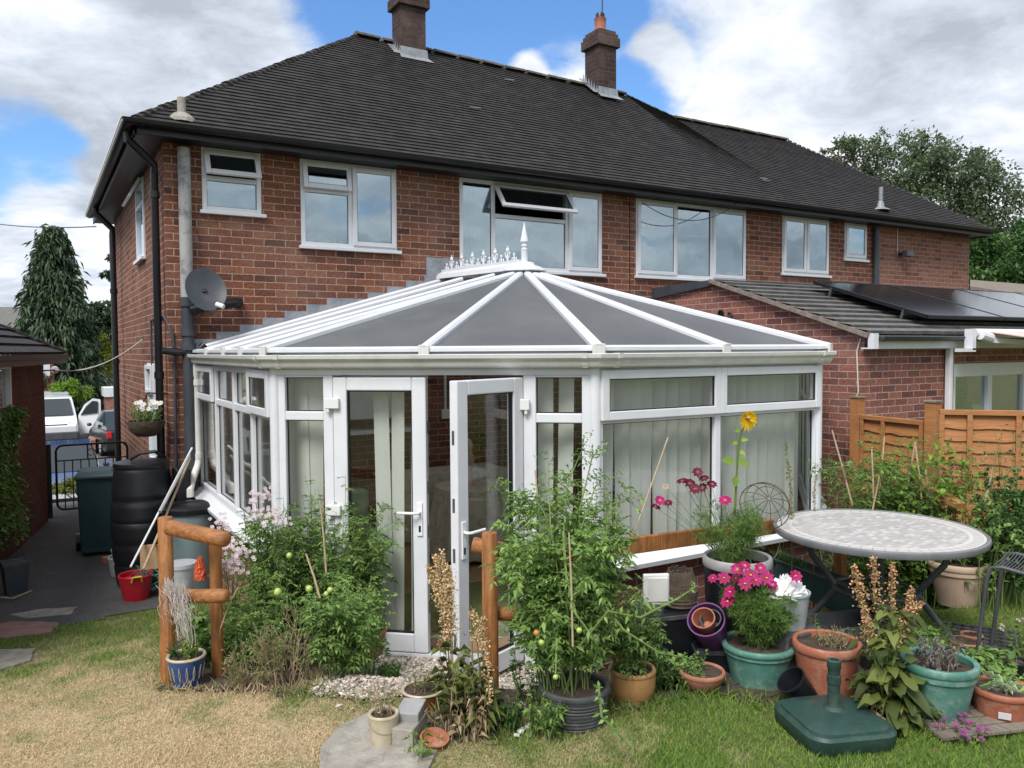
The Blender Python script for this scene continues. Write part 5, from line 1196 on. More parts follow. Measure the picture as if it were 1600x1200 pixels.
# blue pot
t, c, R, h = pot('blue_pot', 'small blue glazed pot with cream rim in front of the left fence post', 'pot', 291, 1080, 60, 1022, 'blueglaze', kb=.66, rim=.07, lip=.03, band=False, rimm='creamglaze')
v = Vector((CAM.x-c.x, CAM.y-c.y, 0)).normalized(); s_ = Vector((-v.y, v.x, 0)); mb = MB()
for k in range(-3, 4):
    a = k*.42; d = v*cos(a)+s_*sin(a); r_at = lambda z: (R*.66+(R*.97-R*.66)*z/(h*.93))+.002
    for off in (-.035, .035):
        d2 = v*cos(a+off*1.6)+s_*sin(a+off*1.6)
        mb.tube([c+d*r_at(h*.28)+Vector((0, 0, h*.28)), c+d2*r_at(h*.5)+Vector((0, 0, h*.5)), c+d*r_at(h*.75)+Vector((0, 0, h*.75))], .0025, 4)
mb.build('painted_leaves', 'creamglaze', t)
p = plant('potted_herb', 'small yellow green herb growing in the blue pot', 'plant', c+Vector((0, 0, h*.9))); S, F = MB(), Fol(61)
grow(S, F, c+Vector((.02, 0, h*.88)), 16, .11, .04, .07, 61, node=9, L=.03, W=.014); S.build('stems', 'stemg', p); F.build('leaves', 'lime', p)
p = plant('grass_tuft', 'dark spiky tuft at the back of the blue pot', 'plant', c+Vector((0, 0, h*.9))); F = Fol(62); n = 26; q = np.random.default_rng(62); D = q.normal(size=(n, 3))*.5+np.array([-.2, 0, 1.]); F.leaf(np.tile(np.array(c)+np.array([-.04, .03, h*.88]), (n, 1)), D, .16*q.uniform(.6, 1, n), .008, droop=.15); F.build('blades', 'deepleaf', p)
# ---- middle front: brown pot, cream bucket, seed-head plants
t, c, R, h = pot('brown_pot', 'glossy brown glazed pot with pale rim between gravel and grass', 'pot', 661, 1118, 70, 1074, 'brownglaze', kb=.8, rim=.08, lip=.03, band=False, rimm='creamglaze')
p = plant('sparse_plant', 'sparse dying plant in the brown glazed pot', 'plant', c); S, F = MB(), Fol(63); grow(S, F, c+Vector((0, 0, h*.85)), 16, .16, .06, .11, 63, node=6, L=.03, W=.012, r=.002, side=1); S.build('stems', 'woody', p); F.build('leaves', 'olive', p)
t, c, R, h = pot('cream_bucket', 'mottled cream ceramic bucket with a wire handle', 'bucket', 599, 1174, 50, 1112, 'creamglaze', kb=.8, rim=.10, lip=.03, band=False)
MB().tube([c+Vector((R*1.0*cos(a), R*1.0*sin(a)*.9, h*.75-abs(sin(a))*h*.28)) for a in [pi+i*pi/12 for i in range(13)]], .0025, 5).build('handle', 'woody', t)
p = plant('twiggy_plant', 'brown dead twigs in the cream bucket', 'plant', c); S, F = MB(), Fol(64); grow(S, F, c+Vector((0, 0, h*.85)), 18, .15, .04, .09, 64, node=4, L=.018, W=.009, r=.0018, side=1); S.build('stems', 'woody', p); F.build('leaves', 'woody', p)
p1 = G(640, 1172); m = MB(); m.beam(p1+Vector((-.03, .02, .05)), p1+Vector((.12, .17, .05)), .11, .10); m2 = MB(); m2.beam(p1+Vector((.02, .08, .12)), p1+Vector((.12, .20, .13)), .12, .05)
t = thing('paving_block', 'pale grey concrete block on the grass beside the cream bucket', 'block', tuple(p1)); m.build('block', 'concrete', t, bevel=.006)
t = thing('paving_block', 'second grey block lying on top of the pale block', 'block', tuple(p1+Vector((0, 0, .1)))); m2.build('block', 'greyrim', t, bevel=.006)
c, R, h = spot(678, 1176, 46, 1150, .6)
t = thing('terracotta_saucer', 'shallow terracotta saucer tilted on the grass below the seed heads', 'saucer', tuple(c)); Rm = Matrix.Rotation(.25, 3, 'X')
MB().lathe([(.001, 0), (R*.75, 0), (R, .035), (R-.008, .036), (R*.72, .008), (.001, .008)], c+Vector((0, 0, .01)), 26, R=Rm).build('saucer', 'terracotta', t, smooth=True)
b = G(655, 1190); p = plant('weed', 'small light green weed in front of the paving blocks', 'weed', b); S, F = MB(), Fol(65); grow(S, F, b, 7, .15, .04, .08, 65, node=4, L=.05, W=.032, r=.002); S.build('stems', 'stemg', p); F.build('leaves', 'lime', p)
def seedplant(name, label, cat, base, spikes, H, seed, lm='dock', L=.11, W=.04, n=9, R=.12, cnt=330, s=.013, spread=.018, hm='dry', node=7, per=None):
    t = plant(name, label, cat, base); q = np.random.default_rng(seed); S, F, P = MB(), Fol(seed), Fol(seed+1)
    grow(S, F, base, n, H, .05, R, seed, node=node, L=L, W=W, kind='simple', droop=.5, updir=.5)
    for sp in spikes:
        pts = [Vector(base)+Vector((q.normal()*.02, q.normal()*.02, 0))]+[dep(*a) for a in sp]; S.tube(pts, [.005]+[.0035]*(len(sp)-1)+[.002], 5)
        for a, b_ in zip(sp[:-1], sp[1:]): seedspike(P, dep(*a), dep(*b_), cnt//(len(sp)-1), s, spread, q)
    S.build('stems', 'woody' if hm != 'x' else 'stemg', t); F.build('leaves', lm, t); P.build('seed_heads', hm, t); return t
b = G(712, 1150)
seedplant('seedhead_plant', 'tall plant with a broad tan plume of dry seed heads before the open door', 'plant', b, [[(700, 1010, 4.1), (692, 940, 4.1), (680, 868, 4.15)], [(704, 1000, 4.1), (700, 930, 4.1), (690, 862, 4.15)], [(700, 960, 4.1), (668, 885, 4.12)], [(706, 980, 4.1), (704, 925, 4.12), (700, 885, 4.15)]], .55, 71, n=15, R=.14, cnt=640, spread=.020, s=.014, node=9)
b = G(752, 1150)
seedplant('seedhead_plant', 'second seed head plant bending over against the short fence post', 'plant', b, [[(735, 955, 4.0), (752, 985, 3.98), (762, 1040, 3.95), (766, 1098, 3.9)], [(745, 1000, 4.0), (756, 965, 4.0)]], .42, 73, n=14, R=.13, cnt=560, spread=.013, node=9)
b = G(735, 1155); p = plant('withered_plant', 'withered brown leaves at the foot of the seed head plants', 'plant', b); S, F = MB(), Fol(75); grow(S, F, b, 16, .26, .06, .13, 75, node=6, L=.07, W=.03, droop=.9, r=.003); S.build('stems', 'woody', p); F.build('leaves', 'woody', p)
b = G(820, 1150); mm = MB()
for k in range(5): a = random.uniform(0, 3); mm.beam(b+Vector((k*.018-.03, k*.012, .008)), b+Vector((k*.018+.04*cos(a)-.02, k*.012+.03*sin(a), .012)), .025, .004)
tag(mm.build('litter_scrap', 'white'), 'crumpled white plastic scrap on the soil beside the ribbed pot', 'litter')
# ---- big tomato in ribbed pot
t, c, R, h = pot('ribbed_pot', 'large dark grey ribbed pot holding the biggest tomato plant', 'pot', 897, 1150, 112, 1068, 'darkpot', kb=.82, rim=.16, lip=.05, ribs=9, band=False)
tb_, bb, tps = tomato('biggest tomato plant, sprawling up from the ribbed pot in front of the narrow light', 0, 0, 1.08, .42, 81, n=38, m='tomato2', base=c+Vector((-.04, .03, h*.8)), node=22, L=.055)
S, F = MB(), Fol(82); q = np.random.default_rng(82)
t = plant('sprawling_shoots', 'thin wiry tomato shoots reaching above the biggest plant', 'tomato shoots', c)
for pts in ([(890, 1000, 4.0), (880, 850, 4.1), (885, 760, 4.2), (915, 690, 4.25)], [(880, 900, 4.1), (850, 800, 4.15), (826, 765, 4.2)], [(900, 850, 4.1), (930, 760, 4.2), (960, 745, 4.2)], [(880, 950, 4.0), (860, 820, 4.1), (856, 700, 4.2)], [(930, 900, 4.1), (965, 800, 4.2)], [(910, 900, 4.1), (905, 800, 4.15), (925, 715, 4.2), (938, 702, 4.2)], [(870, 900, 4.1), (845, 820, 4.15), (838, 770, 4.2)], [(945, 880, 4.1), (950, 800, 4.15), (975, 778, 4.2)], [(850, 980, 3.95), (810, 880, 4.0), (790, 850, 4.05)]):
    P = [dep(*a) for a in pts]; S.tube(P, [.004]*(len(P)-1)+[.0015], 5)
    for i in range(len(P)-1):
        for k in range(11):
            p0 = P[i].lerp(P[i+1], (k+.5)/11); d = q.normal(size=3); d[2] = abs(d[2])*.6
            for j in range(5): F.leaf([np.array(p0)+nrm(d)*.02*j], nrm(d+q.normal(size=3)*.8), .035*q.uniform(.5, 1.2), .011)
S.build('stems', 'stemg', t); F.build('leaves', 'tomato', t)
balls('tomato', 'tomred', [dep(838, 989, 3.72)], .016, tb_); balls('tomato', 'tomgreen', [dep(846, 1004, 3.72), dep(868, 1058, 3.7), dep(905, 985, 3.7)], .013, tb_)
S, F = MB(), Fol(84)
t = plant('trailing_shoots', 'long yellow green tomato stems trailing right over the tan pot', 'tomato shoots', c)
for pts in ([(905, 1010, 3.9), (950, 955, 3.85), (1000, 965, 3.9), (1060, 935, 4.1), (1090, 915, 4.2)], [(940, 940, 3.9), (975, 985, 3.85), (1030, 1020, 3.9), (1085, 1030, 4.0)], [(870, 1000, 3.8), (868, 1060, 3.7)], [(880, 830, 4.0), (885, 900, 3.9), (900, 960, 3.8), (930, 1000, 3.78)], [(935, 1070, 3.7), (940, 1120, 3.6), (980, 1160, 3.55)]):
    P = [dep(*a) for a in pts]; S.tube(P, [.006]*(len(P)-1)+[.002], 6)
    for i in range(len(P)-1):
        for k in range(4):
            p0 = P[i].lerp(P[i+1], (k+.5)/4)
            for j in range(4): F.leaf([np.array(p0)], nrm(q.normal(size=3)), .045*q.uniform(.5, 1.2), .017)
S.build('stems', 'stemg', t); F.build('leaves', 'tomato2', t)
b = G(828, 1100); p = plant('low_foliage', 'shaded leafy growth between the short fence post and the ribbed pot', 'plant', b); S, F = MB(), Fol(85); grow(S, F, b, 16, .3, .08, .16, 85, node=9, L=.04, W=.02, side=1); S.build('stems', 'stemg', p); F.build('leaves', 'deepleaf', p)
t, c, R, h = pot('tan_pot', 'mustard tan glazed pot beside the big ribbed pot', 'pot', 988, 1108, 74, 1042, 'tan', kb=.8, rim=.14, lip=.04, belly=.08, band=False)
tomato('short tomato plant growing in the tan glazed pot', 0, 0, .40, .22, 86, n=16, m='tomato', base=c+Vector((0, 0, h*.85)), node=10, L=.045)
b = G(1062, 1050); p = plant('mint_plant', 'dark leafy mint behind the terracotta bowl', 'plant', b); S, F = MB(), Fol(87); grow(S, F, b, 22, .22, .08, .14, 87, node=10, L=.03, W=.018); S.build('stems', 'stemg', p); F.build('leaves', 'tomato', p)
b = G(1040, 1010); p = plant('wispy_plant', 'wispy pale green plant behind the tan pot', 'plant', b); S, F = MB(), Fol(88); grow(S, F, b, 20, .40, .10, .2, 88, node=12, L=.035, W=.012, side=2); S.build('stems', 'stemg', p); F.build('leaves', 'tomato2', p)
t, c, R, h = pot('terracotta_bowl', 'low weathered terracotta bowl on the grass edge', 'bowl', 1097, 1086, 72, 1046, 'terraold', kb=.55, rim=.22, lip=.03, belly=.06, band=False)
canes([(dep(965, 905, 4.4), dep(1044, 683, 4.6)), (dep(850, 900, 4.2), dep(836, 735, 4.3)), (dep(895, 1010, 3.8), dep(889, 832, 3.85)), (dep(960, 900, 4.4), dep(945, 765, 4.4))],
      ['long grey bamboo cane slanting in front of the wide window', 'thin cane at the left of the biggest tomato plant', 'short rusty stake in the middle of the biggest tomato plant', 'thin cane behind the right side of the biggest tomato plant'], r=.0055)
# ---- clutter in front of the wide window
t, c, R, h = pot('tall_planter', 'tall dark planter with a light grey rim holding the sunflower', 'planter', 1152, 985, 106, 868, 'black', zc=5.0, kb=.85, rim=.08, lip=.04, rimm='greyrim', band=False)
zc = depth(c)
sf = plant('sunflower', 'single yellow sunflower on a tall stem before the right window', 'sunflower', c+Vector((0, 0, h*.9)))
st_ = [c+Vector((.0, 0, h*.85)), dep(1148, 800, zc), dep(1152, 720, zc), dep(1156, 680, zc-.02), dep(1163, 662, zc-.04)]
MB().tube(st_, [.008, .0075, .007, .006, .006], 8).build('stem', 'stemg', sf, smooth=True)
hc = dep(1168, 653, zc-.05); F = Fol(90)
nv = Vector((-.15, -.6, -.1)).normalized()
flowerhead(F, hc, nv, .062, 15, 0, w=.16, droop=.35); flowerhead(F, hc+Vector((0, 0, .004)), nv, .052, 13, .4, w=.17, droop=.5); flowerhead(F, hc+nv*.012, Vector((.3, -.6, .5)), .042, 12, .2, w=.17, droop=-.2); F.build('petals', 'yellow', sf)
MB().ball(hc+nv*.0, .022, 10, .6).build('disc', 'tan', sf, smooth=True)
F = Fol(91)
for px, py, tx, ty, s in ((1148, 722, 1124, 718, .10), (1150, 742, 1148, 760, .085), (1152, 716, 1176, 735, .09), (1153, 690, 1138, 697, .05), (1155, 688, 1176, 686, .06), (1157, 672, 1140, 676, .05), (1152, 705, 1170, 712, .06)):
    a, b_ = dep(px, py, zc), dep(tx, ty, zc-.03); F.leaf([np.array(a)], np.array(b_-a), s, s*.62, droop=.05, up=np.array([[-.3, -.8, .6]]), mid=.45)
F.build('leaves', 'lime', sf)
def cosmos(label, base, H, spread, seed, flowers, pm, n=14, lm='cosmosl', node=12):
    t = plant('cosmos', label, 'cosmos', base, 'cosmos plants'); S, F = MB(), Fol(seed)
    grow(S, F, base, n, H, .05, spread, seed, node=node, L=.05, W=.0028, kind='feather', r=.0035, side=3, hvar=.45)
    fo = {}
    for i, (px, py, z, col, rad) in enumerate(flowers):
        cc = dep(px, py, z); S.tube([Vector(base)+Vector((0, 0, H*.1)), Vector(base).lerp(cc, .45)+Vector((.01, .01, .05)), cc], [.003, .002, .0015], 5)
        f = Fol(seed+i+1); v = (CAM-cc).normalized(); nn = (np.array(v)*.8+np.array([0, 0, .6])+np.random.default_rng(seed+i).normal(size=3)*.25)
        flowerhead(f, cc, nn, rad*1.15, 8, i, w=.34, droop=.12); o = f.build('flower', col, t); MB().ball(cc+Vector(tuple(nrm(nn)))*.003, rad*.22, 8, .6).build('flower_eye', 'yellow' if col == 'magenta' else 'terracotta', o, smooth=True)
    S.build('stems', 'stemg', t); F.build('leaves', lm, t); return t
cosmos('crimson flowered cosmos in the tall dark planter beside the sunflower', c+Vector((-.07, 0, h*.85)), .50, .30, 101, [(1090, 738, zc, 'crimson', .03), (1066, 752, zc, 'crimson', .032), (1078, 756, zc, 'crimson', .034), (1086, 764, zc-.05, 'crimson', .034), (1100, 748, zc, 'crimson', .03), (1112, 757, zc, 'crimson', .03), (1031, 782, zc, 'magenta', .03), (1024, 792, zc, 'crimson', .03), (1044, 786, zc, 'crimson', .026), (1133, 782, zc-.05, 'magenta', .036), (1040, 760, zc+.05, 'woody', .02), (1098, 762, zc, 'crimson', .028)], 'crimson', n=26, node=14)
t, c, R, h = pot('teal_pot', 'big teal plastic pot with magenta cosmos, left of the umbrella base', 'pot', 1185, 1084, 114, 1002, 'teal', kb=.72, rim=.13, lip=.07)
zc = depth(c)
cosmos('bright magenta cosmos mound in the teal pot', c+Vector((0, 0, h*.85)), .33, .25, 131, [(1114, 904, zc, 'magenta', .026), (1131, 903, zc-.05, 'magenta', .032), (1152, 890, zc, 'magenta', .036), (1164, 884, zc, 'magenta', .03), (1173, 899, zc-.05, 'magenta', .036), (1188, 888, zc, 'magenta', .032), (1198, 903, zc-.05, 'magenta', .036), (1207, 914, zc, 'magenta', .028), (1164, 912, zc-.1, 'magenta', .034), (1141, 925, zc-.1, 'magenta', .034), (1137, 940, zc-.1, 'magenta', .036), (1243, 900, zc-.05, 'magenta', .032), (1150, 904, zc-.05, 'crimson', .03), (1181, 907, zc-.08, 'magenta', .03)], 'magenta', n=40, lm='cosmosl', node=22)
# purple pot on its side holding smaller pots
pc = dep(1110, 985, 4.75); t = thing('purple_pot', 'purple plastic pot leaning over with small pots inside', 'pot', tuple(pc)); ax = (dep(1096, 950, 4.6)-pc).normalized(); Rq = ax.to_track_quat('Z', 'Y').to_matrix()
MB().lathe([(.001, -.10), (.085, -.10), (.105, .10), (.112, .10), (.112, .125), (.104, .125), (.10, .1), (.08, -.09), (.001, -.09)], pc, 26, R=Rq).build('body', 'purple', t, smooth=True)
for m_, r_, o_, lb in (('terracotta', .065, .055, 'small orange plant pot nested in the purple pot'), ('darkpot', .06, .03, 'small black plant pot nested in the purple pot')):
    cc = pc+ax*o_+Vector((.03 if m_ == 'darkpot' else -.02, 0, .01)); t = thing('plant_pot', lb, 'pot', tuple(cc)); MB().lathe([(.001, -.05), (r_*.75, -.05), (r_, .06), (r_*1.06, .06), (r_*1.06, .075), (r_*.95, .075), (r_*.7, -.04), (.001, -.04)], cc, 20, R=Rq).build('body', m_, t, smooth=True)
# galvanised bucket with crumpled fleece
c = dep(1232, 978, 4.75)
bx = thing('plastic_crate', 'upturned black crate carrying the galvanised bucket', 'crate', (c.x, c.y, gz(c.x, c.y))); MB().box(c.x-.16, c.x+.16, c.y-.13, c.y+.13, gz(c.x, c.y), c.z-.003).build('crate_shell', 'darkpot', bx, bevel=.01)
t = thing('metal_bucket', 'pale galvanised bucket stuffed with crumpled white fleece', 'bucket', tuple(c)); MB().lathe([(.001, 0), (.095, 0), (.118, .2), (.124, .2), (.124, .212), (.112, .212), (.09, .01), (.001, .01)], c, 26).build('body', 'galv', t, smooth=True)
def crumple(name, label, cat, c, R, h, m, seed, amp=.3):
    q = random.Random(seed); mb = MB(); n, k = 14, 22; vs = []; 
    for i in range(n+1):
        for j in range(k):
            a = 2*pi*j/k; e = pi/2*i/n; r = R*cos(e)*(1+q.uniform(-amp, amp)*.5); vs.append((c[0]+r*cos(a), c[1]+r*sin(a), c[2]+h*sin(e)*(1+q.uniform(-amp, amp))))
    mb.add(vs, [(i*k+j, i*k+(j+1) % k, (i+1)*k+(j+1) % k, (i+1)*k+j) for i in range(n) for j in range(k)]); o = mb.build(name, m); tag(o, label, cat); return o
crumple('fleece', 'crumpled white horticultural fleece filling the galvanised bucket', 'fleece', (c.x-.02, c.y, c.z+.19), .11, .10, 'white', 5)
# wicker basket and white plastic lid
c = dep(1063, 915, 4.95); t = thing('wicker_basket', 'dark upturned wicker basket beside the white plastic box', 'basket', (c.x, c.y, c.z-.12)); mb = MB(); q = random.Random(4)
for k in range(90):
    a = 2*pi*k/90; mb.tube([(c.x+.095*cos(a), c.y+.095*sin(a), c.z-.12), (c.x+.105*cos(a+.03), c.y+.105*sin(a), c.z-.02), (c.x+.07*cos(a), c.y+.07*sin(a), c.z+.09+q.uniform(0, .02))], .004, 4)
for z in range(9): mb.tube([(c.x+(.1+.006*sin(z)-max(0, z-5)*.009)*cos(2*pi*j/24), c.y+(.1-max(0, z-5)*.009)*sin(2*pi*j/24), c.z-.11+z*.023) for j in range(25)], .005, 4)
mb.build('weave', 'bark', t)
c = dep(1022, 912, 4.9); t = thing('plastic_box', 'white plastic container standing on edge by the sill', 'container', tuple(c)); mb = MB(); mb.beam(c+Vector((-.07, .02, -.03)), c+Vector((.075, -.05, -.03)), .03, .19); mb.build('shell', 'white', t, bevel=.008)
mb = MB(); mb.beam(c+Vector((-.055, -.002, -.03)), c+Vector((.058, -.062, -.03)), .012, .15); mb.build('inset', 'upvcold', t, bevel=.004)
# dark clutter: trays, a crate
for i, (px, py, z, w_, d_, h_, m_, lb) in enumerate([(1072, 980, 5.0, .34, .26, .26, 'black', 'tall black crate standing against the brick wall below the sill'), (1020, 990, 4.9, .30, .24, .20, 'darkpot', 'dark grey box behind the tan pot'), (1120, 985, 5.15, .3, .2, .34, 'greenplastic', 'dark green crate behind the purple pot'), (1060, 955, 4.9, .42, .26, .10, 'black', 'flat black seed tray behind the terracotta bowl'), (1105, 1000, 4.7, .36, .22, .05, 'darkpot', 'dark tray under the purple pot'), (1262, 1000, 4.8, .34, .22, .06, 'darkpot', 'dark tray between galvanised bucket and terracotta pot'), (1395, 985, 4.9, .40, .30, .12, 'black', 'black crate under the round table'), (1320, 940, 5.2, .42, .3, .16, 'darkpot', 'dark plastic box beneath the left table leg')]):
    c = dep(px, py, z); g0 = gz(c.x, c.y); t = thing('plastic_tray', lb, 'tray', (c.x, c.y, g0)); mb = MB(); a = .4*i; ux, uy = Vector((cos(a), sin(a), 0)), Vector((-sin(a), cos(a), 0)); cc = Vector((c.x, c.y, g0))
    B = [cc-ux*w_/2-uy*d_/2, cc+ux*w_/2-uy*d_/2, cc+ux*w_/2+uy*d_/2, cc-ux*w_/2+uy*d_/2]
    for p_, q_ in zip(B, B[1:]+B[:1]): mb.beam(p_+Vector((0, 0, h_/2+.01)), q_+Vector((0, 0, h_/2+.01)), .008, h_)
    mb.extr([p_+Vector((0, 0, .012)) for p_ in B], (0, 0, .006)); mb.build('tray', m_, t)
def mound(name, label, c, R, h, m, seed, n=900, L=.05, kind='soilpile'):
    p = plant(name, label, 'plant', c); S, F = MB(), Fol(seed); grow(S, F, c, int(n/45), h, R*.5, R, seed, node=14, L=L, W=L*.35, side=2); S.build('stems', 'woody', p); F.build('leaves', m, p); return p
# long green trough
a, b_ = dep(1212, 888, 6.0), dep(1345, 940, 5.75); t = thing('planter_trough', 'long dark green trough slanting under the round table', 'trough', tuple((a+b_)/2)); mb = MB()
d = (b_-a).normalized(); s = d.cross(Vector((0, 0, 1))).normalized()
for sg in (-1, 1): mb.beam(a+s*sg*.11, b_+s*sg*.11, .012, .2)
mb.beam(a-s*.11, a+s*.11, .012, .2); mb.beam(b_-s*.11, b_+s*.11, .012, .2); mb.beam(a-Vector((0, 0, .08)), b_-Vector((0, 0, .08)), .2, .02)
for sg in (-1, 1): mb.beam(a+s*sg*.12+Vector((0, 0, .1)), b_+s*sg*.12+Vector((0, 0, .1)), .025, .012)
mb.build('trough_body', 'trough', t); mb = MB(); mb.beam(a+Vector((0, 0, .06)), b_+Vector((0, 0, .06)), .2, .02); mb.build('compost', 'soil', t)
q = np.random.default_rng(7); F = Fol(7); n = 90; tt = q.random(n); P = np.array(a)[None]+(np.array(b_-a))[None]*tt[:, None]*.35+np.array([0, 0, .06]); D = q.normal(size=(n, 3))*.35+np.array([0, 0, 1.]); F.leaf(P, D, .2*q.uniform(.5, 1, n), .004, droop=.2, mid=.3)
tag(F.build('chives', 'cosmosl'), 'thin green chives growing at the left end of the long trough', 'herb')
# wire hanging basket on the rail
c = dep(1195, 790, 5.35); t = thing('wire_basket', 'upturned rusty wire hanging basket frame against the window', 'wire basket', tuple(c)); mb = MB(); ax = Vector((-.35, -.55, .45)).normalized(); Rq = ax.to_track_quat('Z', 'Y').to_matrix(); r0 = .165
def W3(a, e): return c+Rq @ Vector((r0*cos(a)*cos(e), r0*sin(a)*cos(e), r0*sin(e)*.7))
mb.tube([W3(2*pi*k/32, 0) for k in range(33)], .004, 5)
for e in (.5, .95): mb.tube([W3(2*pi*k/28, e) for k in range(29)], .0025, 4)
for k in range(12): mb.tube([W3(2*pi*k/12, e*.15) for e in range(11)], .0025, 4)
mb.build('wire', 'bark', t)
def spike(label, pts, m, seed, s=.014, cnt=160, spread=.008):
    t = plant('flower_spike', label, 'plant', dep(*pts[0])); q = np.random.default_rng(seed); F = Fol(seed); P = [dep(*p) for p in pts]; g_ = Vector((P[0].x, P[0].y, gz(P[0].x, P[0].y))); MB().tube([g_]+P, [.005]+[.003]*len(P), 5).build('stem', 'woody', t)
    for a_, b__ in zip(P[:-1], P[1:]): seedspike(F, a_, b__, cnt, s, spread, q)
    F.build('seed_heads', m, t)
spike('tall dry seed spike in front of the right window pane', [(1238, 810, 5.6), (1235, 755, 5.6), (1227, 692, 5.6)], 'olive', 141, s=.02, cnt=90, spread=.009)
spike('thin dark seed spike in front of the right corner post', [(1272, 800, 5.9), (1272, 770, 5.9), (1275, 742, 5.9)], 'woody', 142, s=.016, cnt=45)
# dark boxes that carry the things standing above the ground in front of the wide window
def support(label, pts, zt, w=.13):
    """black storage box from the ground up to zt under a line of points"""
    a, b_ = Vector(pts[0]), Vector(pts[-1]); g = min(gz(a.x, a.y), gz(b_.x, b_.y)); t = thing('storage_box', label, 'box', tuple((a+b_)/2*1.0)); t.location.z = g
    d = (b_-a); d.z = 0; e = d.normalized() if d.length > .01 else Vector((.86, -.51, 0)); a, b_ = a-e*.11, b_+e*.11
    MB().beam((a.x, a.y, (g+zt)/2), (b_.x, b_.y, (g+zt)/2), w*2, zt-g).build('box_shell', 'black', t, bevel=.012)
    MB().beam(Vector((a.x, a.y, zt-.03))-e*.006, Vector((b_.x, b_.y, zt-.03))+e*.006, w*2+.012, .03).build('lid_edge', 'darkpot', t, bevel=.005)
k1, k2 = dep(1022, 912, 4.93), dep(1063, 915, 4.98)
support('black storage box under the white plastic container and the wicker basket', [k1, k2], min(k1.z-.126, k2.z-.122))
k3 = dep(1112, 985, 4.84); support('low black box propping up the leaning purple pot', [k3, k3+Vector((.03, -.02, 0))], dep(1110, 985, 4.75).z-.105, .1)
a, b_ = dep(1212, 888, 6.0), dep(1345, 940, 5.75)
for t_ in (.15, .85):
    p = a.lerp(b_, t_); MB().box(p.x-.1, p.x+.1, p.y-.1, p.y+.1, gz(p.x, p.y), p.z-.092).build('trough_block', 'terraold', bpy.data.objects['planter_trough'], bevel=.006)
# ---------------------------------------------------------------- round mosaic table
tc_ = dep(1370, 829, 5.30); TR = 154*5.30/FPX; tz = tc_.z; tg = gz(tc_.x, tc_.y)+.03
tab = thing('garden_table', 'round mosaic topped garden table with grey metal legs', 'table', (tc_.x, tc_.y, tg))
m = bpy.data.materials.new('mosaic'); m.use_nodes = True; t = m.node_tree; b = t.nodes['Principled BSDF']; b.inputs['Roughness'].default_value = .35
c = t.nodes.new('ShaderNodeTexCoord'); mp = t.nodes.new('ShaderNodeMapping'); t.links.new(c.outputs['Object'], mp.inputs[0]); mp.inputs['Location'].default_value = (-tc_.x, -tc_.y, 0)
mp.inputs['Rotation'].default_value = (0, 0, 0)
br = t.nodes.new('ShaderNodeTexBrick'); t.links.new(mp.outputs[0], br.inputs['Vector']); br.inputs['Scale'].default_value = 1; br.inputs['Brick Width'].default_value = .05; br.inputs['Row Height'].default_value = .028; br.inputs['Mortar Size'].default_value = .002
br.inputs['Color1'].default_value = (0, 0, 0, 1); br.inputs['Color2'].default_value = (1, 1, 1, 1); br.inputs['Mortar'].default_value = (.35, .35, .35, 1)
r = t.nodes.new('ShaderNodeValToRGB'); t.links.new(br.outputs['Color'], r.inputs[0]); r.color_ramp.elements[0].color = (.34, .34, .34, 1); r.color_ramp.elements[1].color = (.62, .60, .57, 1); r.color_ramp.elements.new(.4).color = (.44, .435, .43, 1); r.color_ramp.elements.new(.55).color = (.42, .37, .35, 1)
# ring borders by radius
vl = t.nodes.new('ShaderNodeVectorMath'); vl.operation = 'LENGTH'; mz = t.nodes.new('ShaderNodeVectorMath'); mz.operation = 'MULTIPLY'; t.links.new(mp.outputs[0], mz.inputs[0]); mz.inputs[1].default_value = (1, 1, 0); t.links.new(mz.outputs[0], vl.inputs[0])
def ringmask(a, b_):
    g1 = t.nodes.new('ShaderNodeMath'); g1.operation = 'GREATER_THAN'; t.links.new(vl.outputs['Value'], g1.inputs[0]); g1.inputs[1].default_value = a
    g2 = t.nodes.new('ShaderNodeMath'); g2.operation = 'LESS_THAN'; t.links.new(vl.outputs['Value'], g2.inputs[0]); g2.inputs[1].default_value = b_
    g3 = t.nodes.new('ShaderNodeMath'); g3.operation = 'MULTIPLY'; t.links.new(g1.outputs[0], g3.inputs[0]); t.links.new(g2.outputs[0], g3.inputs[1]); return g3.outputs[0]
gr = t.nodes.new('ShaderNodeTexGradient'); gr.gradient_type = 'RADIAL'; t.links.new(mz.outputs[0], gr.inputs[0])
wv = t.nodes.new('ShaderNodeMath'); wv.operation = 'MULTIPLY'; t.links.new(gr.outputs[0], wv.inputs[0]); wv.inputs[1].default_value = 56
fr_ = t.nodes.new('ShaderNodeMath'); fr_.operation = 'FRACT'; t.links.new(wv.outputs[0], fr_.inputs[0])
jt = t.nodes.new('ShaderNodeValToRGB'); t.links.new(fr_.outputs[0], jt.inputs[0]); jt.color_ramp.interpolation = 'CONSTANT'; jt.color_ramp.elements[0].color = (.28, .28, .28, 1); jt.color_ramp.elements[1].position = .1; jt.color_ramp.elements[1].color = (.52, .50, .47, 1)
m1 = t.nodes.new('ShaderNodeMix'); m1.data_type = 'RGBA'; t.links.new(ringmask(TR*.85, TR*.94), m1.inputs[0]); t.links.new(r.outputs[0], m1.inputs['A']); t.links.new(jt.outputs[0], m1.inputs['B'])
m2 = t.nodes.new('ShaderNodeMix'); m2.data_type = 'RGBA'; ad = t.nodes.new('ShaderNodeMath'); ad.operation = 'ADD'; t.links.new(ringmask(TR*.815, TR*.85), ad.inputs[0]); t.links.new(ringmask(TR*.94, TR*1.1), ad.inputs[1]); t.links.new(ad.outputs[0], m2.inputs[0]); t.links.new(m1.outputs['Result'], m2.inputs['A']); m2.inputs['B'].default_value = (.60, .59, .57, 1)
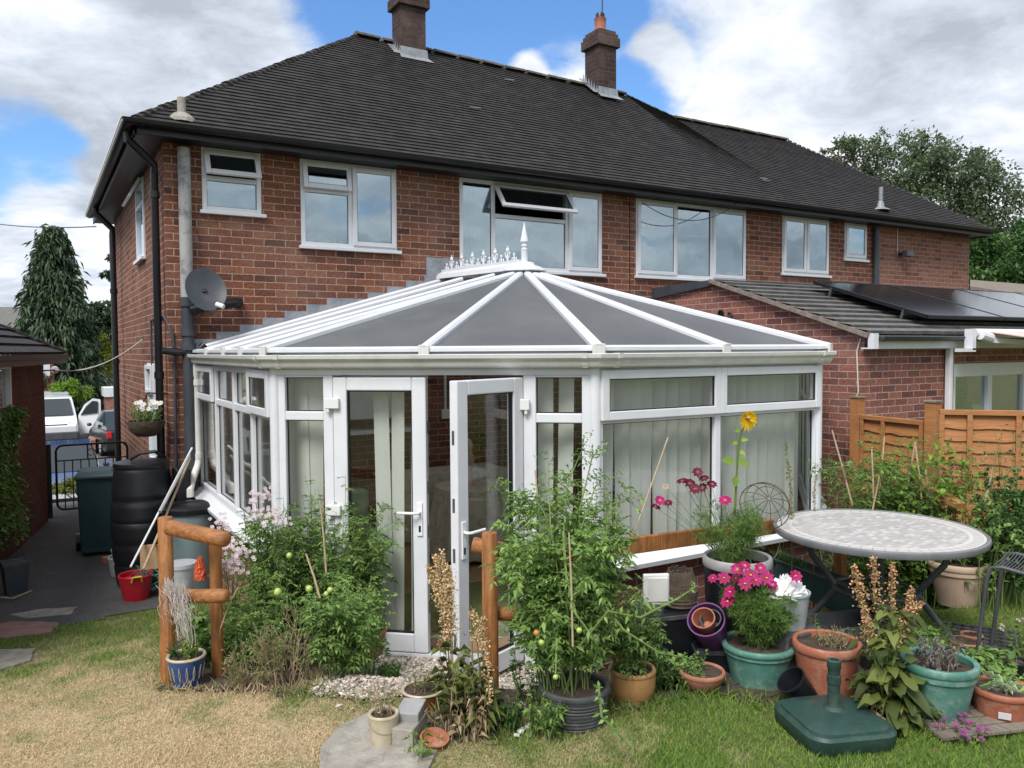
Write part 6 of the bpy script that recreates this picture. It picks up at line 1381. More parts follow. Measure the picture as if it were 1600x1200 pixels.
t.links.new(m2.outputs['Result'], b.inputs['Base Color']); MT['mosaic'] = m
MB().lathe([(.001, .012), (TR-.025, .012), (TR-.024, -.01), (.001, -.01)], (tc_.x, tc_.y, tz), 64).build('tabletop', 'mosaic', tab)
MB().lathe([(TR-.024, .014), (TR-.012, .018), (TR, .010), (TR+.003, -.008), (TR-.005, -.028), (TR-.03, -.03), (TR-.04, -.012), (TR-.024, -.0105)], (tc_.x, tc_.y, tz), 64).build('rim', 'rimgrey', tab, smooth=True)
vd = Vector((tc_.x-CAM.x, tc_.y-CAM.y, 0)).normalized(); vs_ = Vector((vd.y, -vd.x, 0))
H = tz-.03-tg
for a in (3, 93, 183, 273):
    d = (vs_*cos(radians(a))+vd*sin(radians(a))); o = Vector((tc_.x, tc_.y, tg)); sd2 = Vector((-d.y, d.x, 0))
    MB().tube([o+d*.50*TR/.73+Vector((0, 0, H)), o+d*.40+Vector((0, 0, H*.75)), o+d*.27+sd2*.01+Vector((0, 0, H*.5)), o+d*.25+sd2*.01+Vector((0, 0, H*.42)), o+d*.36+Vector((0, 0, H*.2)), o+d*.47+Vector((0, 0, 0))], [.021]*6, 12).build('leg', 'metalgrey', tab, smooth=True)
o = Vector((tc_.x, tc_.y, tg+H*.46)); MB().tube([o+(vs_*cos(2*pi*k/24)+vd*sin(2*pi*k/24))*.26 for k in range(25)], .014, 8).build('leg_ring', 'metalgrey', tab, smooth=True)
# ---------------------------------------------------------------- umbrella base
c = G(1302, 1150); v = Vector((c.x-CAM.x, c.y-CAM.y, 0)).normalized(); ub = thing('umbrella_base', 'dark green weighted parasol base with short upright tube on the lawn', 'umbrella base', tuple(c))
def rsq(w, d, r, z, ang, n=6):
    out = []
    for sx, sy, a0 in ((1, 1, 0), (-1, 1, pi/2), (-1, -1, pi), (1, -1, 3*pi/2)):
        for i in range(n+1):
            a = a0+pi/2*i/n; x, y = sx*(w/2-r)+r*cos(a), sy*(d/2-r)+r*sin(a); out.append((c.x+x*cos(ang)-y*sin(ang), c.y+x*sin(ang)+y*cos(ang), c.z+z))
    return out
ang = radians(-21)
def loft(mb, rings):
    n = len(rings[0]); vs = [p for R_ in rings for p in R_]; mb.add(vs, [(i*n+k, i*n+(k+1) % n, (i+1)*n+(k+1) % n, (i+1)*n+k) for i in range(len(rings)-1) for k in range(n)]+[tuple(range(n-1, -1, -1)), tuple((len(rings)-1)*n+k for k in range(n))]); return mb
W_ = .465
loft(MB(), [rsq(W_-.03, W_-.03, .09, .0, ang), rsq(W_, W_, .10, .02, ang), rsq(W_+.005, W_+.005, .10, .078, ang), rsq(W_-.02, W_-.02, .095, .092, ang)]).build('weight', 'greenplastic', ub, smooth=True)
loft(MB(), [rsq(W_-.045, W_-.045, .09, .090, ang), rsq(W_-.05, W_-.05, .09, .102, ang), rsq(W_-.11, W_-.11, .08, .118, ang), rsq(.1, .1, .04, .132, ang)]).build('top_shell', 'greenplastic', ub, smooth=True)
MB().lathe([(.06, .125), (.05, .135), (.034, .145), (.03, .16), (.03, .26), (.034, .262), (.034, .30), (.03, .302), (.03, .335), (.034, .34), (.034, .375), (.024, .38), (.02, .378), (.02, .2)], c, 22).build('tube', 'greenplastic', ub, smooth=True)
rv_ = Vector((v.y, -v.x, 0)); p = c+rv_*.10-v*.10+Vector((0, 0, .108)); e_ = Vector((cos(ang), sin(ang), 0))
MB().beam(p-e_*.045, p+e_*.045, .09, .024).build('filler_cap', 'greenplastic', ub, bevel=.01)
# ---- right side pots
t, c, R, h = pot('terracotta_pot', 'wide terracotta pot directly behind the umbrella base', 'pot', 1292, 1098, 104, 1000, 'terracotta', kb=.75, rim=.16, lip=.05, band=False)
p = plant('small_plants', 'a few straggly weeds in the wide terracotta pot', 'plant', c); S, F = MB(), Fol(151); grow(S, F, c+Vector((.05, 0, h*.86)), 22, .10, .08, .12, 151, node=6, L=.035, W=.009, updir=1); S.build('stems', 'woody', p); F.build('leaves', 'olive', p)
c = G(1262, 1105); ax = Vector((-.62, .25, .75)).normalized(); Rq = ax.to_track_quat('Z', 'Y').to_matrix(); c2 = c+Vector((0, 0, .035))
t = thing('nursery_pot', 'small black nursery pot with a white sticker tipped against the terracotta pot', 'pot', tuple(c)); MB().lathe([(.001, 0), (.062, 0), (.08, .14), (.085, .14), (.085, .155), (.078, .155), (.058, .01), (.001, .01)], c2, 22, R=Rq).build('body', 'black', t, smooth=True)
vv = (CAM-c2).normalized(); l0 = Rq @ Vector((0, 0, 1)); sx_ = l0.cross(vv).normalized(); fc = sx_.cross(l0).normalized()*-1
fc = (vv-l0*vv.dot(l0)).normalized(); pp = c2+l0*.05+fc*.0725-sx_*.02
MB().extr([pp-sx_*.016-l0*.02, pp+sx_*.016-l0*.02, pp+sx_*.016+l0*.02+fc*.006, pp-sx_*.016+l0*.02+fc*.006], fc*.001).build('sticker', 'white', t)
t, c, R, h = pot('teal_pot', 'big teal plastic pot with dead stems on the pallet at right', 'pot', 1467, 1140, 114, 1030, 'teal', kb=.66, rim=.12, lip=.07)
p = plant('shrivelled_plant', 'grey shrivelled stems in the right teal pot', 'plant', c); S, F = MB(), Fol(152); grow(S, F, c+Vector((0, 0, h*.84)), 26, .16, .1, .14, 152, node=5, L=.05, W=.018, r=.002, side=1, droop=.8); S.build('stems', 'woody', p); F.build('leaves', 'greyleaf', p)
t, c, R, h = pot('terracotta_pot', 'terracotta pot with a white price sticker holding the variegated hosta', 'pot', 1566, 1142, 92, 1072, 'terracotta', kb=.75, rim=.16, lip=.05, band=False)
vv = Vector((CAM.x-c.x, CAM.y-c.y, 0)).normalized(); sx_ = Vector((-vv.y, vv.x, 0)); a = .1; dd = (vv*cos(a)+sx_*sin(a)); rr = R*.885; pp = c+dd*rr+Vector((0, 0, h*.42)); s2 = Vector((-dd.y, dd.x, 0))
MB().extr([pp-s2*.028-Vector((0, 0, .018))-dd*.006, pp+s2*.028-Vector((0, 0, .018))-dd*.006, pp+s2*.028+Vector((0, 0, .018))+dd*.003, pp-s2*.028+Vector((0, 0, .018))+dd*.003], dd*.004).build('sticker', 'white', t)
p = plant('hosta', 'variegated hosta with white edged arching leaves', 'hosta', c); F, F2 = Fol(153), Fol(154); n = 40; q = np.random.default_rng(153); D = q.normal(size=(n, 3))*.8; D[:, 2] = abs(D[:, 2])*.6+.5
P = np.tile(np.array(c)+np.array([0, 0, h*.88]), (n, 1))+q.normal(size=(n, 3))*.02; LL = .15*q.uniform(.5, 1, n); F.leaf(P, D, LL, .030, droop=.45, up=np.tile([0., -.2, 1.], (n, 1))); F2.leaf(P+np.array([0, -.002, -.004]), D, LL*1.03, .042, droop=.45, up=np.tile([0., -.2, 1.], (n, 1)))
F.build('leaves', 'tomato2', p); F2.build('leaf_edges', 'whitefl', p)
for px, yb, w, yr, m_, lb, kb in ((1497, 949, 86, 876, 'beigepot', 'large pale beige pot standing behind the round table', .68), (1438, 940, 74, 897, 'teal', 'smaller teal pot partly hidden behind the right table leg', .7), (1330, 952, 96, 890, 'beigepot', 'wide beige pot seen under the table beside the trough', .7)):
    t, c, R, h = pot('plastic_pot', lb, 'pot', px, yb, w, yr, m_, kb=kb, rim=.14, lip=.06)
    if px != 1497:
        p = plant('potted_plant', 'leafy seedling in the %s' % ('smaller teal pot behind the table' if px == 1438 else 'wide beige pot under the table'), 'plant', c); S, F = MB(), Fol(px); grow(S, F, c+Vector((0, 0, h*.86)), 14, .16, .06, .12, px, node=7, L=.04, W=.018); S.build('stems', 'stemg', p); F.build('leaves', 'tomato2', p)
for (px, yb, w, yr, m_, lb) in ((1518, 1010, 34, 990, 'terraold', 'small stacked terracotta pot beside the plastic grid'), (1508, 1022, 48, 1000, 'terracotta', 'small orange pot beneath the stacked pot at right'), (1212, 1000, 40, 985, 'terraold', 'small terracotta pot lying behind the teal cosmos pot'), (1585, 1065, 40, 1030, 'black', 'black pot behind the hosta at the right edge')):
    pot('small_pot', lb, 'pot', px, yb, w, yr, m_, kb=.75, rim=.2, lip=.05, band=False)
# dock plant
b = G(1385, 1135); t = plant('dock_plant', 'tall broad leaved dock with rusty seed heads behind the umbrella base', 'dock plant', b); S, F, P = MB(), Fol(161), Fol(162); q = np.random.default_rng(161)
for pts in ([(1385, 1060, 4.1), (1375, 980, 4.15), (1368, 940, 4.15), (1365, 872, 4.15)], [(1385, 1040, 4.1), (1392, 960, 4.15), (1395, 880, 4.15)], [(1380, 1050, 4.1), (1355, 980, 4.1), (1345, 935, 4.1), (1335, 885, 4.1)], [(1392, 1050, 4.05), (1410, 975, 4.05), (1440, 940, 4.0)], [(1395, 1040, 4.05), (1420, 965, 4.05), (1425, 918, 4.05)], [(1375, 1060, 4.05), (1358, 1000, 4.05), (1352, 950, 4.05)]):
    W3_ = [dep(*a) for a in pts]; S.tube([b]+W3_, [.008]+[.005]*(len(W3_)-1)+[.002], 6); seedspike(P, W3_[-2], W3_[-1], 240, .016, .019, q); seedspike(P, W3_[-2].lerp(W3_[-3], .4), W3_[-2], 50, .014, .012, q)
for k in range(125):
    zt = q.uniform(.0, .60); a = q.uniform(0, 2*pi); s_ = (1.15-zt*1.1)*q.uniform(.7, 1.15); p0 = np.array(b)+np.array([q.normal()*.035, q.normal()*.035, zt]); d = np.array([cos(a), sin(a), q.uniform(.0, .6)])
    L_ = .20*s_*q.uniform(.6, 1.15); W_l = .10*s_*q.uniform(.7, 1.1); d = nrm(d); F.broad(p0+d*.04, d, L_, W_l, droop=q.uniform(.3, .9), wav=.22); S.tube([Vector(p0), Vector(p0+d*.05)], .003, 4)
S.build('stems', 'stemg', t); F.build('leaves', 'dock', t); P.build('seed_heads', 'drypink', t)
b = G(1385, 1140); p = plant('withered_leaves', 'withered yellow brown leaves under the dock plant', 'plant', b); S, F = MB(), Fol(163); grow(S, F, b, 18, .2, .08, .15, 163, node=5, L=.08, W=.04, droop=.8); S.build('stems', 'woody', p); F.build('leaves', 'woody', p)
b = G(1440, 1145); p = plant('small_plants', 'low grey green plant with one mauve bell flower between pots', 'plant', b); S, F = MB(), Fol(164); grow(S, F, b, 18, .15, .07, .12, 164, node=8, L=.035, W=.018); S.build('stems', 'stemg', p); F.build('leaves', 'olive', p)
MT['mauve'] = leafm('mauve_petal', (.35, .06, .28), .3)
b = G(1505, 1158); p = plant('mauve_flowers', 'low mauve flowers in the grass in front of the pallet', 'flowers', b); S, F, P = MB(), Fol(165), Fol(166); tp_ = grow(S, F, b, 22, .09, .09, .13, 165, node=6, L=.022, W=.012)
for i, c_ in enumerate(tp_): flowerhead(P, c_, (0, -.3, 1), .014, 5, i)
S.build('stems', 'stemg', p); F.build('leaves', 'olive', p); P.build('flowers', 'mauve', p)
# pallet
b0 = G(1520, 1120); t = thing('wooden_pallet', 'weathered grey wooden slats lying under the right hand pots', 'pallet', tuple(b0)); v = Vector((b0.x-CAM.x, b0.y-CAM.y, 0)).normalized(); s2 = Vector((v.y, -v.x, 0)); d1 = (s2*.75+v*.66).normalized(); d2 = Vector((-d1.y, d1.x, 0))
for k in range(6): 
    o = b0+d2*(k-2.5)*.085+Vector((0, 0, .035)); MB().beam(o-d1*.38, o+d1*.45, .07, .018).build('slat', 'oldwood', t, bevel=.003)
# plastic grid tiles
b0 = G(1525, 1000); t = thing('plastic_grid', 'dark interlocking plastic ground grid on the lawn by the chair', 'grid', tuple(b0)); mb = MB()
for i in range(9):
    for j in range(6):
        if (i*7+j*5) % 11 == 3: continue
        p = b0+s2*(i-4)*.055+v*(j-2.5)*.075+Vector((0, 0, .03)); mb.box(p.x-.022, p.x+.022, p.y-.022, p.y+.022, p.z-.01, p.z+.004)
    mb.beam(b0+s2*(i-4)*.055-v*.2+Vector((0, 0, .024)), b0+s2*(i-4)*.055+v*.2+Vector((0, 0, .024)), .01, .01)
for j in range(6): mb.beam(b0-s2*.24+v*(j-2.5)*.075+Vector((0, 0, .024)), b0+s2*.24+v*(j-2.5)*.075+Vector((0, 0, .024)), .01, .01)
mb.build('grid', 'darkpot', t)
# garden chair at the right edge
cc = dep(1600, 890, 5.0); cg = gz(cc.x, cc.y); t = thing('garden_chair', 'dark grey wire seat garden chair cut off by the right edge', 'chair', (cc.x, cc.y, cg)); L0 = dep(1548, 884, 4.75); 
u = (vs_*.95-vd*.3).normalized(); w = Vector((-u.y, u.x, 0)); sz = L0.z
for k in (0, .42):
    o = L0+w*k; MB().tube([Vector((o.x, o.y, gz(o.x, o.y)))-u*.07, o-u*.02-Vector((0, 0, .09)), o+Vector((0, 0, -.01)), o+u*.06+Vector((0, 0, .0)), o+u*.4-Vector((0, 0, .05)), o+u*.48+Vector((0, 0, .05)), o+u*.6+Vector((0, 0, .5))], .012, 10).build('side_frame', 'metalgrey', t, smooth=True)
    MB().tube([Vector((o.x, o.y, gz(o.x, o.y)))+u*.5, o+u*.42-Vector((0, 0, .06))], .012, 8).build('leg', 'metalgrey', t, smooth=True)
mb = MB()
for i in range(24): o = L0+u*(.02+i*.017)+Vector((0, 0, .012-.002*i)); mb.tube([o, o+w*.21-Vector((0, 0, .008)), o+w*.42], .003, 5)
mb.build('wire_seat', 'metalgrey', t); mb = MB()
for i in range(22): o = L0+u*(.48+i*.005)+Vector((0, 0, .06+i*.02)); mb.tube([o, o+w*.42], .003, 5)
mb.build('wire_back', 'metalgrey', t)
t = thing('brick', 'two old bricks behind the garden chair', 'brick', tuple(G(1575, 905))); o = G(1575, 905); MB().beam(o+Vector((-.15, 0, .04)), o+Vector((.2, .1, .04)), .11, .075).build('brick_block', 'terraold', t, bevel=.008)
# ---------------------------------------------------------------- rail fences in orange timber
pz = 5.0
rf = thing('rail_fence', 'short orange log rail fence with two rails at the left bed', 'rail fence', tuple(G(262, 1068)))
g1 = G(263, 1066); z1 = depth(g1)
tp_ = dep(258, 808, z1)
MB().tube([g1-Vector((0, 0, .1)), Vector((tp_.x, tp_.y, tp_.z-.006)), tp_], [.046, .044, .040], 18).build('post', 'timber', rf, smooth=True)
g2 = dep(336, 840, z1+.02); MB().tube([Vector((g2.x, g2.y, gz(g2.x, g2.y)-.1)), g2], .038, 16).build('post', 'timber', rf, smooth=True)
def log(px0, py0, za, px1, py1, zb, r, name='rail', parent=rf):
    a, b_ = dep(px0, py0, za), dep(px1, py1, zb); d = (b_-a).normalized(); MB().tube([a, a+d*.004, b_-d*.03, b_-d*.01, b_], [r*.93, r, r, r*.85, r*.5], 20).build(name, MT['timberx'], parent, smooth=True)
log(264, 824, z1-.11, 356, 844, z1-.28, .047)
log(266, 932, z1-.11, 356, 931, z1-.22, .042)
rf2 = thing('rail_fence', 'short orange log fence post with rails behind the biggest tomato plant', 'rail fence', tuple(G(772, 1110)))
g3 = G(778, 1090); z3 = 4.45; tp_ = dep(765, 832, z3); gg = Vector((tp_.x, tp_.y, gz(tp_.x, tp_.y)-.1)); MB().tube([gg, tp_-Vector((0, 0, .006)), tp_], [.046, .044, .040], 18).build('post', 'timber', rf2, smooth=True)
log(739, 851, z3+.12, 850, 872, z3+.05, .045, parent=rf2); log(775, 958, z3+.09, 860, 962, z3+.05, .04, parent=rf2)
bf = thing('board_fence', 'long orange board rail running in front of the wide window', 'rail fence', tuple(G(1100, 960)))
a, b_ = dep(872, 868, 4.75), dep(1330, 806, 6.05)
MB().beam(a, b_, .035, .105).build('rail', 'timber', bf, bevel=.006)
for t_ in (.02, .98):
    p = a.lerp(b_, t_)+Vector((.0, .05, 0)); MB().beam((p.x, p.y, gz(p.x, p.y)-.1), (p.x, p.y, p.z+.04), .07, .07, up=(0, 1, 0)).build('post', 'timber', bf, bevel=.006)
dn = crumple('fleece', 'pinkish white fleece rag draped over the left log fence', 'fleece', (0, 0, 0), .01, .01, 'net', 2); bpy.data.objects.remove(dn)
def drape(pts_top, length_fn, label, seed):
    """strands of torn fleece hanging from a line"""
    q = np.random.default_rng(seed); F = Fol(seed); n = 1500; A = [dep(*p) for p in pts_top]
    for k in range(0):
        t_ = q.random()*(len(A)-1); i = min(int(t_), len(A)-2); p = np.array(A[i].lerp(A[i+1], t_-i))+q.normal(size=3)*np.array([.012, .012, .02]); dz = -abs(q.normal())*.6-.25
        F.leaf([p], np.array([q.normal()*.25, q.normal()*.2, dz]), length_fn(t_)*q.uniform(.5, 1.3), .0025+.003*q.random(), droop=.25, mid=.5)
    S = MB()
    for k in range(85):
        t_ = q.random(); i0 = t_*2.2; i = min(int(i0), len(A)-2); p = A[i].lerp(A[i+1], i0-i)+Vector(tuple(q.normal(size=3)*.012)); j0 = 3.5+t_*3.4; j = min(int(j0), len(A)-2); e = A[j].lerp(A[j+1], j0-j)+Vector(tuple(q.normal(size=3)*.02)) if q.random() < .55 else p-Vector((q.normal()*.03-.02, 0, .16+.1*q.random()))
        P = [p.lerp(e, u/8)+Vector(tuple(q.normal(size=3)*.009)) for u in range(9)]; S.tube(P, .0016, 3)
    o = S.build('fleece', 'net', smooth=True); tag(o, label, 'fleece'); return o
drape([(254, 915, z1-.10), (262, 908, z1-.18), (285, 912, z1-.26), (296, 930, z1-.28), (292, 960, z1-.25), (280, 985, z1-.25), (286, 1000, z1-.3), (305, 1012, z1-.35)], lambda t: .14, 'pinkish white torn fleece draped over the left log fence', 3)
# larch lap fence with posts
fz = 1.79
P1 = onX(1338, 622, 7.66); P2 = onX(1458, 628, 7.52)
A2 = onZ(1467, 640, fz); B2 = onZ(1640, 642.5, fz); A1 = onX(1348, 648, 7.63); B1 = onX(1447, 658, 7.54)
for px, X_, y, lb in ((1361, 7.62, 619, 'left'), (1458, 7.5, 627, 'right')):
    pass
def fpost(p, top, label):
    t = thing('fence_post', label, 'fence post', (p.x, p.y, 0), 'orange fence posts'); MB().box(p.x-.055, p.x+.055, p.y-.055, p.y+.055, .1, top).build('post', 'fence', t, bevel=.005)
    MB().box(p.x-.065, p.x+.065, p.y-.065, p.y+.065, top+.001, top+.022).build('post_cap', 'oldwood', t, bevel=.004)
fpost(onX(1340, 622, 7.64), onX(1340, 622, 7.64).z, 'orange timber fence post close to the corner of the conservatory')
fpost(onX(1458, 629, 7.50), onX(1458, 629, 7.50).z, 'orange timber fence post between the short and the long fence panels')
def fpanel(a, b_, h, label, bats, seed):
    t = thing('lap_fence', label, 'fence panel', tuple((Vector(a)+Vector(b_))/2-Vector((0, 0, h))), 'orange overlapping board fence panels'); a, b_ = Vector(a), Vector(b_); d = b_-a; n = Vector((d.y, -d.x, 0)).normalized()
    if n.dot(CAM-a) < 0: n = -n
    R = random.Random(seed); n_ = int(h/.105); mb = MB()
    for k in range(n_):
        z = -.04-k*.105; K = 14; vs = []
        for i in range(K+1):
            p = a.lerp(b_, i/K); low = -.125+.006*sin(i*1.1+k*2.3)+R.uniform(-.005, .005)
            vs += [p+n*.004+Vector((0, 0, z)), p+n*.026+Vector((0, 0, z+low)), p+n*.012+Vector((0, 0, z+low))]
        mb.add(vs, [(3*i, 3*i+1, 3*i+4, 3*i+3) for i in range(K)]+[(3*i+1, 3*i+2, 3*i+5, 3*i+4) for i in range(K)])
    mb.build('boards', 'fence', t)
    for u in bats:
        p = a.lerp(b_, u)+n*.036; MB().beam(p-Vector((0, 0, .04)), p-Vector((0, 0, h)), .042, .02, up=tuple(n)).build('batten', 'fence', t, bevel=.002)
    MB().beam(a+n*.02-Vector((0, 0, .02)), b_+n*.02-Vector((0, 0, .02)), .055, .045).build('top_rail', 'fence', t, bevel=.003)
fpanel(A1, B1, 1.5, 'short orange fence panel between the two posts', (.03, .38, .97), 1)
fpanel(A2, B2, 1.5, 'long orange fence panel running off the right edge', (.02, .28, .72, .98), 2)
# ---- bed behind the table
def bedplant(label, px, yb, H, Rr, seed, kind='compound', m='tomato', L=.05, n=14, node=12, name='tomato_plant', cat='tomato plant', z=None, **k):
    b = G(px, yb) if z is None else Vector((dep(px, yb, z).x, dep(px, yb, z).y, gz(*dep(px, yb, z)[:2])))
    t = plant(name, label, cat, b); S, F = MB(), Fol(seed); tips = grow(S, F, b, n, H, Rr*.4, Rr, seed, node=node, L=L, W=L*.42, kind=kind, side=2, droop=.4, **k); S.build('stems', 'stemg', t); F.build('leaves', m, t); return t, b, tips
bedplant('tomato plant with canes near the conservatory corner behind the table', 1350, 870, 1.5, .5, 171, z=6.6, n=30, node=20)
bedplant('tall tomato plant in front of the middle fence post', 1425, 870, 1.42, .5, 172, z=6.5, n=30, node=20)
bedplant('bright lime green foliage mound behind the table', 1450, 870, 1.35, .5, 173, z=6.3, kind='broad', m='lime', L=.085, n=50, node=16, name='leafy_plant', cat='plant')
bedplant('mid green leafy plant behind the right rim of the table', 1530, 870, 1.1, .5, 174, z=6.0, kind='broad', m='tomato', L=.06, n=30, node=16, name='leafy_plant', cat='plant')
t, b, tips = bedplant('straggly plant with pale dry stems before the long fence panel', 1570, 860, 1.4, .5, 175, z=6.2, kind='simple', m='olive', L=.045, n=24, node=14, name='leafy_plant', cat='plant')
bedplant('dark green dill like plant at the right edge behind the chair', 1600, 880, 1.05, .4, 176, z=5.9, kind='feather', m='deepleaf', L=.05, n=26, node=16, name='leafy_plant', cat='plant')
bedplant('low green plants growing just behind the table', 1390, 880, .35, .45, 177, z=5.9, kind='simple', m='tomato', L=.05, n=24, node=10, name='leafy_plant', cat='plant')
t = plant('pink_flowers', 'pink flower heads on tall stems in front of the long fence panel', 'flowers', dep(1483, 745, 6.4)); P, S = Fol(178), MB(); q = np.random.default_rng(178)
for px, py, nn in ((1483, 745, 16), (1476, 752, 10), (1510, 744, 8)):
    cc = np.array(dep(px, py, 6.3)); S.tube([Vector(cc)-Vector((0, 0, .6)), Vector(cc)], .004, 5)
    for k in range(nn): flowerhead(P, cc+q.normal(size=3)*.03, q.normal(size=3)+np.array([0, -1, .4]), .022, 5, k, w=.4)
S.build('stems', 'stemg', t); P.build('flowers', 'magenta', t)
t = plant('white_flowers', 'pale lilac flowers at the right edge beside the hosta', 'flowers', G(1590, 1010)); P, S, F = Fol(179), MB(), Fol(180); b = G(1595, 1030); tp_ = grow(S, F, b, 16, .26, .08, .14, 179, node=8, L=.05, W=.025)
for i, c_ in enumerate(tp_[:14]): flowerhead(P, c_, (0, -.5, .8), .018, 5, i, w=.4)
S.build('stems', 'stemg', t); F.build('leaves', 'tomato', t); P.build('flowers', 'pinkfl', t)
canes([(dep(1332, 790, 6.4), dep(1300, 672, 6.5)), (dep(1372, 790, 6.4), dep(1382, 682, 6.5)), (dep(1418, 760, 6.4), dep(1430, 690, 6.4)), (dep(1440, 780, 6.3), dep(1430, 692, 6.4)), (dep(1365, 790, 6.3), dep(1362, 702, 6.4)), (dep(1453, 790, 6.2), dep(1446, 734, 6.2)), (dep(1535, 800, 6), dep(1552, 730, 6)), (dep(1350, 860, 6.2), dep(1374, 745, 6.3))],
      ['slanting cane leaning towards the brick wall behind the table', 'tall cane in front of the short fence panel', 'left cane of a crossed pair before the middle fence post', 'right cane of a crossed pair before the middle fence post', 'short cane in the tomatoes left of the tall cane', 'short cane just above the table behind the lime foliage', 'pale cane before the long fence panel', 'thick cane rising from behind the table rim'], r=.008)
mb = MB(); a, b_ = dep(1410, 735, 6.6), dep(1500, 790, 6.0); mb.beam(a, b_, .10, .035); mb.build('plank', 'fence'); tag(bpy.data.objects['plank'], 'broad orange plank slanting through the plants behind the table', 'plank')
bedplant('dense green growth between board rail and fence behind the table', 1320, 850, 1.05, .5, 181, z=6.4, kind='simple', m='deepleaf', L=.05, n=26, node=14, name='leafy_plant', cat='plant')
for i, (px, py, z_) in enumerate([(1545, 1010, 4.7), (1480, 985, 4.8), (1460, 1000, 4.6)]):
    b = dep(px, py, z_); b.z = gz(b.x, b.y); p = plant('weed', ['tuft of weeds beside the small orange pots', 'feathery weed tuft under the right table leg', 'low weed tuft between teal pot and table leg'][i], 'weed', b); S, F = MB(), Fol(190+i); grow(S, F, b, 18, .14, .06, .11, 190+i, node=9, L=.035, W=.010, kind='simple'); S.build('stems', 'stemg', p); F.build('leaves', 'tomato', p)

# ---- smaller growth filling the gaps between the pots
fill = [(1020, 1000, 4.6, .26, .16, 'tomato', 'simple', 'weedy leaves between the tan pot and the dark trays'), (1075, 1010, 4.55, .20, .12, 'tomato2', 'simple', 'pale sprawling leaves behind the terracotta bowl'),
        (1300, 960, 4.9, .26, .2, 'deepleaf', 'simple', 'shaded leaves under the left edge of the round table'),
        (1420, 1000, 4.7, .30, .2, 'tomato', 'compound', 'soft green foliage under the right half of the table'), (1450, 955, 5.0, .24, .2, 'cosmosl', 'feather', 'feathery green growth by the right table leg'),
        (1500, 1040, 4.4, .26, .16, 'tomato2', 'compound', 'loose green plant behind the right teal pot'), (1560, 1030, 4.4, .26, .18, 'tomato', 'broad', 'broad leaved plant behind the hosta pot'),
        (1600, 1060, 4.2, .22, .15, 'tomato2', 'broad', 'leafy plant cut off by the right edge beside the hosta'), (1180, 960, 4.95, .2, .14, 'olive', 'simple', 'thin dry growth between the tall planter and the metal bucket'),
        (850, 1110, 4.0, .22, .14, 'tomato', 'simple', 'green shoots at the left foot of the ribbed pot'), (790, 1130, 4.1, .16, .12, 'deepleaf', 'simple', 'small dark leaves at the foot of the short fence post'),
        (1480, 1060, 4.2, .18, .1, 'cosmosl', 'feather', 'fine feathery sprigs beside the dock plant'), (610, 1040, 5.0, .12, .1, 'tomato', 'simple', 'small weed in the gravel by the terracotta pot'),
        (325, 960, 5.3, .34, .22, 'tomato', 'broad', 'leafy plant between the two left log posts'), (400, 960, 5.2, .62, .26, 'tomato2', 'compound', 'pale tomato shoots at the left of the bed'), (560, 960, 5.2, .75, .26, 'tomato2', 'compound', 'pale tomato shoots in front of the closed door leaf')]
for i, (px, py, z_, H_, R_, m_, kd, lb_) in enumerate(fill):
    b = dep(px, py, z_); b.z = gz(b.x, b.y); p = plant('leafy_plant', lb_, 'plant', b); S, F = MB(), Fol(400+i)
    grow(S, F, b, 20, H_, R_*.5, R_, 400+i, node=12, L=.045 if kd != 'broad' else .07, W=.002 if kd == 'feather' else .02 if kd != 'broad' else .04, kind=kd, side=1, droop=.4); S.build('stems', 'stemg', p); F.build('leaves', m_, p)
# ---------------------------------------------------------------- side passage
def lk(o, loc): return o
wd_ = Vector((sin(radians(11.3)), cos(radians(11.3)), 0)); wn = Vector((wd_.y, -wd_.x, 0))
E0 = Vector((.10, 3.70, 0)); E1 = E0-wd_*7.2
lb = thing('brick_outbuilding', 'dark brick side building with tiled roof at the left edge of the passage', 'building', tuple(E0))
mb = MB(); a, b_ = E1-wn*3.2, E0-wn*3.2
mb.hexa([E1-Vector((0, 0, .3)), E0-Vector((0, 0, .3)), b_-Vector((0, 0, .3)), a-Vector((0, 0, .3)), E1+Vector((0, 0, 2.28)), E0+Vector((0, 0, 2.28)), b_+Vector((0, 0, 2.28)), a+Vector((0, 0, 2.28))])
w = MB(); w.v = [((Vector(p)-E0).dot(wn), (Vector(p)-E0).dot(wd_), p[2]) for p in mb.v]; w.f = mb.f
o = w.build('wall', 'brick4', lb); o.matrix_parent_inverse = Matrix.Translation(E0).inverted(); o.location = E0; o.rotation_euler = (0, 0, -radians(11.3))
e0, e1 = E0+wn*.22+wd_*.25+Vector((0, 0, 2.33)), E1+wn*.22+Vector((0, 0, 2.33)); r0_, r1_ = e0-wn*2.6-wd_*2.4+Vector((0, 0, 1.45)), e1-wn*2.6+Vector((0, 0, 1.45))
mb = MB(); courses(mb, [e1, e0], [r1_, r0_], 14, lift=.03, seg=.25, seed=12); courses(mb, [e0, e0-wn*5.2], [r0_, r0_-wn*.01], 14, lift=.03, seg=.4, seed=13); mb.build('roof', 'rooftile', lb)
ridgecaps([e0+Vector((0, 0, .02)), r0_], r=.08, step=.25, seed=9).build('hip_tiles', 'rooftile', lb)
mb = MB(); mb.beam(e1-Vector((0, 0, .07)), e0-Vector((0, 0, .07)), .03, .13); mb.build('fascia', 'black', lb)
gutter([e1+wn*.05-Vector((0, 0, .02)), e0+wn*.05-Vector((0, 0, .02))], None, r=.05, parent=lb)
p = E0-wd_*2.0; mb = MB()
for q_, r__ in ((p, p+wd_*.06), (p-wd_*.9, p-wd_*.84)): mb.beam(q_+wn*.02+Vector((0, 0, 1.65)), q_+wn*.02+Vector((0, 0, 2.2)), .06, .06, up=tuple(wd_))
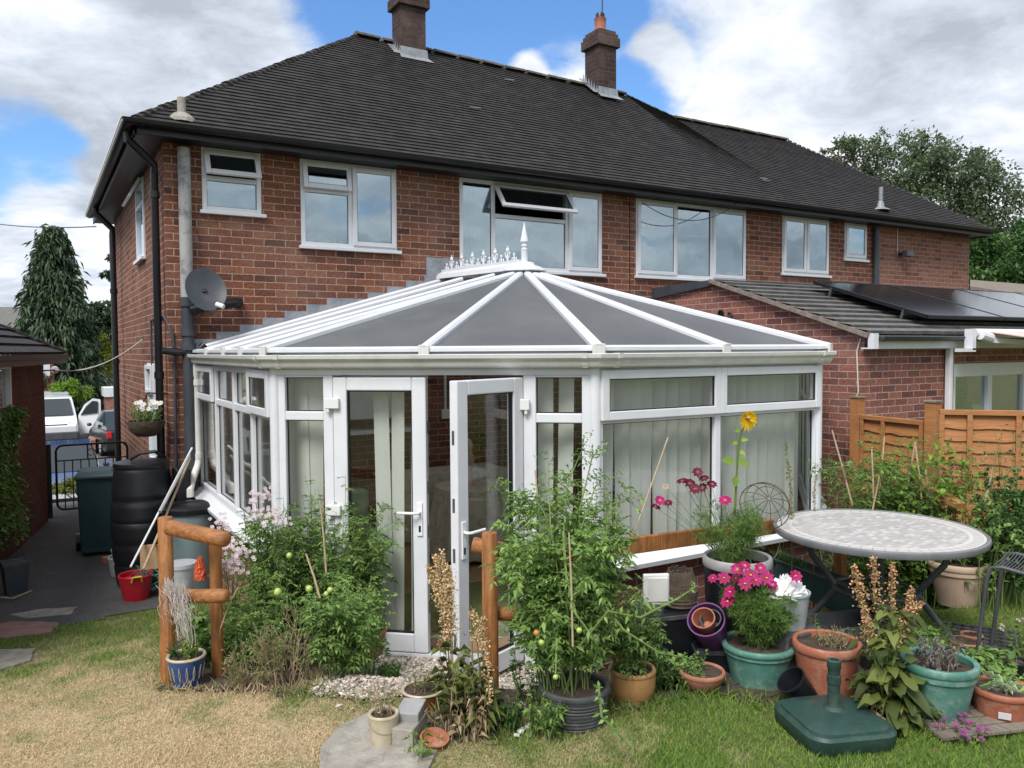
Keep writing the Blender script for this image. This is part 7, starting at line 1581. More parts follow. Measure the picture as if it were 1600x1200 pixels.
mb.beam(p+wn*.02+Vector((0, 0, 1.65)), p-wd_*.9+wn*.02+Vector((0, 0, 1.65)), .08, .06); mb.beam(p+wn*.02+Vector((0, 0, 2.2)), p-wd_*.9+wn*.02+Vector((0, 0, 2.2)), .06, .06)
w = mb.build('window', 'upvc', lb); MB().beam(p+wn*.006+Vector((0, 0, 1.92)), p-wd_*.9+wn*.006+Vector((0, 0, 1.92)), .004, .5).build('pane', 'glassup', w)
# ivy
iv = plant('climbing_jasmine', 'white flowered climber hanging on the dark brick wall at the left edge', 'climber', E0-wd_*3.0); F, P = Fol(201), Fol(202); q = np.random.default_rng(201); n = 2600
u_ = q.normal(size=n)*.42; zz = .25+1.5*q.random(n)**.8; thick = .04+.22*q.random(n)*np.exp(-(u_/.5)**2)*(.5+.5*np.sin(zz*4+1)); base = E0-wd_*2.35
PP = np.array(base)[None]+np.array(wd_)[None]*u_[:, None]*(.6+.4*np.sin(zz*3.1))[:, None]+np.array(wn)[None]*thick[:, None]; PP[:, 2] = zz
D = q.normal(size=(n, 3))*.7+np.array([wn.x, wn.y, -.2])*1.0; F.leaf(PP, D, .06*q.uniform(.5, 1.3, n), .026, droop=.3); F.build('leaves', 'tomato', iv)
for k in range(70):
    i = q.integers(n); flowerhead(P, PP[i]+np.array(wn)*.05, np.array(wn)+q.normal(size=3)*.4, .016, 5, k, w=.45)
P.build('flowers', 'whitefl', iv)
# planter at the wall foot
c = G(24, 932); t = thing('square_planter', 'dark grey square planter standing against the wall at far left', 'planter', tuple(c)); mb = MB()
def taper(mb, c, w0, w1, h, ang=0, wall=.01):
    def ring(w, z): return [Vector((c.x+(sx*cos(ang)-sy*sin(ang))*w/2, c.y+(sx*sin(ang)+sy*cos(ang))*w/2, c.z+z)) for sx, sy in ((-1, -1), (1, -1), (1, 1), (-1, 1))]
    a, b_, d, e = ring(w0, 0), ring(w1, h), ring(w1-2*wall, h), ring(w0-2*wall, .02); vs = a+b_+d+e
    mb.add(vs, [(0, 3, 2, 1), (12, 13, 14, 15)]+[(i, (i+1) % 4, 4+(i+1) % 4, 4+i) for i in range(4)]+[(4+i, 4+(i+1) % 4, 8+(i+1) % 4, 8+i) for i in range(4)]+[(8+i, 8+(i+1) % 4, 12+(i+1) % 4, 12+i) for i in range(4)]); return mb
taper(mb, c+Vector((0, .1, 0)), .17, .22, .31, .2).build('body', 'soil_pipe', t, bevel=.006)
mb = MB(); taper(mb, c+Vector((0, .1, .285)), .235, .235, .03, .2, .012).build('rim', 'soil_pipe', t)
mb = MB(); mb.tube([G(-40, 940)+Vector((0, 0, .05)), G(20, 940)+Vector((0, 0, .03)), G(50, 934)+Vector((0, 0, .06))], .008, 6); tag(mb.build('dry_stick', 'cane', smooth=True), 'pale stick lying on the ground before the grey square planter', 'stick')
# wheelie bin
c = Vector((.60, 1.38, 0)); bn = thing('wheelie_bin', 'dark green wheelie bin in the passage beside the black barrel', 'bin', tuple(c)); a = radians(-8)
def rr(w, d, z, ox=0, oy=0): return [Vector((c.x+(sx*w/2+ox)*cos(a)-(sy*d/2+oy)*sin(a), c.y+(sx*w/2+ox)*sin(a)+(sy*d/2+oy)*cos(a), z)) for sx, sy in ((-1, -1), (1, -1), (1, 1), (-1, 1))]
loft(MB(), [rr(.36, .42, .04), rr(.36, .42, .10), rr(.40, .56, .86), rr(.405, .57, .9)]).build('body', 'bin', bn, bevel=.015)
loft(MB(), [rr(.43, .62, .90), rr(.435, .63, .935), rr(.41, .58, .965), rr(.30, .4, .985)]).build('lid', 'bin', bn, bevel=.012)
for s in (-1, 1): MB().tube([c+Vector((s*.19, .24, .10)), c+Vector((s*.24, .24, .10))], .10, 18).build('wheel', 'black', bn, smooth=True)
MB().tube([c+Vector((-.2, .3, .93)), c+Vector((.2, .3, .93))], .015, 8).build('handle', 'bin', bn)
# black barrel water butts
def barrel(c, r, h, label, m='black', name='water_butt'):
    t = thing(name, label, 'water butt', tuple(c), 'water butts'); pr = [(.001, 0), (r*.80, 0), (r*.84, .03)]
    n = 40
    for i in range(n+1):
        q_ = i/n; rad = r*(.86+.14*sin(pi*q_)) ; g_ = min(abs(q_-k) for k in (.17, .36, .55, .74)); rad -= .012 if g_ < .016 else 0; pr.append((rad, .03+q_*(h-.12)))
    pr += [(r*.83, h-.07), (r*.80, h-.04), (r*.4, h-.02), (.001, h-.02)]
    MB().lathe(pr, c, 36).build('body', m, t, smooth=True)
    MB().lathe([(r*.86, h-.07), (r*.88, h-.05), (r*.86, h-.02), (r*.5, h+.0), (.001, h+.005)], c, 30).build('lid', m, t, smooth=True)
    return t
t = barrel(Vector((.90, -.26, 0)), .30, 1.26, 'tall black ribbed plastic water butt at the house corner')
MB().tube([(.79, -.35, 1.28), (.87, -.4, 1.34), (1.01, -.42, 1.35), (1.09, -.35, 1.28)], .018, 8).build('lid_handle', 'black', t, smooth=True)
mb = MB(); mb.hexa([(1.22, -.42, .0), (1.34, -.42, .0), (1.34, -.12, 0), (1.22, -.12, 0), (1.20, -.43, 1.15), (1.34, -.43, 1.15), (1.34, -.1, 1.15), (1.2, -.1, 1.15)]); tag(mb.build('bin_box', 'black', bevel=.02), 'black box bin wedged between the barrel and the brick corner', 'bin')
c = Vector((1.26, -.86, .0)); t = thing('water_butt', 'squat pale blue grey water butt with a black lid under the white pipe', 'water butt', tuple(c), 'water butts')
MB().lathe([(.001, 0), (.215, 0), (.225, .03), (.26, .80), (.268, .80), (.268, .835), (.25, .84), (.001, .84)], c, 36).build('body', 'butt', t, smooth=True)
MB().lathe([(.275, .80), (.278, .85), (.262, .862), (.10, .875), (.09, .87), (.001, .872)], c, 36).build('lid', 'black', t, smooth=True)
MB().tube([c+Vector((-.12, -.12, .2)), c+Vector((-.22, -.2, .2)), c+Vector((-.22, -.2, .16))], .014, 8).build('tap', 'black', t)
# poles leaning on the corner
for i, (p0, p1, r_, m_, lb_) in enumerate([((204, 886, 6.9), (300, 700, 8.2), .010, 'white', 'long white pole leaning towards the house corner'), ((224, 890, 6.9), (297, 716, 8.2), .012, 'cane', 'wooden pole leaning beside the white pole'), ((250, 800, 7.4), (296, 712, 8.1), .016, 'greyrim', 'grey pole leaning behind the pale blue water butt')]):
    a_, b_ = dep(*p0), dep(*p1); mb = MB(); mb.tube([a_, a_.lerp(b_, .5), b_], r_, 8); tag(mb.build('pole', m_, smooth=True), lb_, 'pole', 'poles leaning at the house corner')
# buckets, tub, hose
for i, (px, yb, w, yr) in enumerate([(190, 903, 40, 868), (196, 888, 42, 856)]):
    t, c, R, h = pot('plastic_bucket', ['cloudy clear plastic bucket on the path beside the bin', 'second cloudy bucket leaning behind the first one'][i], 'bucket', px, yb, w, yr, 'clear', kb=.8, rim=.14, lip=.03, band=False, soil=False)
c = G(176, 880); MB().beam(c+Vector((-.1, 0, .04)), c+Vector((.1, .04, .04)), .1, .065).build('x', 'terraold'); o = bpy.data.objects['x']; o.name = 'loose_brick'; tag(o, 'single loose brick on the path behind the clear buckets', 'brick')
t, c, R, h = pot('red_tub', 'bright red flexible garden tub on the path', 'tub', 212, 942, 52, 896, 'red', kb=.72, rim=.08, lip=.02, band=False, soil=False)
cR = c.copy()
MB().tube([c+Vector((-.05, -R*.9, h*.8)), c+Vector((-.04, -R*1.05, h*1.02)), c+Vector((.03, -R*1.05, h*1.02)), c+Vector((.04, -R*.9, h*.8))], .008, 6).build('handle', 'yel', t)
def hose(label, c, R, n, r_, m_, seed, h=.12):
    q = random.Random(seed); pts = []
    for k in range(n*10):
        a = k*2*pi/10; rad = R*(.6+.4*sin(k*.37+seed)); pts.append(c+Vector((rad*cos(a)+q.uniform(-.02, .02), rad*.8*sin(a)+q.uniform(-.02, .02), h*(.15+.85*k/(n*10))+q.uniform(-.02, .03)+.04*sin(a*2+k*.1))))
    sm = []
    for i in range(len(pts)-1): 
        for j in range(2): sm.append(pts[i].lerp(pts[i+1], j/2))
    mb = MB(); mb.tube(sm, r_, 6); o = mb.build('garden_hose', m_, smooth=True); tag(o, label, 'hose'); return o
hose('tangled thin green hose spilling beside the red tub', G(232, 938)+Vector((.03, .12, .02)), .17, 9, .006, 'hosegreen', 3, .26)
hose('coiled black hose behind the left log fence post', G(248, 915)+Vector((.12, .1, .03)), .16, 5, .012, 'black', 5, .30)
c = dep(236, 866, 7.2); mb = MB(); mb.beam(c+Vector((-.09, 0, -.02)), c+Vector((.09, -.03, -.02)), .02, .22); tag(mb.build('cardboard_piece', 'card'), 'piece of brown cardboard propped behind the left fence post', 'cardboard')
c = dep(283, 885, 6.2); t = thing('white_bucket', 'small white lidded bucket between the left fence posts', 'bucket', (c.x, c.y, 0)); MB().lathe([(.001, 0), (.09, 0), (.11, .22), (.118, .22), (.118, .25), (.001, .255)], (c.x, c.y, c.z-.22), 22).build('body', 'clear', t, smooth=True)
tag(crumple('net_bag', '', '', tuple(dep(313, 905, 5.9)), .045, .15, 'orange', 9, .25), 'bright orange net bag beside the left log rail', 'bag')
# gate
gt_ = thing('metal_gate', 'low black tubular metal gate with rounded corners across the passage', 'gate', (.65, 3.95, 0)); z0, z1_ = .10, 1.02; x0, x1 = .22, 1.14; y_ = 3.95
def rrect(x0, x1, z0, z1, r, y):
    pts = []
    for cx, cz, a0 in ((x1-r, z1-r, 0), (x0+r, z1-r, pi/2), (x0+r, z0+r, pi), (x1-r, z0+r, 3*pi/2)):
        for i in range(6): a = a0+pi/2*i/5; pts.append(Vector((cx+r*cos(a), y, cz+r*sin(a))))
    return pts+[pts[0]]
MB().tube(rrect(x0, x1, z0, z1_, .09, y_), .016, 8).build('gate_frame', 'black', gt_, smooth=True)
for k in range(8): x = x0+.10+k*.105; MB().tube([(x, y_, z0), (x, y_, .80)], .008, 6).build('bar', 'black', gt_)
MB().tube([(x0, y_, .80), (x1, y_, .80)], .010, 6).build('mid_rail', 'black', gt_)
mb = MB(); mb.tube([(.62, y_, .8), (.62, y_, 1.02)], .01, 6); mb.build('finial_bar', 'black', gt_)
for s in (-1, 1): MB().tube([Vector((.72+s*.045*sin(a_)*0+s*(.05-.05*cos(a_)), y_, .9+.05*sin(a_))) for a_ in [i*.6 for i in range(9)]], .006, 5).build('scroll', 'black', gt_)
mb = MB(); mb.box(.10, .16, 3.9, 4.0, 0, 1.05); tag(mb.build('gate_post', 'black', bevel=.005), 'black gate post fixed to the dark brick side building', 'post')
# hanging basket on the side wall
c = Vector((.98, .0, 1.46)); t = thing('hanging_basket', 'brown hanging basket with white flowers on the side wall bracket', 'hanging basket', tuple(c)); MB().lathe([(.001, 0), (.09, .01), (.15, .06), (.185, .14), (.19, .17), (.17, .17)], c, 20).build('bowl', 'bark', t, smooth=True)
S, F, P = MB(), Fol(211), Fol(212); tp_ = grow(S, F, c+Vector((0, 0, .15)), 36, .20, .12, .20, 211, node=8, L=.04, W=.02, droop=.6); S.build('stems', 'stemg', t); F.build('leaves', 'tomato', t)
for i, c_ in enumerate(tp_[:22]): flowerhead(P, c_+np.array([.05, -.03, .02]), (-.3, -1, .6), .024, 6, i, w=.45)
P.build('flowers', 'whitefl', t); MB().tube([(1.21, .03, 1.9), (1.0, .0, 1.92), (.98, 0, 1.86)], .008, 6).build('bracket', 'black', t)
mb = MB()
for a_ in (0, 2.1, 4.2): mb.tube([c+Vector((.18*cos(a_), .18*sin(a_), .16)), c+Vector((0, 0, .42))], .003, 4)
mb.build('chain', 'black', t)
# dishes and wires
dc = onY(320, 455, -.38); t = thing('satellite_dish', 'dark grey satellite dish on the pale soil pipe at the house corner', 'satellite dish', tuple(dc)); ax = Vector((.10, -.93, .36)).normalized(); Rq = ax.to_track_quat('Z', 'Y').to_matrix()
rd = .235; MB().lathe([(rd*k/8, .05*(k/8)**2) for k in range(1, 9)]+[(rd+.006, .052), (rd, .044)]+[(rd*k/8, .05*(k/8)**2-.006) for k in range(7, 0, -1)], dc, 32, sx=.86, sy=1.0, R=Rq).build('reflector', 'soil_pipe', t, smooth=True)
MB().ball(dc-ax*.002, .033, 8, .4).build('reflector_centre', 'soil_pipe', t)
ln = dc+Vector((.10, -.24, -.16)); MB().tube([dc+Vector((0, .02, -.2)), dc+Vector((.04, -.1, -.24)), ln], .010, 6).build('arm', 'metalgrey', t, smooth=True)
MB().tube([ln-Vector((.03, -.02, -.015)), ln+Vector((.03, -.03, -.01))], .026, 12).build('receiver', 'white', t, smooth=True)
MB().tube([dc-ax*.02, dc+Vector((0, .2, -.05)), (1.42, -.03, 2.86)], .017, 8).build('mast', 'metalgrey', t, smooth=True)
dd = dep(86, 578, 11.5); t = thing('round_vent_cover', 'small round white cover holding a sagging white cable', 'cable cover', tuple(dd)); MB().lathe([(.001, .02), (.03, .02), (.035, .012), (.05, .012), (.055, 0), (.001, 0)], dd, 20, R=Vector((.1, -1, 0)).to_track_quat('Z', 'Y').to_matrix()).build('cover', 'white', t)
MB().beam(dd+Vector((0, .02, 0)), Vector((.1, 3.72, dd.z)), .02, .02).build('arm', 'black', t)
mb = MB(); A_w, B_w = dd, onX(222, 531, 1.18); mb.tube([A_w.lerp(B_w, k/14)-Vector((0, 0, .14*4*(k/14)*(1-k/14))) for k in range(15)], .009, 5); tag(mb.build('cable', 'cord', smooth=True), 'sagging white cable strung across the passage', 'cable')
mb = MB(); A_w, B_w = dep(-60, 340, 16), onX(150, 354, .8); mb.tube([A_w.lerp(B_w, k/12)-Vector((0, 0, .08*4*(k/12)*(1-k/12))) for k in range(13)], .008, 5); tag(mb.build('telephone_wire', 'blackcable', smooth=True), 'thin telephone wire crossing the sky to the left eaves', 'wire')
mb = MB(); A_w, B_w, = onY(1003, 316, -.3), onY(1172, 300, -.35); mb.tube([A_w.lerp(B_w, k/16)-Vector((0, 0, .34*4*(k/16)*(1-k/16))) for k in range(17)], .006, 5); tag(mb.build('loose_cable', 'blackcable', smooth=True), 'loose black cable looping down in front of the three equal upstairs panes', 'cable')
# ---------------------------------------------------------------- street beyond the passage
def car(name, label, c, ang, L, W, H, m, cat='car'):
    """side profile extruded and narrowed towards the roof; nose towards local -y"""
    t = thing(name, label, cat, tuple(c)); R = Matrix.Rotation(ang, 3, 'Z'); T = lambda p: c+R @ Vector(p)
    def lf(secs, nm, mm, bev=.03):
        mb = MB(); vs = []
        for (y, z0, z1, w0, w1) in secs: vs += [T((-w0/2, y, z0)), T((w0/2, y, z0)), T((w1/2, y, z1)), T((-w1/2, y, z1))]
        n = len(secs); mb.add(vs, [(4*i+j, 4*i+(j+1) % 4, 4*i+4+(j+1) % 4, 4*i+4+j) for i in range(n-1) for j in range(4)]+[(3, 2, 1, 0), (4*n-4, 4*n-3, 4*n-2, 4*n-1)]); return mb.build(nm, mm, t, bevel=bev)
    b = H*.60
    lf([(-L/2, .28, .55, W*.8, W*.84), (-L/2+.12, .2, .72, W*.95, W*.9), (-L*.22, .2, b, W, W*.92), (L*.36, .2, b+.03, W, W*.94), (L/2-.05, .22, b-.02, W*.95, W*.9), (L/2, .3, b-.25, W*.88, W*.86)], 'body', m)
    lf([(-L*.24, b-.02, b, W*.90, W*.88), (-L*.06, b-.02, H-.03, W*.91, W*.70), (L*.24, b-.02, H, W*.91, W*.72), (L*.45, b-.02, b+.02, W*.88, W*.86)], 'cabin', 'carglass')
    lf([(-L*.055, H-.04, H-.01, W*.73, W*.70), (L*.24, H-.03, H+.012, W*.74, W*.71)], 'roof', m, .01)
    for sx in (-1, 1):
        for y in (-L*.31, L*.30):
            w = MB().tube([T((sx*(W/2-.18), y, .31)), T((sx*(W/2+.01), y, .31))], .31, 20).build('wheel', 'black', t, smooth=True); MB().tube([T((sx*(W/2+.011), y, .31)), T((sx*(W/2+.02), y, .31))], .19, 16).build('rim', 'galv', w, smooth=True)
        MB().box(0, 1, 0, 1, 0, 1); q_ = MB(); q_.beam(T((sx*W*.40-.16, -L/2+.06, .62)), T((sx*W*.40+.1, -L/2+.08, .62)), .1, .13); q_.build('headlight', 'clearlamp', t, bevel=.02)
        q_ = MB(); q_.beam(T((sx*W*.40-.08, L/2-.04, b-.14)), T((sx*W*.40+.08, L/2-.05, b-.14)), .08, .26); q_.build('tail_light', 'redlamp', t, bevel=.02)
        q_ = MB(); q_.ball(T((sx*(W/2+.09), -L*.14, b+.08)), .09, 8, .8); q_.build('mirror', m, t, smooth=True)
    q_ = MB(); q_.beam(T((-.26, -L/2-.012, .45)), T((.26, -L/2-.012, .45)), .01, .11); q_.build('number_plate', 'white', t); q_ = MB(); q_.beam(T((-.26, L/2+.012, .6)), T((.26, L/2+.012, .6)), .01, .11); q_.build('number_plate', 'white', t)
    q_ = MB(); q_.beam(T((-W*.42, -L/2-.01, .33)), T((W*.42, -L/2-.01, .33)), .03, .13); q_.build('grille', 'black', t)
    return t
MT['carglass'] = mat('car_glass', (.02, .03, .035), rough=.06, spec=.8); MT['clearlamp'] = mat('headlamp', (.6, .62, .65), rough=.1); MT['redlamp'] = mat('tail_lamp', (.6, .02, .02), rough=.15)
MT['carblue'] = mat('blue_paint', (.035, .085, .26), rough=.2, coat=.7, metal=.2); MT['carblack'] = mat('black_paint', (.015, .018, .018), rough=.2, coat=.7); MT['vanwhite'] = mat('van_white', (.72, .74, .77), rough=.25, coat=.5)
def gp(px, t_): p = dep(px, 600, t_); return Vector((p.x, p.y, gz(p.x, p.y)+.01))
car('parked_car', 'blue car facing the gate on the driveway beyond the passage', gp(98, 20.5), radians(-2), 4.0, 1.68, 1.48, 'carblue')
car('parked_car', 'black car with a red tail light parked far beyond the gate by the brick wall', gp(186, 31), radians(185), 4.2, 1.8, 1.6, 'carblack')
c = gp(76, 34); van = thing('van', 'white van with its side door swung open parked beyond the gate', 'van', tuple(c)); R = Matrix.Rotation(radians(2), 3, 'Z'); T = lambda p: c+R @ Vector(p)
def vl_(secs, nm, mm, bev=.04, parent=van):
    mb = MB(); vs = []
    for (y, z0, z1, w0, w1) in secs: vs += [T((-w0/2, y, z0)), T((w0/2, y, z0)), T((w1/2, y, z1)), T((-w1/2, y, z1))]
    n = len(secs); mb.add(vs, [(4*i+j, 4*i+(j+1) % 4, 4*i+4+(j+1) % 4, 4*i+4+j) for i in range(n-1) for j in range(4)]+[(3, 2, 1, 0), (4*n-4, 4*n-3, 4*n-2, 4*n-1)]); return mb.build(nm, mm, parent, bevel=bev)
vl_([(-2.35, .35, .85, 1.7, 1.65), (-2.2, .3, 1.0, 1.86, 1.75), (-1.5, .3, 1.22, 1.9, 1.8), (-.75, .3, 1.93, 1.92, 1.6), (-.3, .3, 1.97, 1.92, 1.66), (2.3, .3, 1.98, 1.92, 1.68)], 'body', 'vanwhite')
mb = MB(); mb.extr([T((-.78, -1.56, 1.24)), T((.78, -1.56, 1.24)), T((.70, -.86, 1.87)), T((-.70, -.86, 1.87))], (0, -.03, .03)); mb.build('windscreen', 'carglass', van)
vl_([(-2.42, .3, .62, 1.74, 1.78), (-2.2, .28, .62, 1.90, 1.90)], 'bumper', 'metalgrey'); mb = MB(); mb.beam(T((-.5, -2.30, .9)), T((.5, -2.30, .9)), .03, .06); mb.build('grille', 'black', van)
for s in (-1, 1):
    mb = MB(); mb.beam(T((s*.55, -2.24, .86)), T((s*.86, -2.08, .93)), .08, .24); mb.build('headlight', 'clearlamp', van, bevel=.03)
    for y in (-1.5, 1.5): MB().tube([T((s*.72, y, .33)), T((s*.965, y, .33))], .33, 18).build('wheel', 'black', van, smooth=True)
mb = MB(); mb.extr([T((.95, -1.45, .45)), T((1.62, -1.75, .45)), T((1.78, -1.80, 1.1)), T((1.78, -1.80, 1.85)), T((1.5, -1.70, 1.9)), T((1.2, -1.55, 1.65)), T((.97, -1.45, 1.2))], (.0, .06, 0)); dr = mb.build('door', 'vanwhite', van, bevel=.01)
mb = MB(); mb.extr([T((1.05, -1.51, 1.22)), T((1.66, -1.79, 1.30)), T((1.67, -1.80, 1.78)), T((1.48, -1.72, 1.80)), T((1.25, -1.60, 1.58))], (0, .09, 0)); mb.v = [(a_, b__-.02, c_) for a_, b__, c_ in mb.v]; mb.build('door_window', 'carglass', dr)
mb = MB()
for s in (-1, 1): mb.tube([T((s*.7, -.5, 2.08)), T((s*.7, 2.1, 2.08))], .025, 6)
for y in (-.4, .6, 1.6): mb.tube([T((-.72, y, 2.08)), T((.72, y, 2.08))], .02, 6)
mb.build('roof_rack', 'galv', van)
# houses over the road
def gable(name, label, px0, px1, t_, ze, zr, m, roofm='gtile', depth_=7, hip=0):
    a, b_ = dep(px0, 600, t_), dep(px1, 600, t_); a.z = b_.z = -1.6; d = (b_-a).normalized(); n = Vector((-d.y, d.x, 0)); t = thing(name, label, 'building', tuple(a.lerp(b_, .5)))
    mb = MB(); A = [a, b_, b_+Vector((0, 0, ze+1.6)), a.lerp(b_, .5)+Vector((0, 0, zr+1.6)), a+Vector((0, 0, ze+1.6))]; mb.extr(A, n*depth_); mb.build('wall', m, t)
    for p_, sg in ((a, -1), (b_, 1)):
        r_ = MB(); e_ = p_+Vector((0, 0, ze+1.62))+d*sg*.35-Vector((0, 0, .15)); top_ = a.lerp(b_, .5)+Vector((0, 0, zr+1.66)); r_.extr([e_-n*.3, top_-n*.3, top_-n*.3+Vector((0, 0, .12)), e_-n*.3+Vector((0, 0, .12))], n*(depth_+.5)); r_.build('roof', roofm, t)
    return t
gable('garage', 'low brick gabled garage between the bush and the dark trees', 103, 180, 46, -.15, .92, 'brick2')
a, b_ = dep(20, 600, 40), dep(85, 600, 40); t = thing('street_house', 'tall brick house wall with one white window beyond the van', 'house', (a.x, a.y, -1.5)); MB().hexa([(a.x, a.y, -1.6), (b_.x, b_.y, -1.6), (b_.x, b_.y+5, -1.6), (a.x, a.y+5, -1.6), (a.x, a.y, 2.5), (b_.x, b_.y, 2.5), (b_.x, b_.y+5, 2.5), (a.x, a.y+5, 2.5)]).build('wall', 'brick2', t)
MB().extr([(a.x-.3, a.y-.3, 2.45), (b_.x+.3, b_.y-.3, 2.45), (b_.x-1.0, a.y+2, 3.3), (a.x, a.y+2, 3.3)], (0, .4, .1)).build('roof', 'gtile', t)
p0, p1 = dep(73, 560, 39.7), dep(73, 587, 39.7); m_ = MB(); m_.beam(Vector(p0), Vector(p1), .28, .05, up=(0, 1, 0)); m_.build('window', 'upvc', t)
a, b_ = dep(-60, 514, 60), dep(33, 514, 60); t = thing('street_house', 'white walled house with long grey roof behind the conifer', 'house', (a.x, a.y, 0)); MB().hexa([(a.x, a.y, -1.6), (b_.x, b_.y, -1.6), (b_.x, b_.y+6, -1.6), (a.x, a.y+6, -1.6), (a.x, a.y, a.z), (b_.x, b_.y, b_.z), (b_.x, b_.y+6, b_.z), (a.x, a.y+6, a.z)]).build('wall', 'white', t)
MB().extr([(a.x, a.y-.4, a.z-.1), (b_.x+.5, b_.y-.4, b_.z-.1), (b_.x-.3, b_.y+3, b_.z+1.65), (a.x, a.y+3, a.z+1.65)], (0, .2, .15)).build('roof', 'gtile', t)
a, b_ = dep(166, 604, 40), dep(182, 604, 40); t = thing('garden_wall', 'brick pier with white boarding beside the black car', 'wall', (a.x, a.y, -1.5)); MB().hexa([(a.x, a.y, -1.6), (b_.x+1, b_.y, -1.6), (b_.x+1, b_.y+2, -1.6), (a.x, a.y+2, -1.6), (a.x, a.y, .1), (b_.x+1, b_.y, .1), (b_.x+1, b_.y+2, .1), (a.x, a.y+2, .1)]).build('brickwork', 'brick2', t); MB().box(a.x-.1, b_.x+1, a.y-.1, a.y+2, .1, .55).build('boarding', 'white', t)
a, b_ = dep(143, 682, 30), dep(156, 668, 40); t = thing('garden_wall', 'low brick wall along the drive beyond the open van door', 'wall', (a.x, a.y, -1.5)); MB().beam((a.x, a.y, -1.3), (b_.x, b_.y, -1.3), .25, .7).build('brickwork', 'brick2', t)
# ---------------------------------------------------------------- trees
def tree(name, label, base, blobs, n, leaf, m, seed, trunk=.3, clump=.7, drop=0.0, flat=1.0, cat='tree', dirdown=0.0, trunk_to=None, hollow=.35):
    t = plant(name, label, cat, base); q = np.random.default_rng(seed); F = Fol(seed); S = MB(); tot = sum(b_[3]**2 for b_ in blobs)
    cz = Vector(trunk_to) if trunk_to else Vector(blobs[0][:3]); S.tube([Vector(base), Vector(base).lerp(cz, .5)+Vector((.1, .1, 0)), cz], [trunk, trunk*.7, trunk*.25], 8)
    for (x, y, z, r, sz) in blobs:
        S.tube([Vector(base).lerp(cz, .45), Vector((x, y, z-r*.3)), Vector((x, y, z+r*.3))], [trunk*.35, trunk*.2, trunk*.06], 5)
        k = int(n*(r**2)/tot); nc = max(6, int(k/45)); d = q.normal(size=(nc, 3)); d /= np.linalg.norm(d, axis=1)[:, None]; rad = r*(hollow+(1-hollow)*q.random(nc)**.5)*(1+.12*q.normal(size=nc)); C0 = np.array([x, y, z])+d*rad[:, None]*np.array([1, 1, sz])
        for c_ in C0[::4]: S.tube([Vector((x, y, z-r*.2)), Vector(tuple((c_+np.array([x, y, z-r*.2]))/2+q.normal(size=3)*.1*r)), Vector(tuple(c_))], [trunk*.10, trunk*.06, trunk*.02], 4, cap=False)
        idx = q.integers(nc, size=k); P = C0[idx]+q.normal(size=(k, 3))*clump*r*.22*np.array([1, 1, flat*.8]); D = q.normal(size=(k, 3))+d[idx]*.7+np.array([0, 0, -dirdown]); F.leaf(P, D, leaf*q.uniform(.5, 1.3, k), leaf*.55*q.uniform(.6, 1.2, k), droop=.1+drop)
    S.build('trunk', 'bark', t); F.build('crown', m, t); return t
def B(px, py, t_, rp, sz=1.0): p = dep(px, py, t_); return (p.x, p.y, p.z, rp*t_/FPX, sz)
def gnd(px, t_): p = dep(px, 600, t_); return (p.x, p.y, -1.6)
# tall conifer with drooping sprays
c0 = dep(90, 600, 42); q = np.random.default_rng(301); F = Fol(301); S = MB(); t = plant('conifer', 'tall dark drooping conifer left of the house', 'tree', (c0.x, c0.y, -1.6)); top_ = dep(88, 362, 42).z
S.tube([(c0.x, c0.y, -1.6), (c0.x, c0.y, top_-.3)], [.35, .03], 8)
nb_ = 520
for k in range(nb_):
    f = q.random()**.8; z = -1+(top_+1)*f; Rr = (1-f)**.65*2.5*(.75+.4*q.random()); a = q.uniform(0, 2*pi); 
    e = np.array([c0.x+Rr*cos(a), c0.y+Rr*sin(a), z-.25*Rr+q.normal()*.15]); s0 = np.array([c0.x, c0.y, z+.2]); mid = (s0+e)/2+np.array([0, 0, .18*Rr]); S.tube([Vector(s0), Vector(mid), Vector(e)], [.03, .02, .008], 3, cap=False)
    n = int(34+30*(1-f)); tt = .35+.7*q.random(n); P = s0[None]*((1-tt)**2)[:, None]+2*mid[None]*(tt*(1-tt))[:, None]+e[None]*(tt**2)[:, None]+q.normal(size=(n, 3))*np.array([.2, .2, .12]); D = q.normal(size=(n, 3))*.45+np.array([cos(a)*.5, sin(a)*.5, -.8]); F.leaf(P, D, .42*q.uniform(.5, 1.2, n), .12, droop=.3)
S.build('trunk', 'bark', t); F.build('crown', 'conifer', t)
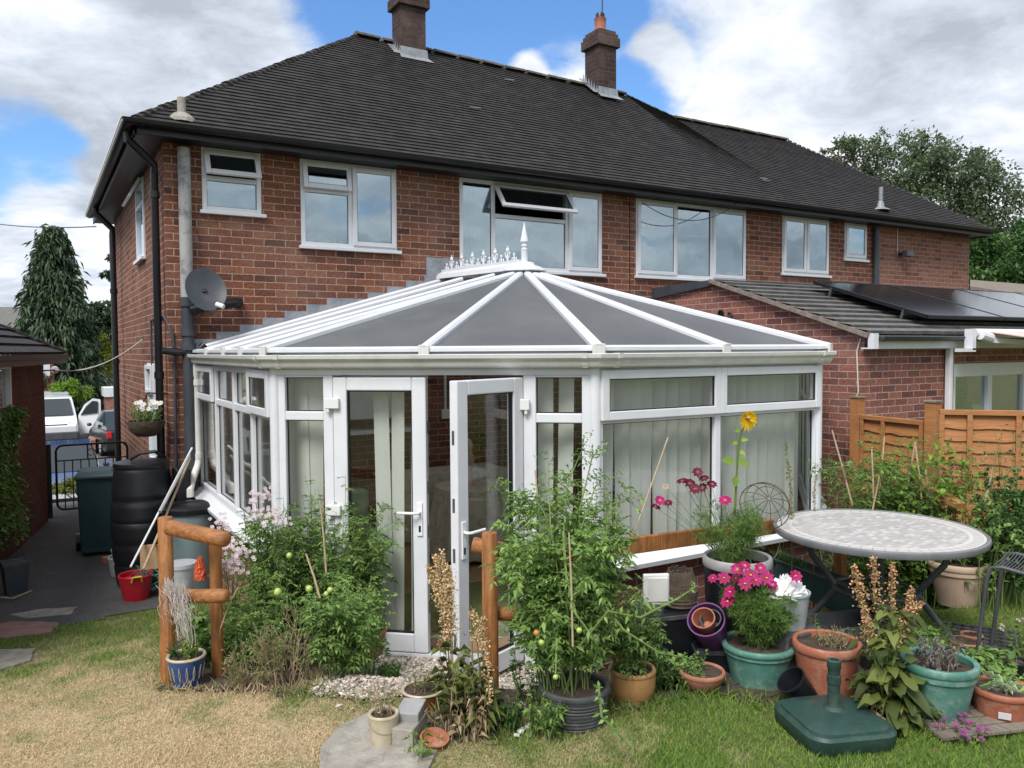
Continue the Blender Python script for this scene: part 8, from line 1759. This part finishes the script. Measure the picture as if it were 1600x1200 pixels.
tree('cedar_tree', 'dark spreading evergreen tree between the conifer and the house', gnd(190, 58), [B(150, 505, 58, 30, .6), B(165, 485, 58, 25, .5), B(178, 520, 58, 30, .7), B(175, 430, 58, 12, .35), B(180, 405, 58, 9, .3), B(120, 540, 56, 35, .8), B(150, 560, 56, 40, .8)], 9000, .35, 'conifer', 302, flat=.5)
tree('broadleaf_tree', 'dark bushy tree filling the gap behind the van', gnd(100, 52), [B(70, 560, 52, 40), B(100, 575, 52, 35), B(125, 585, 54, 30), B(150, 590, 54, 30), B(60, 520, 52, 30)], 9000, .30, 'deepleaf', 303)
tree('golden_tree', 'yellow green tree beside the left wall of the house', gnd(165, 48), [B(162, 560, 48, 22, 1.2), B(150, 585, 48, 16), B(172, 590, 48, 20), B(158, 535, 48, 12)], 4200, .22, 'yelleaf', 304)
tree('rounded_shrub', 'rounded bright green shrub in front of the brick garage', gnd(105, 36), [B(98, 612, 36, 18, .7), B(120, 612, 36, 17, .7), B(108, 604, 36, 14, .7)], 4200, .13, 'lime', 305, cat='shrub', trunk=.1, hollow=.5)
tree('golden_shrub', 'small yellow flowered shrub seen through the gate bars', gnd(118, 16)[:2]+(-.9,), [B(112, 760, 16, 20, .5), B(130, 757, 16, 14, .5), B(95, 762, 16, 14, .5)], 2400, .06, 'yelleaf', 306, cat='shrub', trunk=.04, hollow=.5)
# trees right of the roof
tree('tall_tree', 'airy green tree showing above the roof hip at right', gnd(1400, 38), [B(1400, 285, 38, 62), B(1350, 250, 38, 42), B(1440, 235, 38, 38), B(1330, 225, 38, 20), B(1400, 330, 38, 60), B(1310, 240, 38, 20)], 12000, .21, 'treeleaf', 311, trunk=.35, hollow=.2)
tree('tall_tree', 'denser green tree with an uneven crown at the right edge of the sky', gnd(1510, 36), [B(1500, 300, 36, 62), B(1540, 330, 36, 60), B(1480, 265, 36, 40), B(1580, 400, 36, 50), B(1510, 390, 36, 60), B(1530, 262, 36, 25)], 15000, .21, 'treeleaf', 312, trunk=.35, hollow=.25)
tree('dark_tree', 'dark lower tree mass behind the end of the brick wing', gnd(1560, 32), [B(1550, 420, 32, 45), B(1600, 420, 32, 50), B(1530, 380, 32, 30), B(1620, 370, 32, 35)], 9000, .2, 'deepleaf', 313, trunk=.3)
